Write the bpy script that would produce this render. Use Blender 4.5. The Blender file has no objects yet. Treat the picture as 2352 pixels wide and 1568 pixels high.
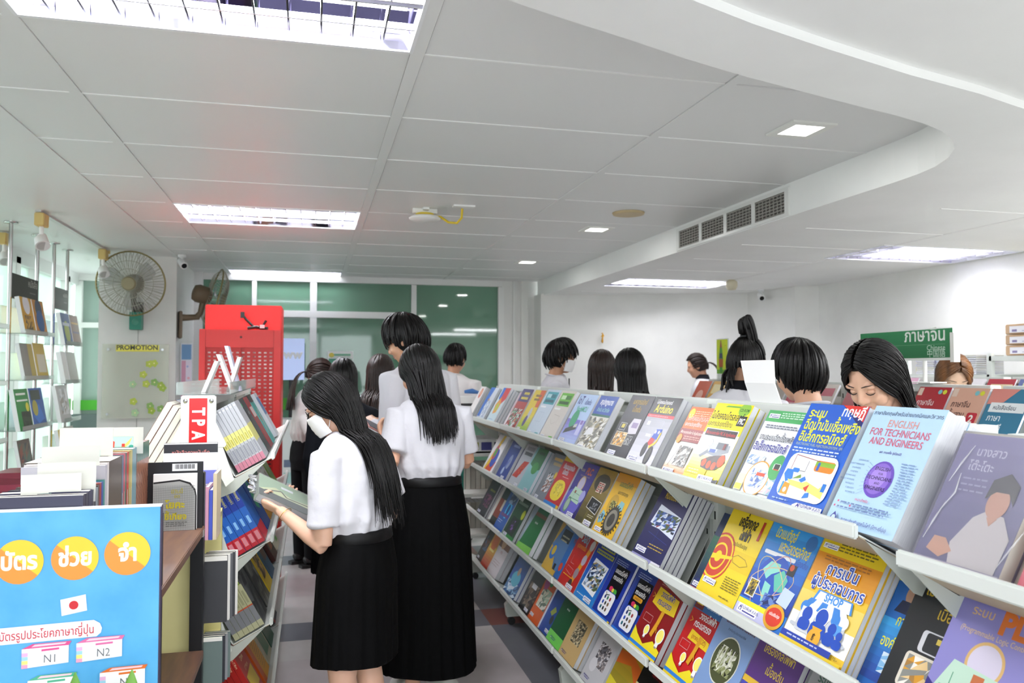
import bpy, bmesh, math, random
from mathutils import Vector, Matrix, noise, geometry
PI = math.pi
random.seed(7)
scn = bpy.context.scene
COL = scn.collection

# ------------------------------------------------------------------ camera
FPX, HX, HY, CAMZ = 1840.0, 715.0, 850.0, 1.5
p_ = math.atan((HY - 784) / FPX)
d_ = Vector(((HX - 1176) / FPX, (HY - 784) / FPX, 1)).normalized()
u_ = Vector((0, -math.cos(p_), math.sin(p_)))
x_ = d_.cross(u_)
c2w = lambda v: Vector((x_.dot(v), d_.dot(v), u_.dot(v)))
cr, cu, cb = c2w(Vector((1, 0, 0))), c2w(Vector((0, -1, 0))), c2w(Vector((0, 0, -1)))
cam = bpy.data.cameras.new('camera')
cam.sensor_width = 36
cam.lens = FPX / 2352 * 36
cam.clip_start = 0.05
cam.dof.use_dof = True
cam.dof.focus_distance = 2.3
cam.dof.aperture_fstop = 5.6
camo = bpy.data.objects.new('camera', cam)
COL.objects.link(camo)
camo.matrix_world = Matrix(((cr.x, cu.x, cb.x, 0), (cr.y, cu.y, cb.y, 0), (cr.z, cu.z, cb.z, CAMZ), (0, 0, 0, 1)))
scn.camera = camo

# ------------------------------------------------------------------ world, exposure
scn.view_settings.view_transform = 'Standard'
scn.view_settings.look = 'None'
scn.view_settings.gamma = 1
scn.view_settings.exposure = 0.54
wd = bpy.data.worlds.new('daylight')
scn.world = wd
wd.use_nodes = True
nt = wd.node_tree
bg = nt.nodes['Background']
bg.inputs[0].default_value = (0.90, 0.97, 1.0, 1)
bg.inputs[1].default_value = 4.0

def area(name, loc, sx, sy, power, col=(1, .97, .93), rot=(0, 0, 0)):
    l = bpy.data.lights.new(name, 'AREA')
    l.shape = 'RECTANGLE'
    l.size, l.size_y, l.energy, l.color = sx, sy, power, col
    o = bpy.data.objects.new(name, l)
    COL.objects.link(o)
    o.location = loc
    o.rotation_euler = rot
    return o
ZC, ZS, ZR = 2.565, 2.375, 2.402          # main ceiling, dropped soffit, recess above the camera's right
COOL = (.96, .97, 1)
TROFFERS = [(-.275, 2.31, ZC), (-.275, 5.78, ZC), (-.275, 9.03, ZC), (-.275, -1.2, ZC), (3.5, 7.43, ZS), (4.47, 5.11, ZS)]
PWR = dict(zip(range(9), (40, 34, 9, 44, 23, 15)))
for i_, (a, b, c) in enumerate(TROFFERS):
    for q_ in (-.15, .15):
        area('fluorescent_light', (a, b + q_, c + .045), 1.1 if i_ < 5 else .7, .07, PWR[i_] * .5, COOL)
for a, b in ((2.2, -.7), (3.6, 1.2), (4.4, 2.6), (3.4, -.9)):
    area('fluorescent_light', (a, b, ZR - .012), 1.1, .5, 40, COOL)
DOWN = [(2.09, 3.09), (2.08, 5.68), (2.05, 7.57)]
for a, b in DOWN:
    area('downlight_light', (a, b, ZC - .012), .13, .13, 2.2, (1, 1, .97))

# ------------------------------------------------------------------ helpers
def lin(c):
    c /= 255
    return c / 12.92 if c <= .04045 else ((c + .055) / 1.055) ** 2.4
def rgb(h):
    return tuple(lin(int(h[i:i + 2], 16)) for i in (0, 2, 4)) + (1,)
_m = {}
def M(h, r=.5, metal=0, kind=None, **k):
    key = (h, r, metal, kind, tuple(k.items()))
    if key in _m: return _m[key]
    m = bpy.data.materials.new((kind or 'paint') + '_' + h)
    m.use_nodes = True
    b = m.node_tree.nodes['Principled BSDF']
    b.inputs['Base Color'].default_value = rgb(h)
    b.inputs['Roughness'].default_value = r
    b.inputs['Metallic'].default_value = metal
    for a, v in k.items():
        if a == 'emit':
            b.inputs['Emission Color'].default_value = rgb(h)
            b.inputs['Emission Strength'].default_value = v
        else:
            b.inputs[{'spec': 'Specular IOR Level', 'coat': 'Coat Weight', 'sub': 'Subsurface Weight', 'alpha': 'Alpha', 'trans': 'Transmission Weight', 'sheen': 'Sheen Weight', 'aniso': 'Anisotropic'}[a]].default_value = v
    _m[key] = m
    return m
def nodes(m):
    t = m.node_tree
    return t, t.nodes['Principled BSDF'], lambda kind: t.nodes.new(kind)
def varied(h1, h2, scale, r=.5, bump=0, bscale=None, kind='mottled', stretch=(1, 1, 1), **k):
    """two-colour noise material with optional bump, in object space"""
    key = (h1, h2, scale, r, bump, bscale, kind, stretch, tuple(k.items()))
    if key in _m: return _m[key]
    m = M(h1, r, 0, kind + str(len(_m)), **k)
    t, b, N = nodes(m)
    tc = N('ShaderNodeTexCoord'); mp = N('ShaderNodeMapping'); nz = N('ShaderNodeTexNoise'); cr_ = N('ShaderNodeValToRGB')
    mp.inputs['Scale'].default_value = stretch
    nz.inputs['Scale'].default_value = scale
    nz.inputs['Detail'].default_value = 5
    cr_.color_ramp.elements[0].position, cr_.color_ramp.elements[1].position = .35, .65
    cr_.color_ramp.elements[0].color, cr_.color_ramp.elements[1].color = rgb(h1), rgb(h2)
    L = t.links.new
    L(tc.outputs['Object'], mp.inputs['Vector']); L(mp.outputs['Vector'], nz.inputs['Vector'])
    L(nz.outputs['Fac'], cr_.inputs['Fac']); L(cr_.outputs['Color'], b.inputs['Base Color'])
    if bump:
        n2 = N('ShaderNodeTexNoise'); bp = N('ShaderNodeBump')
        n2.inputs['Scale'].default_value = bscale or scale
        n2.inputs['Detail'].default_value = 4
        bp.inputs['Strength'].default_value = bump
        bp.inputs['Distance'].default_value = .01
        L(mp.outputs['Vector'], n2.inputs['Vector']); L(n2.outputs['Fac'], bp.inputs['Height']); L(bp.outputs['Normal'], b.inputs['Normal'])
    _m[key] = m
    return m
def glass(h, alpha, r=.05, kind='clear_acrylic', spec=.5):
    """thin clear sheet: transparent mixed with a glossy surface"""
    key = (h, alpha, r, kind)
    if key in _m: return _m[key]
    m = M(h, r, 0, kind, spec=spec)
    t, b, N = nodes(m)
    tr = N('ShaderNodeBsdfTransparent'); mx = N('ShaderNodeMixShader')
    fr = N('ShaderNodeFresnel'); ma = N('ShaderNodeMath')
    ma.operation = 'MAXIMUM'; ma.inputs[1].default_value = alpha
    t.links.new(fr.outputs[0], ma.inputs[0])
    t.links.new(ma.outputs[0], mx.inputs[0]); t.links.new(tr.outputs[0], mx.inputs[1]); t.links.new(b.outputs[0], mx.inputs[2])
    t.links.new(mx.outputs[0], t.nodes['Material Output'].inputs['Surface'])
    _m[key] = m
    return m

class MB:
    """mesh builder"""
    def __init__(s): s.v, s.f, s.mi, s.ms, s.sm = [], [], [], [], []
    def mat(s, m):
        if m not in s.ms: s.ms.append(m)
        return s.ms.index(m)
    def add(s, vs, fs, m, T=None, smooth=False):
        o = len(s.v)
        s.v += [(T @ Vector(v))[:] for v in vs] if T else [tuple(v) for v in vs]
        k = s.mat(m)
        for f in fs:
            s.f.append([o + i for i in f]); s.mi.append(k); s.sm.append(smooth)
    def box(s, c, d, m, T=None, bev=0):
        x, y, z = (a / 2 for a in d)
        if bev:
            bm = bmesh.new()
            bmesh.ops.create_cube(bm, size=1)
            for v in bm.verts: v.co = Vector((v.co.x * d[0] + c[0], v.co.y * d[1] + c[1], v.co.z * d[2] + c[2]))
            bmesh.ops.bevel(bm, geom=list(bm.edges), offset=bev, segments=2, affect='EDGES')
            s.bm(bm, m, T); return
        vs = [(c[0] + i * x, c[1] + j * y, c[2] + k * z) for i in (-1, 1) for j in (-1, 1) for k in (-1, 1)]
        s.add(vs, [(0, 1, 3, 2), (4, 6, 7, 5), (0, 4, 5, 1), (2, 3, 7, 6), (0, 2, 6, 4), (1, 5, 7, 3)], m, T)
    def b(s, x0, x1, y0, y1, z0, z1, m, T=None, bev=0):
        s.box(((x0 + x1) / 2, (y0 + y1) / 2, (z0 + z1) / 2), (x1 - x0, y1 - y0, z1 - z0), m, T, bev)
    def bm(s, bm, m, T=None, smooth=False):
        bm.verts.index_update()
        s.add([v.co[:] for v in bm.verts], [[v.index for v in f.verts] for f in bm.faces], m, T, smooth)
        bm.free()
    def loft(s, rings, m, caps=True, smooth=True, T=None):
        n = len(rings[0]); vs = [p for r in rings for p in r]; fs = []
        for i in range(len(rings) - 1):
            for j in range(n):
                k = (j + 1) % n
                fs.append((i * n + j, i * n + k, (i + 1) * n + k, (i + 1) * n + j))
        s.add(vs, fs, m, T, smooth)
        if caps:
            s.add(rings[0], [list(range(n))[::-1]], m, T, False)
            s.add(rings[-1], [list(range(n))], m, T, False)
    def tube(s, pts, r, m, n=8, T=None, caps=True, flat=1, smooth=True, up=None):
        pts = [Vector(p) for p in pts]
        if not isinstance(r, (list, tuple)): r = [r] * len(pts)
        rings = []; ref = None
        for i, p in enumerate(pts):
            t = (pts[min(i + 1, len(pts) - 1)] - pts[max(i - 1, 0)])
            t = t.normalized() if t.length > 1e-9 else Vector((0, 0, 1))
            if ref is None:
                ref = Vector(up) if up else (Vector((0, 0, 1)) if abs(t.z) < .9 else Vector((1, 0, 0)))
            a = t.cross(ref)
            a = a.normalized() if a.length > 1e-6 else t.orthogonal().normalized()
            bb = a.cross(t).normalized(); ref = bb
            rings.append([(p + (a * math.cos(2 * PI * j / n) + bb * flat * math.sin(2 * PI * j / n)) * r[i])[:] for j in range(n)])
        s.loft(rings, m, caps, smooth, T)
    def cyl(s, p0, p1, r, m, n=12, T=None, r2=None, smooth=True):
        s.tube([p0, p1], [r, r if r2 is None else r2], m, n, T, smooth=smooth)
    def lathe(s, prof, m, n=24, T=None, smooth=True):
        s.loft([[(r * math.cos(2 * PI * j / n), r * math.sin(2 * PI * j / n), z) for j in range(n)] for r, z in prof], m, True, smooth, T)
    def prism(s, poly, d0, d1, m, ax='z', T=None):
        """2-D polygon extruded along an axis; poly in the two other axes in order"""
        def P(a, b_, d): return {'z': (a, b_, d), 'y': (a, d, b_), 'x': (d, a, b_)}[ax]
        n = len(poly)
        tri = geometry.tessellate_polygon([[Vector((a, b_, 0)) for a, b_ in poly]])
        vs = [P(a, b_, d0) for a, b_ in poly] + [P(a, b_, d1) for a, b_ in poly]
        fs = [tuple(t) for t in tri] + [tuple(n + i for i in reversed(t)) for t in tri]
        fs += [(i, (i + 1) % n, n + (i + 1) % n, n + i) for i in range(n)]
        s.add(vs, fs, m, T)
    def mesh(s, name, fix=True):
        me = bpy.data.meshes.new(name)
        me.from_pydata(s.v, [], s.f)
        for m in s.ms: me.materials.append(m)
        me.polygons.foreach_set('material_index', s.mi)
        me.polygons.foreach_set('use_smooth', s.sm)
        if fix:
            bm = bmesh.new(); bm.from_mesh(me)
            bmesh.ops.recalc_face_normals(bm, faces=bm.faces)
            bm.to_mesh(me); bm.free()
        me.update()
        return me
    def build(s, name, parent=None, fix=True, **k):
        return link(name, s.mesh(name, fix), parent, **k)
def link(name, me, parent=None, mw=None, label=None, cat=None, group=None, kind=None):
    o = bpy.data.objects.new(name, me)
    COL.objects.link(o)
    if parent: o.parent = parent
    if mw is not None: o.matrix_local = mw
    return tag(o, label, cat, group, kind)
def tag(o, label=None, cat=None, group=None, kind=None):
    for a, v in (('label', label), ('category', cat), ('group', group), ('kind', kind)):
        if v: o[a] = v
    return o
def thing(name, loc=(0, 0, 0), rz=0, label=None, cat=None, group=None, mw=None):
    o = bpy.data.objects.new(name, None)
    o.empty_display_size = .1
    COL.objects.link(o)
    o.location = loc; o.rotation_euler = (0, 0, rz)
    if mw is not None: o.matrix_world = mw
    return tag(o, label, cat, group)
def S(name, mb, **k):
    return mb.build(name, kind='structure', **k)
def dup(root, mw, label=None, group=None):
    r = root.copy(); COL.objects.link(r); r.matrix_world = mw
    if label: r['label'] = label
    if group: r['group'] = group
    for ch in root.children:
        c = ch.copy(); COL.objects.link(c); c.parent = r
        for g in ch.children:
            e = g.copy(); COL.objects.link(e); e.parent = c
    return r

# ---- lettering and flat printed art
_tx = {}
def _raw(s, bold, res=3):
    key = (s, bold, res)
    if key in _tx: return _tx[key]
    c = bpy.data.curves.new('lettering', 'FONT')
    c.body = s; c.size = 1; c.resolution_u = res; c.offset = bold
    o = bpy.data.objects.new('lettering', c)
    COL.objects.link(o)
    me = bpy.data.meshes.new_from_object(o.evaluated_get(bpy.context.evaluated_depsgraph_get()))
    vs = [(v.co.x, v.co.y) for v in me.vertices]
    fs = [tuple(p.vertices) for p in me.polygons]
    bpy.data.objects.remove(o); bpy.data.curves.remove(c); bpy.data.meshes.remove(me)
    par = list(range(len(vs)))
    def find(a):
        while par[a] != a:
            par[a] = par[par[a]]; a = par[a]
        return a
    for f in fs:
        for q in f[1:]: par[find(f[0])] = find(q)
    ids = {}
    lay = [ids.setdefault(find(i), len(ids)) % 5 for i in range(len(vs))]
    _tx[key] = (vs, fs, lay)
    return _tx[key]
UP, TONE = 'ัิีึืํ็', '่้๊๋์'
def text2d(s, bold=0, res=3):
    base, marks = '', []
    for i, ch in enumerate(s):
        if ch in TONE and i and (s[i - 1] in UP or s[i + 1:i + 2] == 'ำ'): marks.append((base, ch))
        else: base += ch
    vs, fs, lay = (list(q) for q in _raw(base, bold, res))
    lw = max((v[0] for v in _raw('l', 0)[0]), default=0)
    for pre, ch in marks:
        x = max((v[0] for v in _raw(pre + 'l', 0)[0]), default=lw) - lw
        v2, f2, l2 = _raw(ch, bold, res)
        o = len(vs)
        vs += [(x + a, b_ + .2) for a, b_ in v2]
        fs += [tuple(o + q for q in f) for f in f2]
        lay += l2
    return vs, fs, lay
GL = 6e-5
def clip(pts, w, h):
    for ax, lim, sg in ((0, 0, 1), (0, w, -1), (1, 0, 1), (1, h, -1)):
        out = []
        for a, b_ in zip(pts, pts[1:] + pts[:1]):
            da, db = (a[ax] - lim) * sg, (b_[ax] - lim) * sg
            if da >= 0: out.append(a)
            if (da >= 0) != (db >= 0):
                q = da / (da - db); out.append((a[0] + (b_[0] - a[0]) * q, a[1] + (b_[1] - a[1]) * q, a[2]))
        pts = out
        if len(pts) < 3: return []
    return pts
def cadd(mb, pts, m, T, w, h):
    pts = clip([tuple(p) for p in pts], w, h)
    if pts: mb.add(pts, [tuple(range(len(pts)))], m, T)
def art(mb, prims, w, h, T, z0=.0004, rough=.32):
    """flat printed shapes on a w x h sheet (origin bottom left); units are fractions of w and h"""
    z = z0
    for p in prims:
        k = p[0]; z += GL
        if k == 'R':
            _, a, b_, c, d, col = p
            mb.add([(a * w, b_ * h, z), (c * w, b_ * h, z), (c * w, d * h, z), (a * w, d * h, z)], [(0, 1, 2, 3)], M(col, rough), T)
        elif k == 'G':
            _, a, b_, c, d, c1, c2 = p; n = 8
            for i in range(n):
                q = i / (n - 1)
                col = ''.join('%02x' % int(int(c1[j:j + 2], 16) * (1 - q) + int(c2[j:j + 2], 16) * q) for j in (0, 2, 4))
                y0, y1 = d + (b_ - d) * i / n, d + (b_ - d) * (i + 1) / n
                mb.add([(a * w, y1 * h, z), (c * w, y1 * h, z), (c * w, y0 * h, z), (a * w, y0 * h, z)], [(0, 1, 2, 3)], M(col, rough), T)
        elif k in 'CE':                      # disc / ring segment (E: ellipse with ry)
            if k == 'C': _, x, y, r, col = p; ry = r
            else: _, x, y, r, ry, col = p
            n = 28
            cadd(mb, [((x + r * math.cos(2 * PI * i / n)) * w, y * h + ry * math.sin(2 * PI * i / n) * w, z) for i in range(n)], M(col, rough), T, w, h)
        elif k == 'P':
            pts = [Vector((a * w, b_ * h, z)) for a, b_ in p[1]]
            for t in geometry.tessellate_polygon([pts]): cadd(mb, [pts[i] for i in t], M(p[2], rough), T, w, h)
        elif k == 'L':                       # polyline, width fraction of w
            pts = [Vector((a * w, b_ * h, z)) for a, b_ in p[1]]; hw = p[2] * w / 2
            for a, b_ in zip(pts, pts[1:]):
                d = (b_ - a)
                if d.length < 1e-6: continue
                nn = Vector((-d.y, d.x, 0)).normalized() * hw
                cadd(mb, [a - nn, b_ - nn, b_ + nn, a + nn], M(p[3], rough), T, w, h)
        elif k == 'N':                       # photographic patch: mosaic of tones
            _, a, b_, c, d, cols, nx, ny, sd = p
            rr = random.Random(sd)
            g = [[(a + (c - a) * (i + (rr.uniform(-.4, .4) if 0 < i < nx else 0)) / nx, b_ + (d - b_) * (j + (rr.uniform(-.4, .4) if 0 < j < ny else 0)) / ny) for i in range(nx + 1)] for j in range(ny + 1)]
            for j in range(ny):
                for i in range(nx):
                    q = (g[j][i], g[j][i + 1], g[j + 1][i + 1], g[j + 1][i])
                    for tr in ((0, 1, 2), (0, 2, 3)):
                        mb.add([(q[t][0] * w, q[t][1] * h, z) for t in tr], [(0, 1, 2)], M(rr.choice(cols), rough), T)
        elif k == 'T':
            _, x, y, sz, s, col = p[:6]
            al = p[6] if len(p) > 6 else 'c'
            bold = p[7] if len(p) > 7 else 0
            sx = p[8] if len(p) > 8 else 1
            rot = p[9] if len(p) > 9 else 0
            vs, fs, lay = text2d(s, bold, 2 if sz < .08 else 3)
            if not vs: continue
            x0, x1 = min(v[0] for v in vs), max(v[0] for v in vs)
            ox = {'c': -(x0 + x1) / 2, 'l': -x0, 'r': -x1}[al]
            cs, sn = math.cos(rot), math.sin(rot); q = sz * w
            out = []
            for v, ly in zip(vs, lay):
                a, b_ = (v[0] + ox) * q * sx, v[1] * q
                out.append((x * w + a * cs - b_ * sn, y * h + a * sn + b_ * cs, z + ly * 1.2e-5))
            mb.add(out, fs, M(col, rough), T)
def lines(x0, x1, y, n, dy, col, al='l', seed=1, th=.012):
    """rows of small print as short bars of word length"""
    r = random.Random(seed); out = []
    for i in range(n):
        x = x0 + (r.uniform(0, .1) if al == 'c' else 0); e = x1 - r.uniform(0, .18) * (x1 - x0)
        while x < e:
            wd_ = r.uniform(.03, .1)
            out.append(('R', x, y - i * dy, min(x + wd_, e), y - i * dy + th, col)); x += wd_ + .018
    return out
def logo(x, y, s, bgc='ffffff', col='3b3a94'):
    """publisher's plate: white label, lamp mark and name"""
    o = []
    if bgc: o.append(('P', [(x, y + .004), (x + .01 * s, y), (x + .98 * s, y), (x + s, y + .004), (x + s, y + .2 * s), (x + .02 * s, y + .2 * s), (x, y + .19 * s)], bgc))
    o += [('P', [(x + .06 * s, y + .04 * s), (x + .2 * s, y + .04 * s), (x + .2 * s, y + .09 * s), (x + .13 * s, y + .17 * s), (x + .06 * s, y + .09 * s)], col),
          ('C', x + .13 * s, y + .075 * s, .04 * s, 'ffffff'),
          ('T', x + .61 * s, y + .095 * s, .135 * s, 'สำนักพิมพ์ ส.ส.ท.', col, 'c', .01), ('R', x + .28 * s, y + .03 * s, x + .94 * s, y + .06 * s, col)]
    return o
# ------------------------------------------------------------------ the room
WHITE = varied('e6e6e2', 'dededa', 3, .6, kind='wall_paint')
CEILW = M('e6e7e6', .42, 0, 'ceiling_panel')
GYP = varied('f3f4f2', 'eeefed', 2, .7, kind='gypsum')
ALU = M('e4e5e2', .3, 0, 'white_aluminium')
YB, XL, XR, YF = 9.3, -2.55, 5.08, -2.6

# floor: vinyl squares; light pinkish grey with blue-grey bands and red crossings
fm = M('b8b1b3', .28, 0, 'vinyl_floor')
t, b, N = nodes(fm); L = t.links.new
tc = N('ShaderNodeTexCoord'); sp = N('ShaderNodeSeparateXYZ'); L(tc.outputs['Object'], sp.inputs[0])
def math_(op, a, v=None, w=None):
    n = N('ShaderNodeMath'); n.operation = op
    for i, q in enumerate((a, v, w)):
        if q is None: continue
        if isinstance(q, (int, float)): n.inputs[i].default_value = q
        else: L(q, n.inputs[i])
    return n.outputs[0]
def band(o, off, per, wid):
    return math_('LESS_THAN', math_('FLOORED_MODULO', math_('SUBTRACT', o, off), per), wid)
bx_, by_ = band(sp.outputs[0], 1.04, 1.8, .3), band(sp.outputs[1], 4.66, 1.8, .32)
def mix(f, a, c):
    n = N('ShaderNodeMixRGB'); L(f, n.inputs[0])
    for i, q in ((1, a), (2, c)):
        if isinstance(q, str): n.inputs[i].default_value = rgb(q)
        else: L(q, n.inputs[i])
    return n.outputs[0]
nz = N('ShaderNodeTexNoise'); nz.inputs['Scale'].default_value = 60; nz.inputs['Detail'].default_value = 6
pk = math_('LESS_THAN', math_('FLOORED_MODULO', math_('SUBTRACT', sp.outputs[1], 5.55), 1.8), .6)
base_ = mix(pk, 'cac4c3', 'c4babc')
c_ = mix(math_('MAXIMUM', bx_, by_), base_, '6f7079')
c_ = mix(math_('MULTIPLY', bx_, by_), c_, '7f4b46')
sd_ = N('ShaderNodeMixRGB'); sd_.blend_type = 'MULTIPLY'; sd_.inputs[0].default_value = .35
L(c_, sd_.inputs[1]); L(nz.outputs['Fac'], sd_.inputs[2])
gm = N('ShaderNodeGamma'); gm.inputs[1].default_value = .92; L(sd_.outputs[0], gm.inputs[0]); L(gm.outputs[0], b.inputs['Base Color'])
mb = MB(); mb.b(XL - .2, XR + .2, YF - .2, 10.2, -.1, 0, fm); S('floor', mb)

# main ceiling: metal panels between flat runners
xs = [(-3.6, -1.27), (-1.225, -.905), (-.865, .315), (.36, 1.485), (1.525, 2.64), (2.68, 3.84), (3.88, 5.2)]
rows = [2.66 + .695 * k for k in range(-8, 12)]
mb = MB()
mb.b(XL - .2, XR + .2, YF - .2, 10.2, ZC + .16, ZC + .22, CEILW)
skip = []
for i, (x0, x1) in enumerate(xs):
    if i == 0:
        mb.b(XL - .2, x1 + .02, YF, 10.1, ZC, ZC + .03, CEILW); continue
    if i >= 5: continue
    for y0, y1 in zip(rows, rows[1:]):
        if i == 2 and any(abs((y0 + y1) / 2 - ty) < .3 for tx, ty, tz in TROFFERS if tz == ZC): continue
        if i == 4 and y1 < 1.9: continue
        mb.b(x0, x1, y0 + .004, y1 - .004, ZC, ZC + .025, CEILW, bev=.003)
for x0, x1 in zip([q[1] for q in xs[:5]], [q[0] for q in xs[1:6]]):
    mb.b(x0 - .001, x1 + .001, YF, 10.1, ZC - .004, ZC + .02, CEILW)
S('ceiling', mb)
mb = MB()
for y in rows:
    mb.b(-1.225, 2.64 if y > 2.7 else 1.48, y - .005, y + .005, ZC - .003, ZC + .004, M('f0f1ef', .4, 0, 'runner'))
S('trim_1', mb)

# dropped soffit with a curved edge, recess over the camera's right side
outer = [(.2, .3), (.28, 1.2), (.36, 1.72), (.442, 1.812), (.61, 1.879), (.817, 1.958), (1.014, 2.038), (1.226, 2.112), (1.465, 2.185), (1.706, 2.256), (1.95, 2.325), (2.1, 2.375), (2.232, 2.435), (2.36, 2.52), (2.46, 2.62), (2.54, 2.74), (2.595, 2.87), (2.62, 3.0), (2.63, 3.16), (2.63, 9.25)]
inner = [(.72, .3), (.74, 1.2), (.79, 1.64), (.867, 1.706), (1.077, 1.788), (1.356, 1.88), (1.715, 1.989), (2.046, 2.073), (2.31, 2.159), (2.8, 2.4), (3.2, 2.8), (3.5, 3.2), (4.0, 3.35), (XR + .2, 3.35)]
mb = MB()
poly = outer + [(XR + .2, 9.25)] + inner[::-1]
holes = [[(x - .59, y - .335), (x + .59, y - .335), (x + .59, y + .335), (x - .59, y + .335)] for x, y, z in TROFFERS if z == ZS]
loops = [poly] + holes
flatp = [p for q in loops for p in q]
tris = geometry.tessellate_polygon([[Vector((a, b_, 0)) for a, b_ in q] for q in loops])
mb.add([(a, b_, ZS) for a, b_ in flatp], [tuple(q) for q in tris], GYP)
for a, b in zip(outer, outer[1:]):
    mb.add([(a[0], a[1], ZS), (b[0], b[1], ZS), (b[0], b[1], ZC + .03), (a[0], a[1], ZC + .03)], [(0, 1, 2, 3)], GYP, None, True)
for a, b in zip(inner, inner[1:]):
    mb.add([(a[0], a[1], ZS), (b[0], b[1], ZS), (b[0], b[1], ZR + .02), (a[0], a[1], ZR + .02)], [(0, 1, 2, 3)], GYP, None, True)
mb.prism([(.72, YF)] + inner + [(XR + .2, YF)], ZR, ZR + .02, GYP)
mb.b(.2, .74, YF, .32, ZS, ZS + .02, GYP)
S('ceiling_soffit', mb, fix=False)
mb = MB()
W2 = M('eeeeec', .5, 0, 'joint'); DK = M('4a4c50', .7, 0, 'joint')
for y, x0 in ((3.62, 3.3), (4.32, 2.95), (5.0, 2.9), (5.72, 2.9), (6.42, 2.9), (7.1, 2.9), (7.78, 2.9), (8.4, 2.9)):
    mb.b(x0, 3.95 if y < 7 else 4.7, y - .006, y + .006, ZS - .003, ZS, W2)
mb.b(3.95, 3.97, 3.5, 8, ZS - .003, ZS, W2)
mb.b(2.1, 3.4, 1.875, 1.884, ZR - .002, ZR, DK)
S('trim_2', mb)

# walls
mb = MB(); mb.b(2.2, 2.66, YB - .02, YB + .2, 0, ZC + .1, WHITE)
mb.prism([(2.6, 8.99), (4.77, 8.11), (4.85, 8.3), (2.6, 9.3)], 0, ZS + .02, WHITE); S('wall_back', mb)
mb = MB()
mb.prism([(4.77, 8.11), (4.877, 7.357), (5.3, 7.3), (5.3, 8.4), (4.85, 8.35)], 0, ZS + .02, WHITE)
mb.prism([(4.877, 7.357), (5.067, 7.22), (XR, 7.1), (XR, YF), (XR + .2, YF), (XR + .2, 7.5), (5.0, 7.5)], 0, ZS + .1, WHITE); S('wall_right', mb)
mb = MB()
mb.b(2.33, 2.36, YB - .05, YB - .02, .2, ZC, M('dfe0dc', .4)); mb.b(2.43, 2.52, YB - .045, YB - .02, .2, ZC, M('e2e2dd', .5))
mb.b(2.43, 2.62, YB - .06, YB - .02, 1.2, 1.3, M('ddd9c6', .5)); S('trim_3', mb)
mb = MB()
mb.b(XL - .2, 1.6, YF - .15, YF, 0, .5, WHITE); mb.b(1.6, XR, YF - .15, YF, 0, ZC, WHITE); mb.b(XL - .2, 1.6, YF - .15, YF, 2.45, ZC + .1, WHITE); S('wall_front', mb)
mb = MB(); mb.b(XL - .15, XL, YF, 3.6, 0, ZC + .1, WHITE); S('wall_left', mb)

# square column with a ceiling joint line
mb = MB(); mb.b(-1.9, -1.235, 8.05, 9.4, 0, ZC, WHITE); mb.b(-1.565, -1.56, 8.047, 8.05, .3, ZC, M('a9aaa6', .6))
S('wall_column', mb)
mb = MB(); mb.b(-1.235, -1.15, 9.2, 9.28, 0, ZC, ALU); S('trim_4', mb)

# green-filmed glazed partition at the back
gg = M('6fa58c', .04, 0, 'green_film', spec=.6, coat=.3)
t, b, N = nodes(gg); L = t.links.new
tc = N('ShaderNodeTexCoord'); nz = N('ShaderNodeTexNoise'); rp = N('ShaderNodeValToRGB'); mp = N('ShaderNodeMapping')
mp.inputs['Scale'].default_value = (1.4, 1, .8); nz.inputs['Scale'].default_value = 1.1; nz.inputs['Detail'].default_value = 2
rp.color_ramp.elements[0].color, rp.color_ramp.elements[1].color = rgb('557c66'), rgb('6f9a82')
L(tc.outputs['Object'], mp.inputs[0]); L(mp.outputs[0], nz.inputs['Vector']); L(nz.outputs['Fac'], rp.inputs[0]); L(rp.outputs[0], b.inputs['Base Color'])
def partition(name, x0, x1, y, mull, bars, z1=ZC - .06, gm=gg):
    mb = MB(); mb.b(x0, x1, y + .02, y + .035, .05, z1, gm); o = S(name, mb)
    f = MB()
    for x, w in mull: f.b(x - w / 2, x + w / 2, y - .026, y + .046, .085, z1 - .012, ALU, bev=.004)
    for a, c, z, w in bars: f.b(a, c, y - .028, y + .048, z - w / 2, z + w / 2, ALU, bev=.004)
    f.b(x0, x1, y - .03, y + .05, z1 - .01, z1 + .07, ALU); f.b(x0, x1, y - .03, y + .05, 0, .09, ALU)
    f.build('window_frame', o)
    return o
w1 = partition('window_1', -1.25, 2.2, YB, [(-1.2, .09), (.017, .075), (1.15, .06), (2.19, .07), (-.62, .05)], [(-1.2, 1.15, 2.13, .075)])
mb = MB(); mb.b(-1.2, 2.15, YB - .004, YB + .018, 1.06, 1.19, M('4aa52c', .35)); mb.build('green_stripe', w1)
w2 = partition('window_2', XL, -1.9, 9.75, [(-2.5, .07), (-1.93, .05)], [(XL, -1.9, 2.0, .06)], gm=M('8b9f95', .06, 0, 'green_film', spec=.8))
mb = MB(); mb.b(XL, -1.9, 9.735, 9.765, 1.06, 1.17, M('4aa52c', .35)); mb.build('green_stripe', w2)
mb = MB(); mb.b(XL, -1.9, 9.69, 9.765, .1, 1.02, M('55605f', .1)); mb.build('dark_film', w2)

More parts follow.
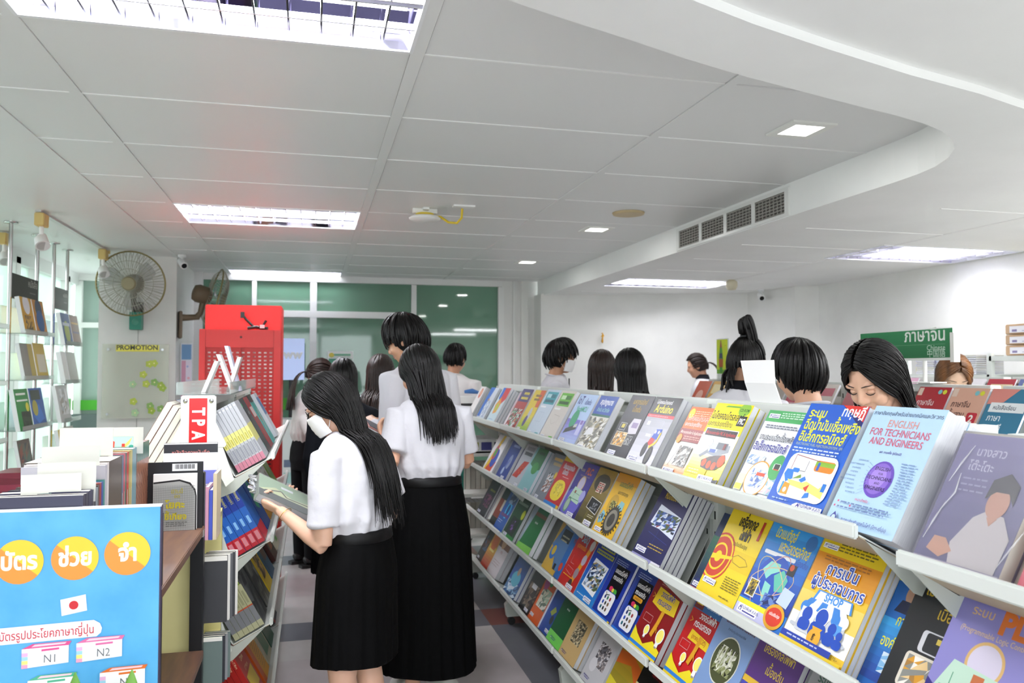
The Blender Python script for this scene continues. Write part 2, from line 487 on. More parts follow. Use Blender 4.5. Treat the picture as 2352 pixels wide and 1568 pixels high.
# storefront on the left: clear panes, white posts, daylight behind
mb = MB(); mb.b(XL - .01, XL, 3.6, 9.75, .1, 2.46, glass('dfeee6', .08, .03)); o = S('window_3', mb)
f = MB()
for y, w in ((3.65, .08), (4.9, .08), (6.15, .08), (7.85, .12), (8.3, .05), (9.35, .12)): f.b(XL - .05, XL + .05, y - w / 2, y + w / 2, 0, 2.5, ALU, bev=.004)
f.b(XL - .05, XL + .05, 3.6, 9.75, 2.44, ZC, M('c9ccc9', .4)); f.b(XL - .05, XL + .05, 3.6, 9.75, 0, .12, ALU); f.b(XL - .03, XL + .03, 3.6, 9.75, 2.0, 2.04, ALU)
f.build('window_frame', o)
mb = MB(); mb.b(XL - .012, XL + .004, 3.6, 9.7, 1.06, 1.19, glass('4aa52c', .75, .2, 'green_stripe')); mb.build('green_stripe', o)
mb = MB(); mb.b(XL, 1.6, YF - .06, YF - .05, .5, 2.45, glass('dfeee6', .08, .03)); o = S('window_4', mb)
f = MB()
for x in (XL + .03, -1.2, .2, 1.56): f.b(x - .04, x + .04, YF - .1, YF, .5, 2.45, ALU)
f.build('window_frame', o)
mb = MB(); mb.b(-14, XL - .2, -8, 16, -.2, -.1, varied('b9bdb2', 'a7aaa0', 2, .9, kind='pavement')); S('ground', mb)

# ------------------------------------------------------------------ ceiling fittings
MIR = M('d6d2ee', .04, 1, 'mirror_reflector'); TUBE = M('f6f6ff', .4, 0, 'fluorescent_tube', emit=3.0)
def troffer(x, y, z, label, n=12, sx=1.17, sy=.66):
    t = thing('ceiling_light', (x, y, z), 0, label, 'ceiling light', 'recessed fluorescent troffers')
    mb = MB()
    prof = [(-sy / 2, 0), (-sy / 2 + .02, .07), (-.02, .085), (0, .03), (.02, .085), (sy / 2 - .02, .07), (sy / 2, 0)]
    for (a, za), (c, zc) in zip(prof, prof[1:]):
        mb.add([(-sx / 2, a, za), (sx / 2, a, za), (sx / 2, c, zc), (-sx / 2, c, zc)], [(0, 1, 2, 3)], MIR)
    for s in (-1, 1): mb.add([(s * sx / 2, -sy / 2, 0), (s * sx / 2, sy / 2, 0), (s * sx / 2, sy / 2, .09), (s * sx / 2, -sy / 2, .09)], [(0, 1, 2, 3)], MIR)
    mb.build('reflector', t)
    mb = MB(); F = M('eceef0', .35, 0, 'troffer_frame')
    mb.b(-sx / 2 - .01, sx / 2 + .01, -sy / 2 - .012, -sy / 2, -.006, .05, F); mb.b(-sx / 2 - .01, sx / 2 + .01, sy / 2, sy / 2 + .012, -.006, .05, F)
    for s in (-1, 1): mb.b(s * (sx / 2 + .005) - .006, s * (sx / 2 + .005) + .006, -sy / 2, sy / 2, -.006, .05, F)
    mb.build('frame', t)
    mb = MB()
    for yy in (-.15, .15): mb.cyl((-sx / 2 + .03, yy, .066), (sx / 2 - .03, yy, .066), .014, TUBE, 10)
    mb.build('lamp_tubes', t)
    mb = MB(); LV = M('f4f4f8', .25, .6, 'louvre_blade')
    for i in range(1, n):
        xx = -sx / 2 + sx * i / n
        for y0, y1 in ((-sy / 2 + .01, -.012), (.012, sy / 2 - .01)):
            mb.add([(xx, y0, 0), (xx, y1, 0), (xx, y1 - .03, .045), (xx, (y0 + y1) / 2, .03), (xx, y0 + .03, .045)], [(0, 1, 2, 3, 4)], LV)
            mb.add([(xx + .006, y0, 0), (xx + .006, y1, 0), (xx, y1 - .03, .045), (xx, (y0 + y1) / 2, .03), (xx, y0 + .03, .045)], [(0, 1, 2, 3, 4)], LV)
    for yy in (-.012, .012, -.17, .17): mb.b(-sx / 2, sx / 2, yy - .003, yy + .003, 0, .035 if abs(yy) < .1 else .02, LV)
    mb.build('louvre', t, fix=False)
TL = ['big mirror louvre ceiling light nearest overhead, cut by the frame top', 'mirror louvre ceiling light in the middle of the grey panel ceiling', 'mirror louvre ceiling light just before the green glass partition', None, 'louvre ceiling light on the soffit beside the beige bell', 'bright louvre ceiling light by the white side wall']
for (a, b, c), l in zip(TROFFERS, TL):
    if l: troffer(a, b, c, l)
DL = ['square white downlight closest to the curved soffit edge', 'square white downlight beside the round ceiling speaker', 'small square downlight farthest back near the partition']
for (a, b), l in zip(DOWN, DL):
    t = thing('downlight', (a, b, ZC), 0, l, 'ceiling light', 'square downlights')
    mb = MB()
    for s in (-1, 1): mb.b(s * .09 - .018, s * .09 + .018, -.108, .108, -.008, 0, M('e9eae4', .4)); mb.b(-.072, .072, s * .09 - .018, s * .09 + .018, -.008, 0, M('e9eae4', .4))
    mb.build('frame', t)
    mb = MB(); mb.b(-.072, .072, -.072, .072, -.004, 0, M('fffff8', .5, 0, 'lamp_panel', emit=4.0)); mb.build('diffuser', t)
mb = MB(); mb.lathe([(.001, -.012), (.075, -.01), (.08, -.004)], M('8b8378', .7)); t = mb.build('ceiling_speaker', mw=Matrix.Translation((2.075, 5.04, ZC)), label='round brown ceiling speaker between two square downlights', cat='speaker')
mb = MB(); mb.lathe([(.08, -.014), (.105, -.012), (.11, 0), (.08, 0)], M('c9b58c', .5)); mb.build('rim', t)

t = thing('wifi_access_point', (.72, 5.25, ZC), 0, 'white round network device hanging under the ceiling with yellow cable', 'network device')
mb = MB(); mb.lathe([(.001, -.085), (.06, -.083), (.1, -.07), (.105, -.06), (.09, -.05)], M('e9e9e6', .35), 28); mb.build('housing', t)
mb = MB(); mb.b(-.08, .08, -.02, .02, -.03, 0, M('eeeeea', .4)); mb.b(-.02, .02, -.07, .07, -.015, 0, M('eeeeea', .4)); mb.cyl((0, 0, -.05), (0, 0, -.03), .06, M('e0c43c', .5)); mb.build('bracket', t)
mb = MB(); mb.tube([(.05, 0, -.045), (.1, -.02, -.05), (.15, -.05, -.09), (.2, -.09, -.1), (.225, -.12, -.07), (.225, -.14, -.012)], .008, M('e3c52c', .4)); mb.build('cable', t)
mb = MB(); mb.b(-.07, .07, -.03, .03, -.01, 0, M('f0f0ee', .4)); mb.build('ceiling_plate', None, mw=Matrix.Translation((.95, 5.08, ZC)), label='small white cable plate on ceiling beside the network device', cat='cable plate')

t = thing('air_vent', (2.63, 4.72, 2.46), 0, 'long white air vent with four dark grilles in soffit side', 'air vent')
mb = MB()
mb.b(-.012, 0, -.72, .72, .062, .085, ALU); mb.b(-.012, 0, -.72, .72, -.08, -.062, ALU)
for y in (-.7, -.345, 0, .345, .7): mb.b(-.012, 0, y - .02, y + .02, -.062, .062, ALU)
mb.build('frame', t)
for k in range(4):
    y0, y1 = -.68 + k * .345, -.365 + k * .345 + .0
    mb = MB(); mb.b(-.002, -.001, y0, y1, -.062, .062, M('55524e', .8))
    for i in range(7): mb.b(-.011, -.003, y0, y1, -.058 + i * .0185, -.054 + i * .0185, M('a9a69f', .5))
    for i in range(9): mb.b(-.009, -.003, y0 + (y1 - y0) * i / 8 - .002, y0 + (y1 - y0) * i / 8 + .002, -.062, .062, M('a9a69f', .5))
    mb.build('grille', t)
mb = MB(); mb.lathe([(.001, -.1), (.04, -.095), (.055, -.06), (.055, -.02), (.03, 0)], M('cfc7ad', .5)); mb.build('alarm_bell', None, mw=Matrix.Translation((3.95, 7.0, ZS)), label='small beige fire alarm bell under the soffit', cat='alarm')

def cctv(loc, aim, label):
    t = thing('security_camera', loc, 0, label, 'security camera', 'white security cameras')
    W = M('eceeee', .35)
    mb = MB(); mb.lathe([(.035, 0), (.035, -.02), (.012, -.025), (.012, -.06)], W); mb.build('mount', t)
    d = Vector(aim).normalized(); p = Vector((0, 0, -.07))
    mb = MB(); mb.tube([p - d * .05, p - d * .04, p + d * .07, p + d * .075], [.015, .033, .036, .034], W, 16); mb.build('housing', t)
    mb = MB(); mb.cyl(p + d * .075, p + d * .079, .024, M('151515', .1), 16); mb.build('lens', t)
cctv((-1.17, 7.9, ZC), (.35, -.7, -.45), 'white bullet security camera beside the column with the wall fan')
cctv((4.72, 7.75, ZS), (-.3, -.8, -.4), 'white security camera in the far corner above green sign')

# track lights with yellowed adapters
YEL = M('d9bd77', .5)
mb = MB(); mb.b(-1.79, -1.755, 5.9, 7.75, ZC - .012, ZC, M('c9cbc8', .35)); mb.b(-1.795, -1.75, 7.74, 7.78, ZC - .03, ZC, YEL)
mb.build('light_track', None, label='slim grey lighting track on the ceiling above the book display', cat='light track')
for (x, y), l in (((-1.77, 5.97), 'white track spotlight with yellowed adapter, the bigger one closer to the camera'), ((-1.77, 7.62), 'white track spotlight with yellowed adapter next to the column'), ((-2.3, 6.9), 'white track spotlight with yellowed adapter by the window glass')):
    t = thing('track_spotlight', (x, y, ZC), 0, l, 'spotlight', 'track spotlights')
    mb = MB(); mb.b(-.03, .03, -.055, .055, -.1, -.013, YEL, bev=.005); mb.build('adapter', t)
    W = M('ececea', .4)
    mb = MB(); mb.cyl((0, 0, -.09), (0, 0, -.17), .014, W); mb.build('stem', t)
    mb = MB(); mb.tube([(0, .03, -.155), (0, .0, -.19), (.02, -.035, -.235)], [.025, .042, .045], W, 16); mb.cyl((.02, -.035, -.235), (.0202, -.0353, -.2354), .036, M('b9b9b5', .3), 16); mb.build('lamp_head', t)
# ------------------------------------------------------------------ books
PAPER = varied('d9dade', 'c9cacf', 30, .7, kind='page_edges', stretch=(1, 1, 40))
PAPER2 = varied('e9e6da', 'dcd7c8', 30, .7, kind='page_edges', stretch=(1, 1, 40))
_bk = {}
LEAN = math.radians(29)
def book_mesh(w, h, t, col, prims, spine, spcol, edge=None):
    """cover wrapped round the pages: front at z=0, spine at x=0, foot at y=0"""
    mb = MB(); c = M(col, .32); k = .0006
    mb.b(0, w, 0, h, -k, 0, c); mb.b(0, w, 0, h, -t, -t + k, M(edge or col, .32)); mb.b(-k, 0, 0, h, -t, 0, M(spcol or col, .32))
    art(mb, prims, w, h, None)
    if spine:                                 # printed spine: drawn in a t x h frame, read from the head down
        T = Matrix(((0, 0, -1, -k), (0, 1, 0, 0), (1, 0, 0, -t), (0, 0, 0, 1)))
        art(mb, spine, t, h, T)
    return mb.mesh('book')
def pages_mesh(w, h, t, m=None):
    key = ('p', w, h, t, m)
    if key not in _bk:
        mb = MB(); mb.b(.001, w - .0015, .0012, h - .0012, -t + .0014, -.0014, m or PAPER)
        _bk[key] = mb.mesh('page_block')
    return _bk[key]
def book(mw, w, h, t, col, prims=(), label='', group=None, spine=(), spcol=None, pages=None, name='book', edge=None):
    o = link(name, book_mesh(w, h, t, col, list(prims), list(spine), spcol, edge), None, mw, label, 'book', group)
    link('page_block', pages_mesh(w, h, t, pages), o)
    return o
ORD = ['', 'second', 'third', 'fourth', 'fifth', 'sixth', 'seventh', 'eighth', 'ninth']
def stack(mw, n, w, h, t, col, prims, label, short, spine=(), spcol=None, pages=None, gap=.0012, jit=.0015):
    """front copy plus the copies behind it, each a book of its own"""
    book(mw, w, h, t, col, prims, label, None, spine, spcol, pages)
    key = ('c', w, h, t, col, spcol)
    if n > 1 and key not in _bk: _bk[key] = book_mesh(w, h, t, col, [], [], spcol, 'c9cacc')
    rr = random.Random(short)
    for i in range(1, n):
        dx, dy = rr.uniform(-jit, jit), 0
        m2 = mw @ Matrix.Translation((dx, dy, -i * (t + gap)))
        if spine:
            o = book(m2, w, h, t, col, (), '%s copy down in the stack of %s' % (ORD[i], short), 'stacked copies of ' + short, spine, spcol, pages)
        else:
            o = link('book', _bk[key], None, m2, '%s copy in the stack behind the %s' % (ORD[i], short), 'book', 'stacked copies of ' + short)
            link('page_block', pages_mesh(w, h, t, pages), o)
def frame(o, x, y, z):
    return Matrix(((x[0], y[0], z[0], o[0]), (x[1], y[1], z[1], o[1]), (x[2], y[2], z[2], o[2]), (0, 0, 0, 1)))
SL, CL = math.sin(LEAN), math.cos(LEAN)
def facing_aisle(x, y, z, inset=0):          # covers look towards -X
    return frame((x + inset * CL, y, z - inset * SL), (0, -1, 0), (SL, 0, CL), (-CL, 0, SL))
def facing_far(x, y, z, inset=0):            # covers look towards +X
    return frame((x - inset * CL, y, z - inset * SL), (0, 1, 0), (-SL, 0, CL), (CL, 0, SL))

# ---- sloping book racks, joined from sections
RKW = M('dfe3de', .38, 0, 'rack_enamel'); RKD = M('c4c9c1', .45, 0, 'rack_enamel'); RKU = M('b9a98c', .6, 0, 'raw_underside')
LIPS = [1.165, .845, .525, .205]
def rack(name, xc, breaks, label, sides=(-1, 1), dz=0, levels=LIPS, half=.26, feet=True):
    t = thing(name, (xc, (breaks[0] + breaks[-1]) / 2, 0), 0, label, 'book rack')
    yo = (breaks[0] + breaks[-1]) / 2
    for y in breaks:
        mb = MB()
        for dy in (-.028, .028):
            mb.b(-.035, .035, y - yo + dy - .018, y - yo + dy + .018, .1, 1.385 + dz, RKW)
            for zz in range(17): mb.b(-.0365, .0365, y - yo + dy - .004, y - yo + dy + .004, .25 + zz * .068, .277 + zz * .068, M('3f423e', .8))
        for s in sides: mb.lathe([(.001, .006), (.008, .004), (.01, 0)], M('b9bbb8', .25, 1), 12, frame((s * .036, y - yo, 1.365 + dz), (0, 1, 0), (0, 0, 1), (s, 0, 0)))
        mb.build('upright', t)
        if feet:
            mb = MB()
            mb.prism([(-half + .03, .05), (-half + .02, .12), (-half + .05, .15), (half - .05, .15), (half - .02, .12), (half - .03, .05)], y - yo - .02, y - yo + .02, RKD, 'y')
            for s in (-1, 1): mb.tube([(s * (half - .06), y - yo - .012, .022), (s * (half - .06), y - yo + .012, .022)], .022, M('1b1b1d', .5), 14)
            mb.build('foot', t)
    for a, b in zip(breaks, breaks[1:]):
        y0, y1 = a - yo + .012, b - yo - .012
        mb = MB(); mb.b(-.03, .03, y0 + .02, y1 - .02, 1.36 + dz, 1.4 + dz, RKW, bev=.003); mb.b(-.006, .006, y0, y1, .2, 1.36 + dz, M('aeb3aa', .5)); mb.build('top_rail', t)
        for s in sides:
            for z in levels:
                z += dz; X = s * half; q = -s
                mb = MB()
                inn = (X + q * .15 * CL, z - .15 * SL)
                def strip(p0, p1, th, m):
                    dx, dzz = p1[0] - p0[0], p1[1] - p0[1]; l = math.hypot(dx, dzz); nx, nz_ = -dzz / l * th, dx / l * th
                    if nz_ > 0 or (abs(nz_) < 1e-9): nx, nz_ = -nx, -nz_
                    mb.prism([p0, p1, (p1[0] + nx, p1[1] + nz_), (p0[0] + nx, p0[1] + nz_)], y0, y1, m, 'y')
                strip((X, z - .004), inn, .003, RKW)
                strip((X, z - .0075), (inn[0], inn[1] - .0035), .002, RKU)
                strip((inn[0], inn[1]), (inn[0] + q * .26 * SL, inn[1] + .26 * CL), .003, RKW)
                mb.b(min(X, X - q * .014), max(X, X - q * .014), y0, y1, z - .014, z + .018, RKW, bev=.004)
                for yy in (y0, y1 - .003):
                    mb.prism([(X + q * .01, z - .012), (inn[0], inn[1] - .008), (q * -.035, z - .03), (q * -.035, z - .17), (inn[0], inn[1] - .06)], yy, yy + .003, RKD, 'y')
                mb.build('shelf', t)
    return t
rack('book_rack', 1.36, [1.43, 2.5, 3.575, 4.65, 5.72], 'long white sloping book rack full of technical textbooks beside the aisle')
rack('book_rack', 1.36, [.28, 1.335], 'white sloping book rack joining the long textbook rack closest to the camera', sides=(-1,), dz=-.025)

# ---- cover designs
def bulb(x, y, s, c1='fff27a', c2='ffffff'):
    return [('C', x, y, .11 * s, c2), ('C', x, y, .09 * s, c1), ('R', x - .045 * s, y - .125 * s, x + .045 * s, y - .075 * s, c2), ('R', x - .03 * s, y - .14 * s, x + .03 * s, y - .12 * s, '9a9a9a')]
def rr_(x0, y0, x1, y1, c, q=.05, asp=.75):
    r = q; v = q * asp; o = []
    for cx, cy, a in ((x1 - r, y1 - v, 0), (x0 + r, y1 - v, 90), (x0 + r, y0 + v, 180), (x1 - r, y0 + v, 270)):
        for i in range(5):
            th = math.radians(a + i * 22.5); o.append((cx + r * math.cos(th), cy + v * math.sin(th)))
    return ('P', o, c)
def motor_pair(lbl):
    return [('R', 0, .9, 1, 1, '1d4fa0'), ('R', .5, .93, 1, .99, 'c79a2a')] + lines(.1, .7, .86, 3, .03, 'b8c8ee', seed=3) + [('R', .22, .36, .86, .8, '0b0a12'), ('E', .42, .44, .09, .05, 'd0325c'), ('E', .62, .42, .1, .06, '3f9b3a'), ('E', .52, .43, .05, .04, 'e7d94e'),
            ('T', .54, .68, .13, 'มอเตอร์ไฟฟ้า', 'ffffff', 'c', .015, .85), ('T', .52, .58, .13, 'กระแสสลับ', 'ffffff', 'c', .015, .85)] + ([rr_(.3, .5, .72, .56, 'e2a12a', .03), ('T', .51, .515, .06, '(ภาคปฏิบัติ)', '6b2b10')] if lbl else []) + \
           [rr_(.2, .06, .8, .4, '1c3fae', .1), rr_(.22, .07, .78, .39, 'f4f3f6', .09)] + [('C', .34 + .13 * (i % 3), .3 - .08 * (i // 3), .04, c) for i, c in enumerate(('2c3c7a', '3f7a58', 'a03a3a', '2c56c0', '4a4a4a', '8a6a4a', '1a6a7a', '30303a', '70604a'))] + \
           [('L', [(.3, .37), (.36, .33), (.5, .35)], .02, '50605a'), ('R', 0, .0, 1, .035, '2a78d8'), ('R', .9, 0, 1, .035, 'f0d020')]
def dc(red, sub):
    o = [('R', 0, .93, 1, 1, 'c99a2c' if not sub else '2a6fb4')] + lines(.2, .8, .9, 3, .025, 'c98a80', seed=8)
    if sub: o += [('R', 0, .82, 1, 1, '2a6fb4'), ('R', .02, .83, .3, .98, '7a2020'), ('R', .06, .88, .26, .94, 'f0cf2a')] + lines(.4, .9, .95, 3, .035, 'b8d0ea', seed=4)
    ty = .68 if not sub else .7
    o += ([('P', [(.16, .6), (.2, .82), (.92, .78), (.96, .58), (.5, .56)], 'f3d02c'), ('T', .56, .72, .13, 'วงจรไฟฟ้า', '2c46b0', 'c', .02, .85), ('T', .55, .62, .13, 'กระแสตรง', '2c46b0', 'c', .02, .85)] if not sub else
          [('T', .58, .74, .15, 'วงจรไฟฟ้า', 'ffffff', 'c', .02, .85), ('T', .52, .64, .15, 'กระแสตรง', 'ffffff', 'c', .02, .85), ('P', [(.24, .48), (.27, .6), (.88, .56), (.92, .46)], 'f3d02c'), ('T', .57, .505, .1, '(ภาคปฏิบัติ)', 'a01c1c', 'c', .01)])
    o += [('L', [(.62, .57), (.6, .4), (.55, .24)], .1, 'e0a32a'), ('L', [(.6, .4), (.68, .3)], .02, 'e0a32a'), ('L', [(.1, .72), (.18, .69), (.1, .66)], .015, 'e0a32a'), ('L', [(.12, .45), (.4, .45), (.4, .36), (.12, .36), (.12, .45)], .008, 'd8a0a0')]
    o += [('P', [(0, .055), (0, .24), (.16, .17), (.45, .1), (.7, .2), (1, .14), (1, .055)], 'f4e12e'), ('R', 0, .03, 1, .07, '2f86e0'), ('R', 0, 0, 1, .03, 'f4d82e')] + bulb(.38, .27, .75) + bulb(.84, .3, 1.1)
    return o
shop = [('R', 0, .86, 1, 1, 'f2d21c'), ('G', 0, .5, 1, .86, 'e8971f', 'f0ae2c'), ('R', 0, .5, 1, .58, 'f3c63a'), ('R', 0, .3, 1, .5, 'f3d46a'), ('R', 0, .1, 1, .3, 'f4f3f0')] + \
       lines(.3, .95, .965, 3, .028, '7a6a20', seed=2) + lines(.15, .95, .83, 2, .028, 'b0702a', seed=5) + logo(.05, .9, .24) + \
       [('T', .5, .69, .17, 'การเป็น', 'ffffff', 'c', .07), ('T', .5, .69, .17, 'การเป็น', '2b50b4', 'c', .02), ('T', .52, .56, .17, 'ผู้ประกอบการ', 'ffffff', 'c', .07, .9), ('T', .52, .56, .17, 'ผู้ประกอบการ', '2b50b4', 'c', .02, .9),
        rr_(.14, .15, .86, .38, 'd3d6dc', .04), rr_(.06, .17, .94, .2, 'c3c7d0', .02), ('P', [(.24, .44), (.28, .54), (.82, .54), (.86, .44)], '3d8fe0'), ('P', [(.27, .44), (.31, .53), (.8, .53), (.83, .44)], 'eef2f8'), ('T', .55, .465, .11, 'SHOP', '3d8fe0', 'c', .03)] + \
       [('P', [(.12 + .127 * i, .36), (.12 + .127 * (i + 1), .36), (.22 + .094 * (i + 1), .45), (.22 + .094 * i, .45)], '3d86d8' if i % 2 == 0 else 'f2f3f6') for i in range(6)] + [('C', .183 + .127 * i, .36, .064, '3d86d8' if i % 2 == 0 else 'f2f3f6') for i in range(6)] + \
       [('R', .16, .25, .4, .36, 'e9ebf0'), ('R', .66, .24, .82, .33, '5aa2e4'), ('C', .27, .31, .075, '1d4cb8'), rr_(.18, .17, .36, .27, '1d4cb8', .05), ('C', .5, .33, .1, 'ffffff'), ('C', .5, .33, .09, '1d4cb8'), rr_(.38, .14, .62, .28, '1d4cb8', .06), ('C', .7, .28, .06, '1d4cb8'), rr_(.62, .14, .78, .245, '1d4cb8', .05), ('C', .83, .25, .045, '1d4cb8'), rr_(.77, .14, .9, .22, '1d4cb8', .04),
        ('C', .5, .15, .1, 'e8ad34'), ('P', [(.45, .2), (.42, .24), (.58, .24), (.55, .2)], 'e8ad34'), ('T', .5, .125, .1, '฿', '5a3a10', 'c', .02), ('R', 0, .055, .82, .11, '2440a8')] + lines(.1, .7, .08, 1, .03, 'c8d0f0', seed=6) + [('R', 0, 0, 1, .055, 'f3d436'), ('T', .9, .065, .05, '70.-', '5a5020')]
fuel = [('E', .4, .72, .5, .42, '2a5fc4'), ('C', .25, .55, .18, '2b6bd0'), ('P', [(.58, 1), (1, 1), (1, .86), (.8, .9)], 'd8352e'), ('P', [(.58, 1), (.8, .9), (1, .8), (1, .86)], '232a6e'), ('T', .8, .9, .16, 'ทฤษฎี', 'ffffff', 'c', .02, .95),
        ('T', .07, .87, .15, 'ระบบ', 'f3ef3a', 'l', .02), ('T', .07, .75, .17, 'ฉีดน้ำมันเชื้อเพลิง', 'f3ef3a', 'l', .02, .8), ('T', .07, .635, .17, 'อิเล็กทรอนิกส์', 'f3ef3a', 'l', .02, .85), ('T', .07, .595, .042, 'ELECTRONIC FUEL INJECTION SYSTEM : EFI', 'c9d4a0', 'l')] + lines(.06, .95, .56, 2, .03, 'd8e4f8', seed=12) + \
       [rr_(.1, .11, .95, .52, 'f6f7f9', .12), rr_(.58, .38, .9, .48, 'e08a2a', .04), ('R', .58, .43, .9, .47, '8ab83a'), ('R', .62, .39, .66, .46, '2a62c0'), ('L', [(.2, .36), (.2, .5), (.64, .47)], .008, '9a4a4a'), rr_(.24, .34, .36, .38, '2f7fd8', .02), ('L', [(.36, .36), (.46, .36), (.46, .46)], .008, '888888'), ('P', [(.12, .31), (.14, .36), (.26, .36), (.3, .28), (.2, .24)], '2f7fd8'),
        ('P', [(.22, .27), (.5, .26), (.56, .28), (.8, .24), (.88, .3), (.9, .16), (.6, .2), (.3, .22)], 'eee57a'), ('P', [(.55, .22), (.63, .26), (.62, .19)], 'd03a2a'), ('R', .84, .22, .9, .29, '2f7fd8'), ('P', [(.18, .13), (.2, .24), (.3, .23), (.32, .13)], 'e0a02c'), ('C', .25, .17, .03, 'f6f7f9'), ('R', .16, .13, .19, .24, '3a9ad0'), ('P', [(.42, .28), (.5, .32), (.54, .29), (.48, .26)], '2f7fd8'), ('P', [(.3, .28), (.42, .33), (.44, .3)], '7aa03a'), ('P', [(.6, .13), (.7, .15), (.68, .19), (.62, .18)], '2f7fd8')] + \
       lines(.1, .42, .075, 1, .02, 'a8c4f0', seed=9) + [('P', [(.5, 0), (.5, .06), (.56, .085), (1, .085), (1, 0)], 'f4f5f8')] + logo(.54, .015, .42, None)
eng = [('T', .5, .925, .06, 'ภาษาอังกฤษสำหรับช่างเทคนิคและวิศวกร', '3a4a70', 'c', .008), ('T', .5, .83, .115, 'ENGLISH', 'dd9a92', 'c', .01, .95), ('T', .5, .755, .115, 'FOR TECHNICIANS', 'd4607a', 'c', .01, .85), ('T', .5, .68, .115, 'AND ENGINEERS', 'd4607a', 'c', .01, .85), ('T', .5, .615, .035, 'ผศ. งามพริ้ง รุ่งโรจน์ดี', '4a3a90', 'c', .01),
       ('E', .5, .41, .19, .2, '6a4ab8'), ('E', .49, .415, .16, .17, '8a6acc'), ('E', .48, .42, .11, .12, 'a88ade'), ('T', .5, .48, .055, 'ENGLISH', '2a1c50', 'c', .01), ('T', .5, .445, .035, 'FOR', '2a1c50'), ('T', .5, .405, .055, 'TECHNICIANS', '2a1c50', 'c', .01), ('T', .5, .37, .035, 'AND', '2a1c50'), ('T', .5, .325, .055, 'ENGINEERS', '2a1c50', 'c', .01)] + \
      [('T', .26 - .012 * i * (8 - i) * .5, .53 - .033 * i, .026, s, '6a86b0', 'r') for i, s in enumerate(('SUPERVISORS', 'PLANT MANAGERS', 'ENGINEERS', 'FOREMEN', 'TECHNICIANS', 'SKILLED WORKERS', 'PHYSICISTS', 'SCIENTISTS', 'ARCHITECTS'))] + [('L', [(.28, .53 - .033 * i), (.36, .5 - .025 * i)], .003, '8aa0c8') for i in range(9)] + \
      [x for i in range(16) for x in lines(.72 + .006 * i * (15 - i) * .12, .96, .55 - .021 * i, 1, .02, '7f9ac4', seed=20 + i, th=.007)[:3]] + [('T', .42, .215, .04, 'เหมาะสำหรับ', 'd4507a', 'c', .01)] + [q for i, (x, y) in enumerate(((.1, .185), (.3, .165), (.08, .145))) for q in [('C', x, y, .012, 'd4507a')] + lines(x + .04, .9, y - .005, 1, .02, '6a80b0', seed=40 + i, th=.009)] + \
      [('P', [(.08, .03), (.2, .03), (.18, .06), (.14, .1), (.1, .06)], '3a3a94'), ('C', .14, .05, .03, 'cfe2f4'), ('T', .26, .04, .05, 'สมาคมส่งเสริมเทคโนโลยี (ไทย-ญี่ปุ่น)', '3a3a94', 'l', .01, .9)]
pic = [('G', 0, 0, 1, .34, 'f7f2b0', 'f2dd1e'), ('R', 0, .34, 1, .64, 'f7f6f0'), ('R', 0, .62, 1, 1, 'f4e31e'), ('P', [(.28, .955), (.34, .975), (.75, .975), (.75, .955)], '6aa83a'), ('E', .83, .935, .15, .1, '8cc03a'), ('T', .83, .915, .06, 'CD-ROM', '1a5a1a', 'c', .02), ('T', .02, .8, .15, 'ไมโครคอนโทรลเลอร์', '15140f', 'l', .015, .72), ('T', .02, .71, .11, 'และการประยุกต์ใช้งาน', '3a3a10', 'l', .005, .72), ('R', .78, .74, .98, .86, '0d0d0d'), ('T', .88, .765, .12, 'PIC', 'ffffff', 'c', .03, .85),
       ('R', .05, .575, .95, .68, 'f7f6f0'), ('R', .07, .585, .93, .67, '1a1012'), ('T', .5, .605, .075, 'Microcontroller PIC & Application', 'c81e1e', 'c', .015, .78)] + \
      [('P', [(.3, .38), (.4, .47), (.9, .5), (.92, .42), (.6, .35)], '9aa0a8'), ('R', .36, .4, .62, .5, 'c9ced4'), ('R', .56, .44, .84, .52, '6a7078'), ('R', .42, .39, .58, .43, '4a66b0'), ('P', [(.18, .33), (.36, .42), (.4, .38), (.24, .31)], '8a9098'), ('C', .36, .5, .06, 'b8bcc4'), ('C', .36, .5, .05, 'f7f6f0'), ('P', [(.38, .2), (.32, .28), (.5, .34), (.88, .39), (.96, .3), (.8, .2), (.6, .18)], '4a3a34'), ('C', .42, .26, .06, 'e2582a'), ('C', .57, .245, .06, 'e2582a'), ('C', .71, .24, .06, 'e2582a'), ('C', .85, .31, .09, 'e2582a'), ('R', .74, .44, .8, .51, '7a2a2a')] + \
      [('R', 0, .1, .6, .18, 'd8c832')] + lines(.08, .4, .15, 2, .035, 'f4f0c0', seed=3) + [('P', [(.5, 0), (.9, .09), (1, .1), (1, 0)], '1a1a1a'), ('P', [(0, 0), (0, .06), (.4, .02), (.6, 0)], 'f0d818')] + logo(.44, .03, .42)
org = [('R', 0, .62, 1, 1, 'e8742a'), ('G', 0, 0, 1, .2, 'f4e8dc', 'e8782c'), ('C', .12, .9, .1, 'f2d42c')] + lines(.25, .95, .93, 3, .03, 'f8d8b0', seed=7) + [('T', .08, .8, .14, 'ไมโครคอนโทรลเลอร์', 'f7e9d8', 'l', .01, .72), ('T', .08, .72, .1, 'และการประยุกต์ใช้งาน', 'ffffff', 'l', .005, .72), ('R', 0, .5, 1, .68, '8e1f1c'), ('T', .06, .61, .085, 'Microcontroller & Applications', 'f4e4d8', 'l', .01, .75)] + lines(.25, .9, .565, 2, .03, 'e0b0a0', seed=5) + [('C', .12, .53, .09, 'e89a2a'), ('N', .3, .16, .75, .44, ['33322f', '6b6a66', '9a9a98', 'c8c7c2', 'f4f1ec', '8a8278'], 7, 9, 5), ('L', [(.3, .42), (.15, .14)], .012, '4a4a48'), ('L', [(.75, .4), (.7, .14)], .012, '4a4a48')] + logo(.05, .03, .42)
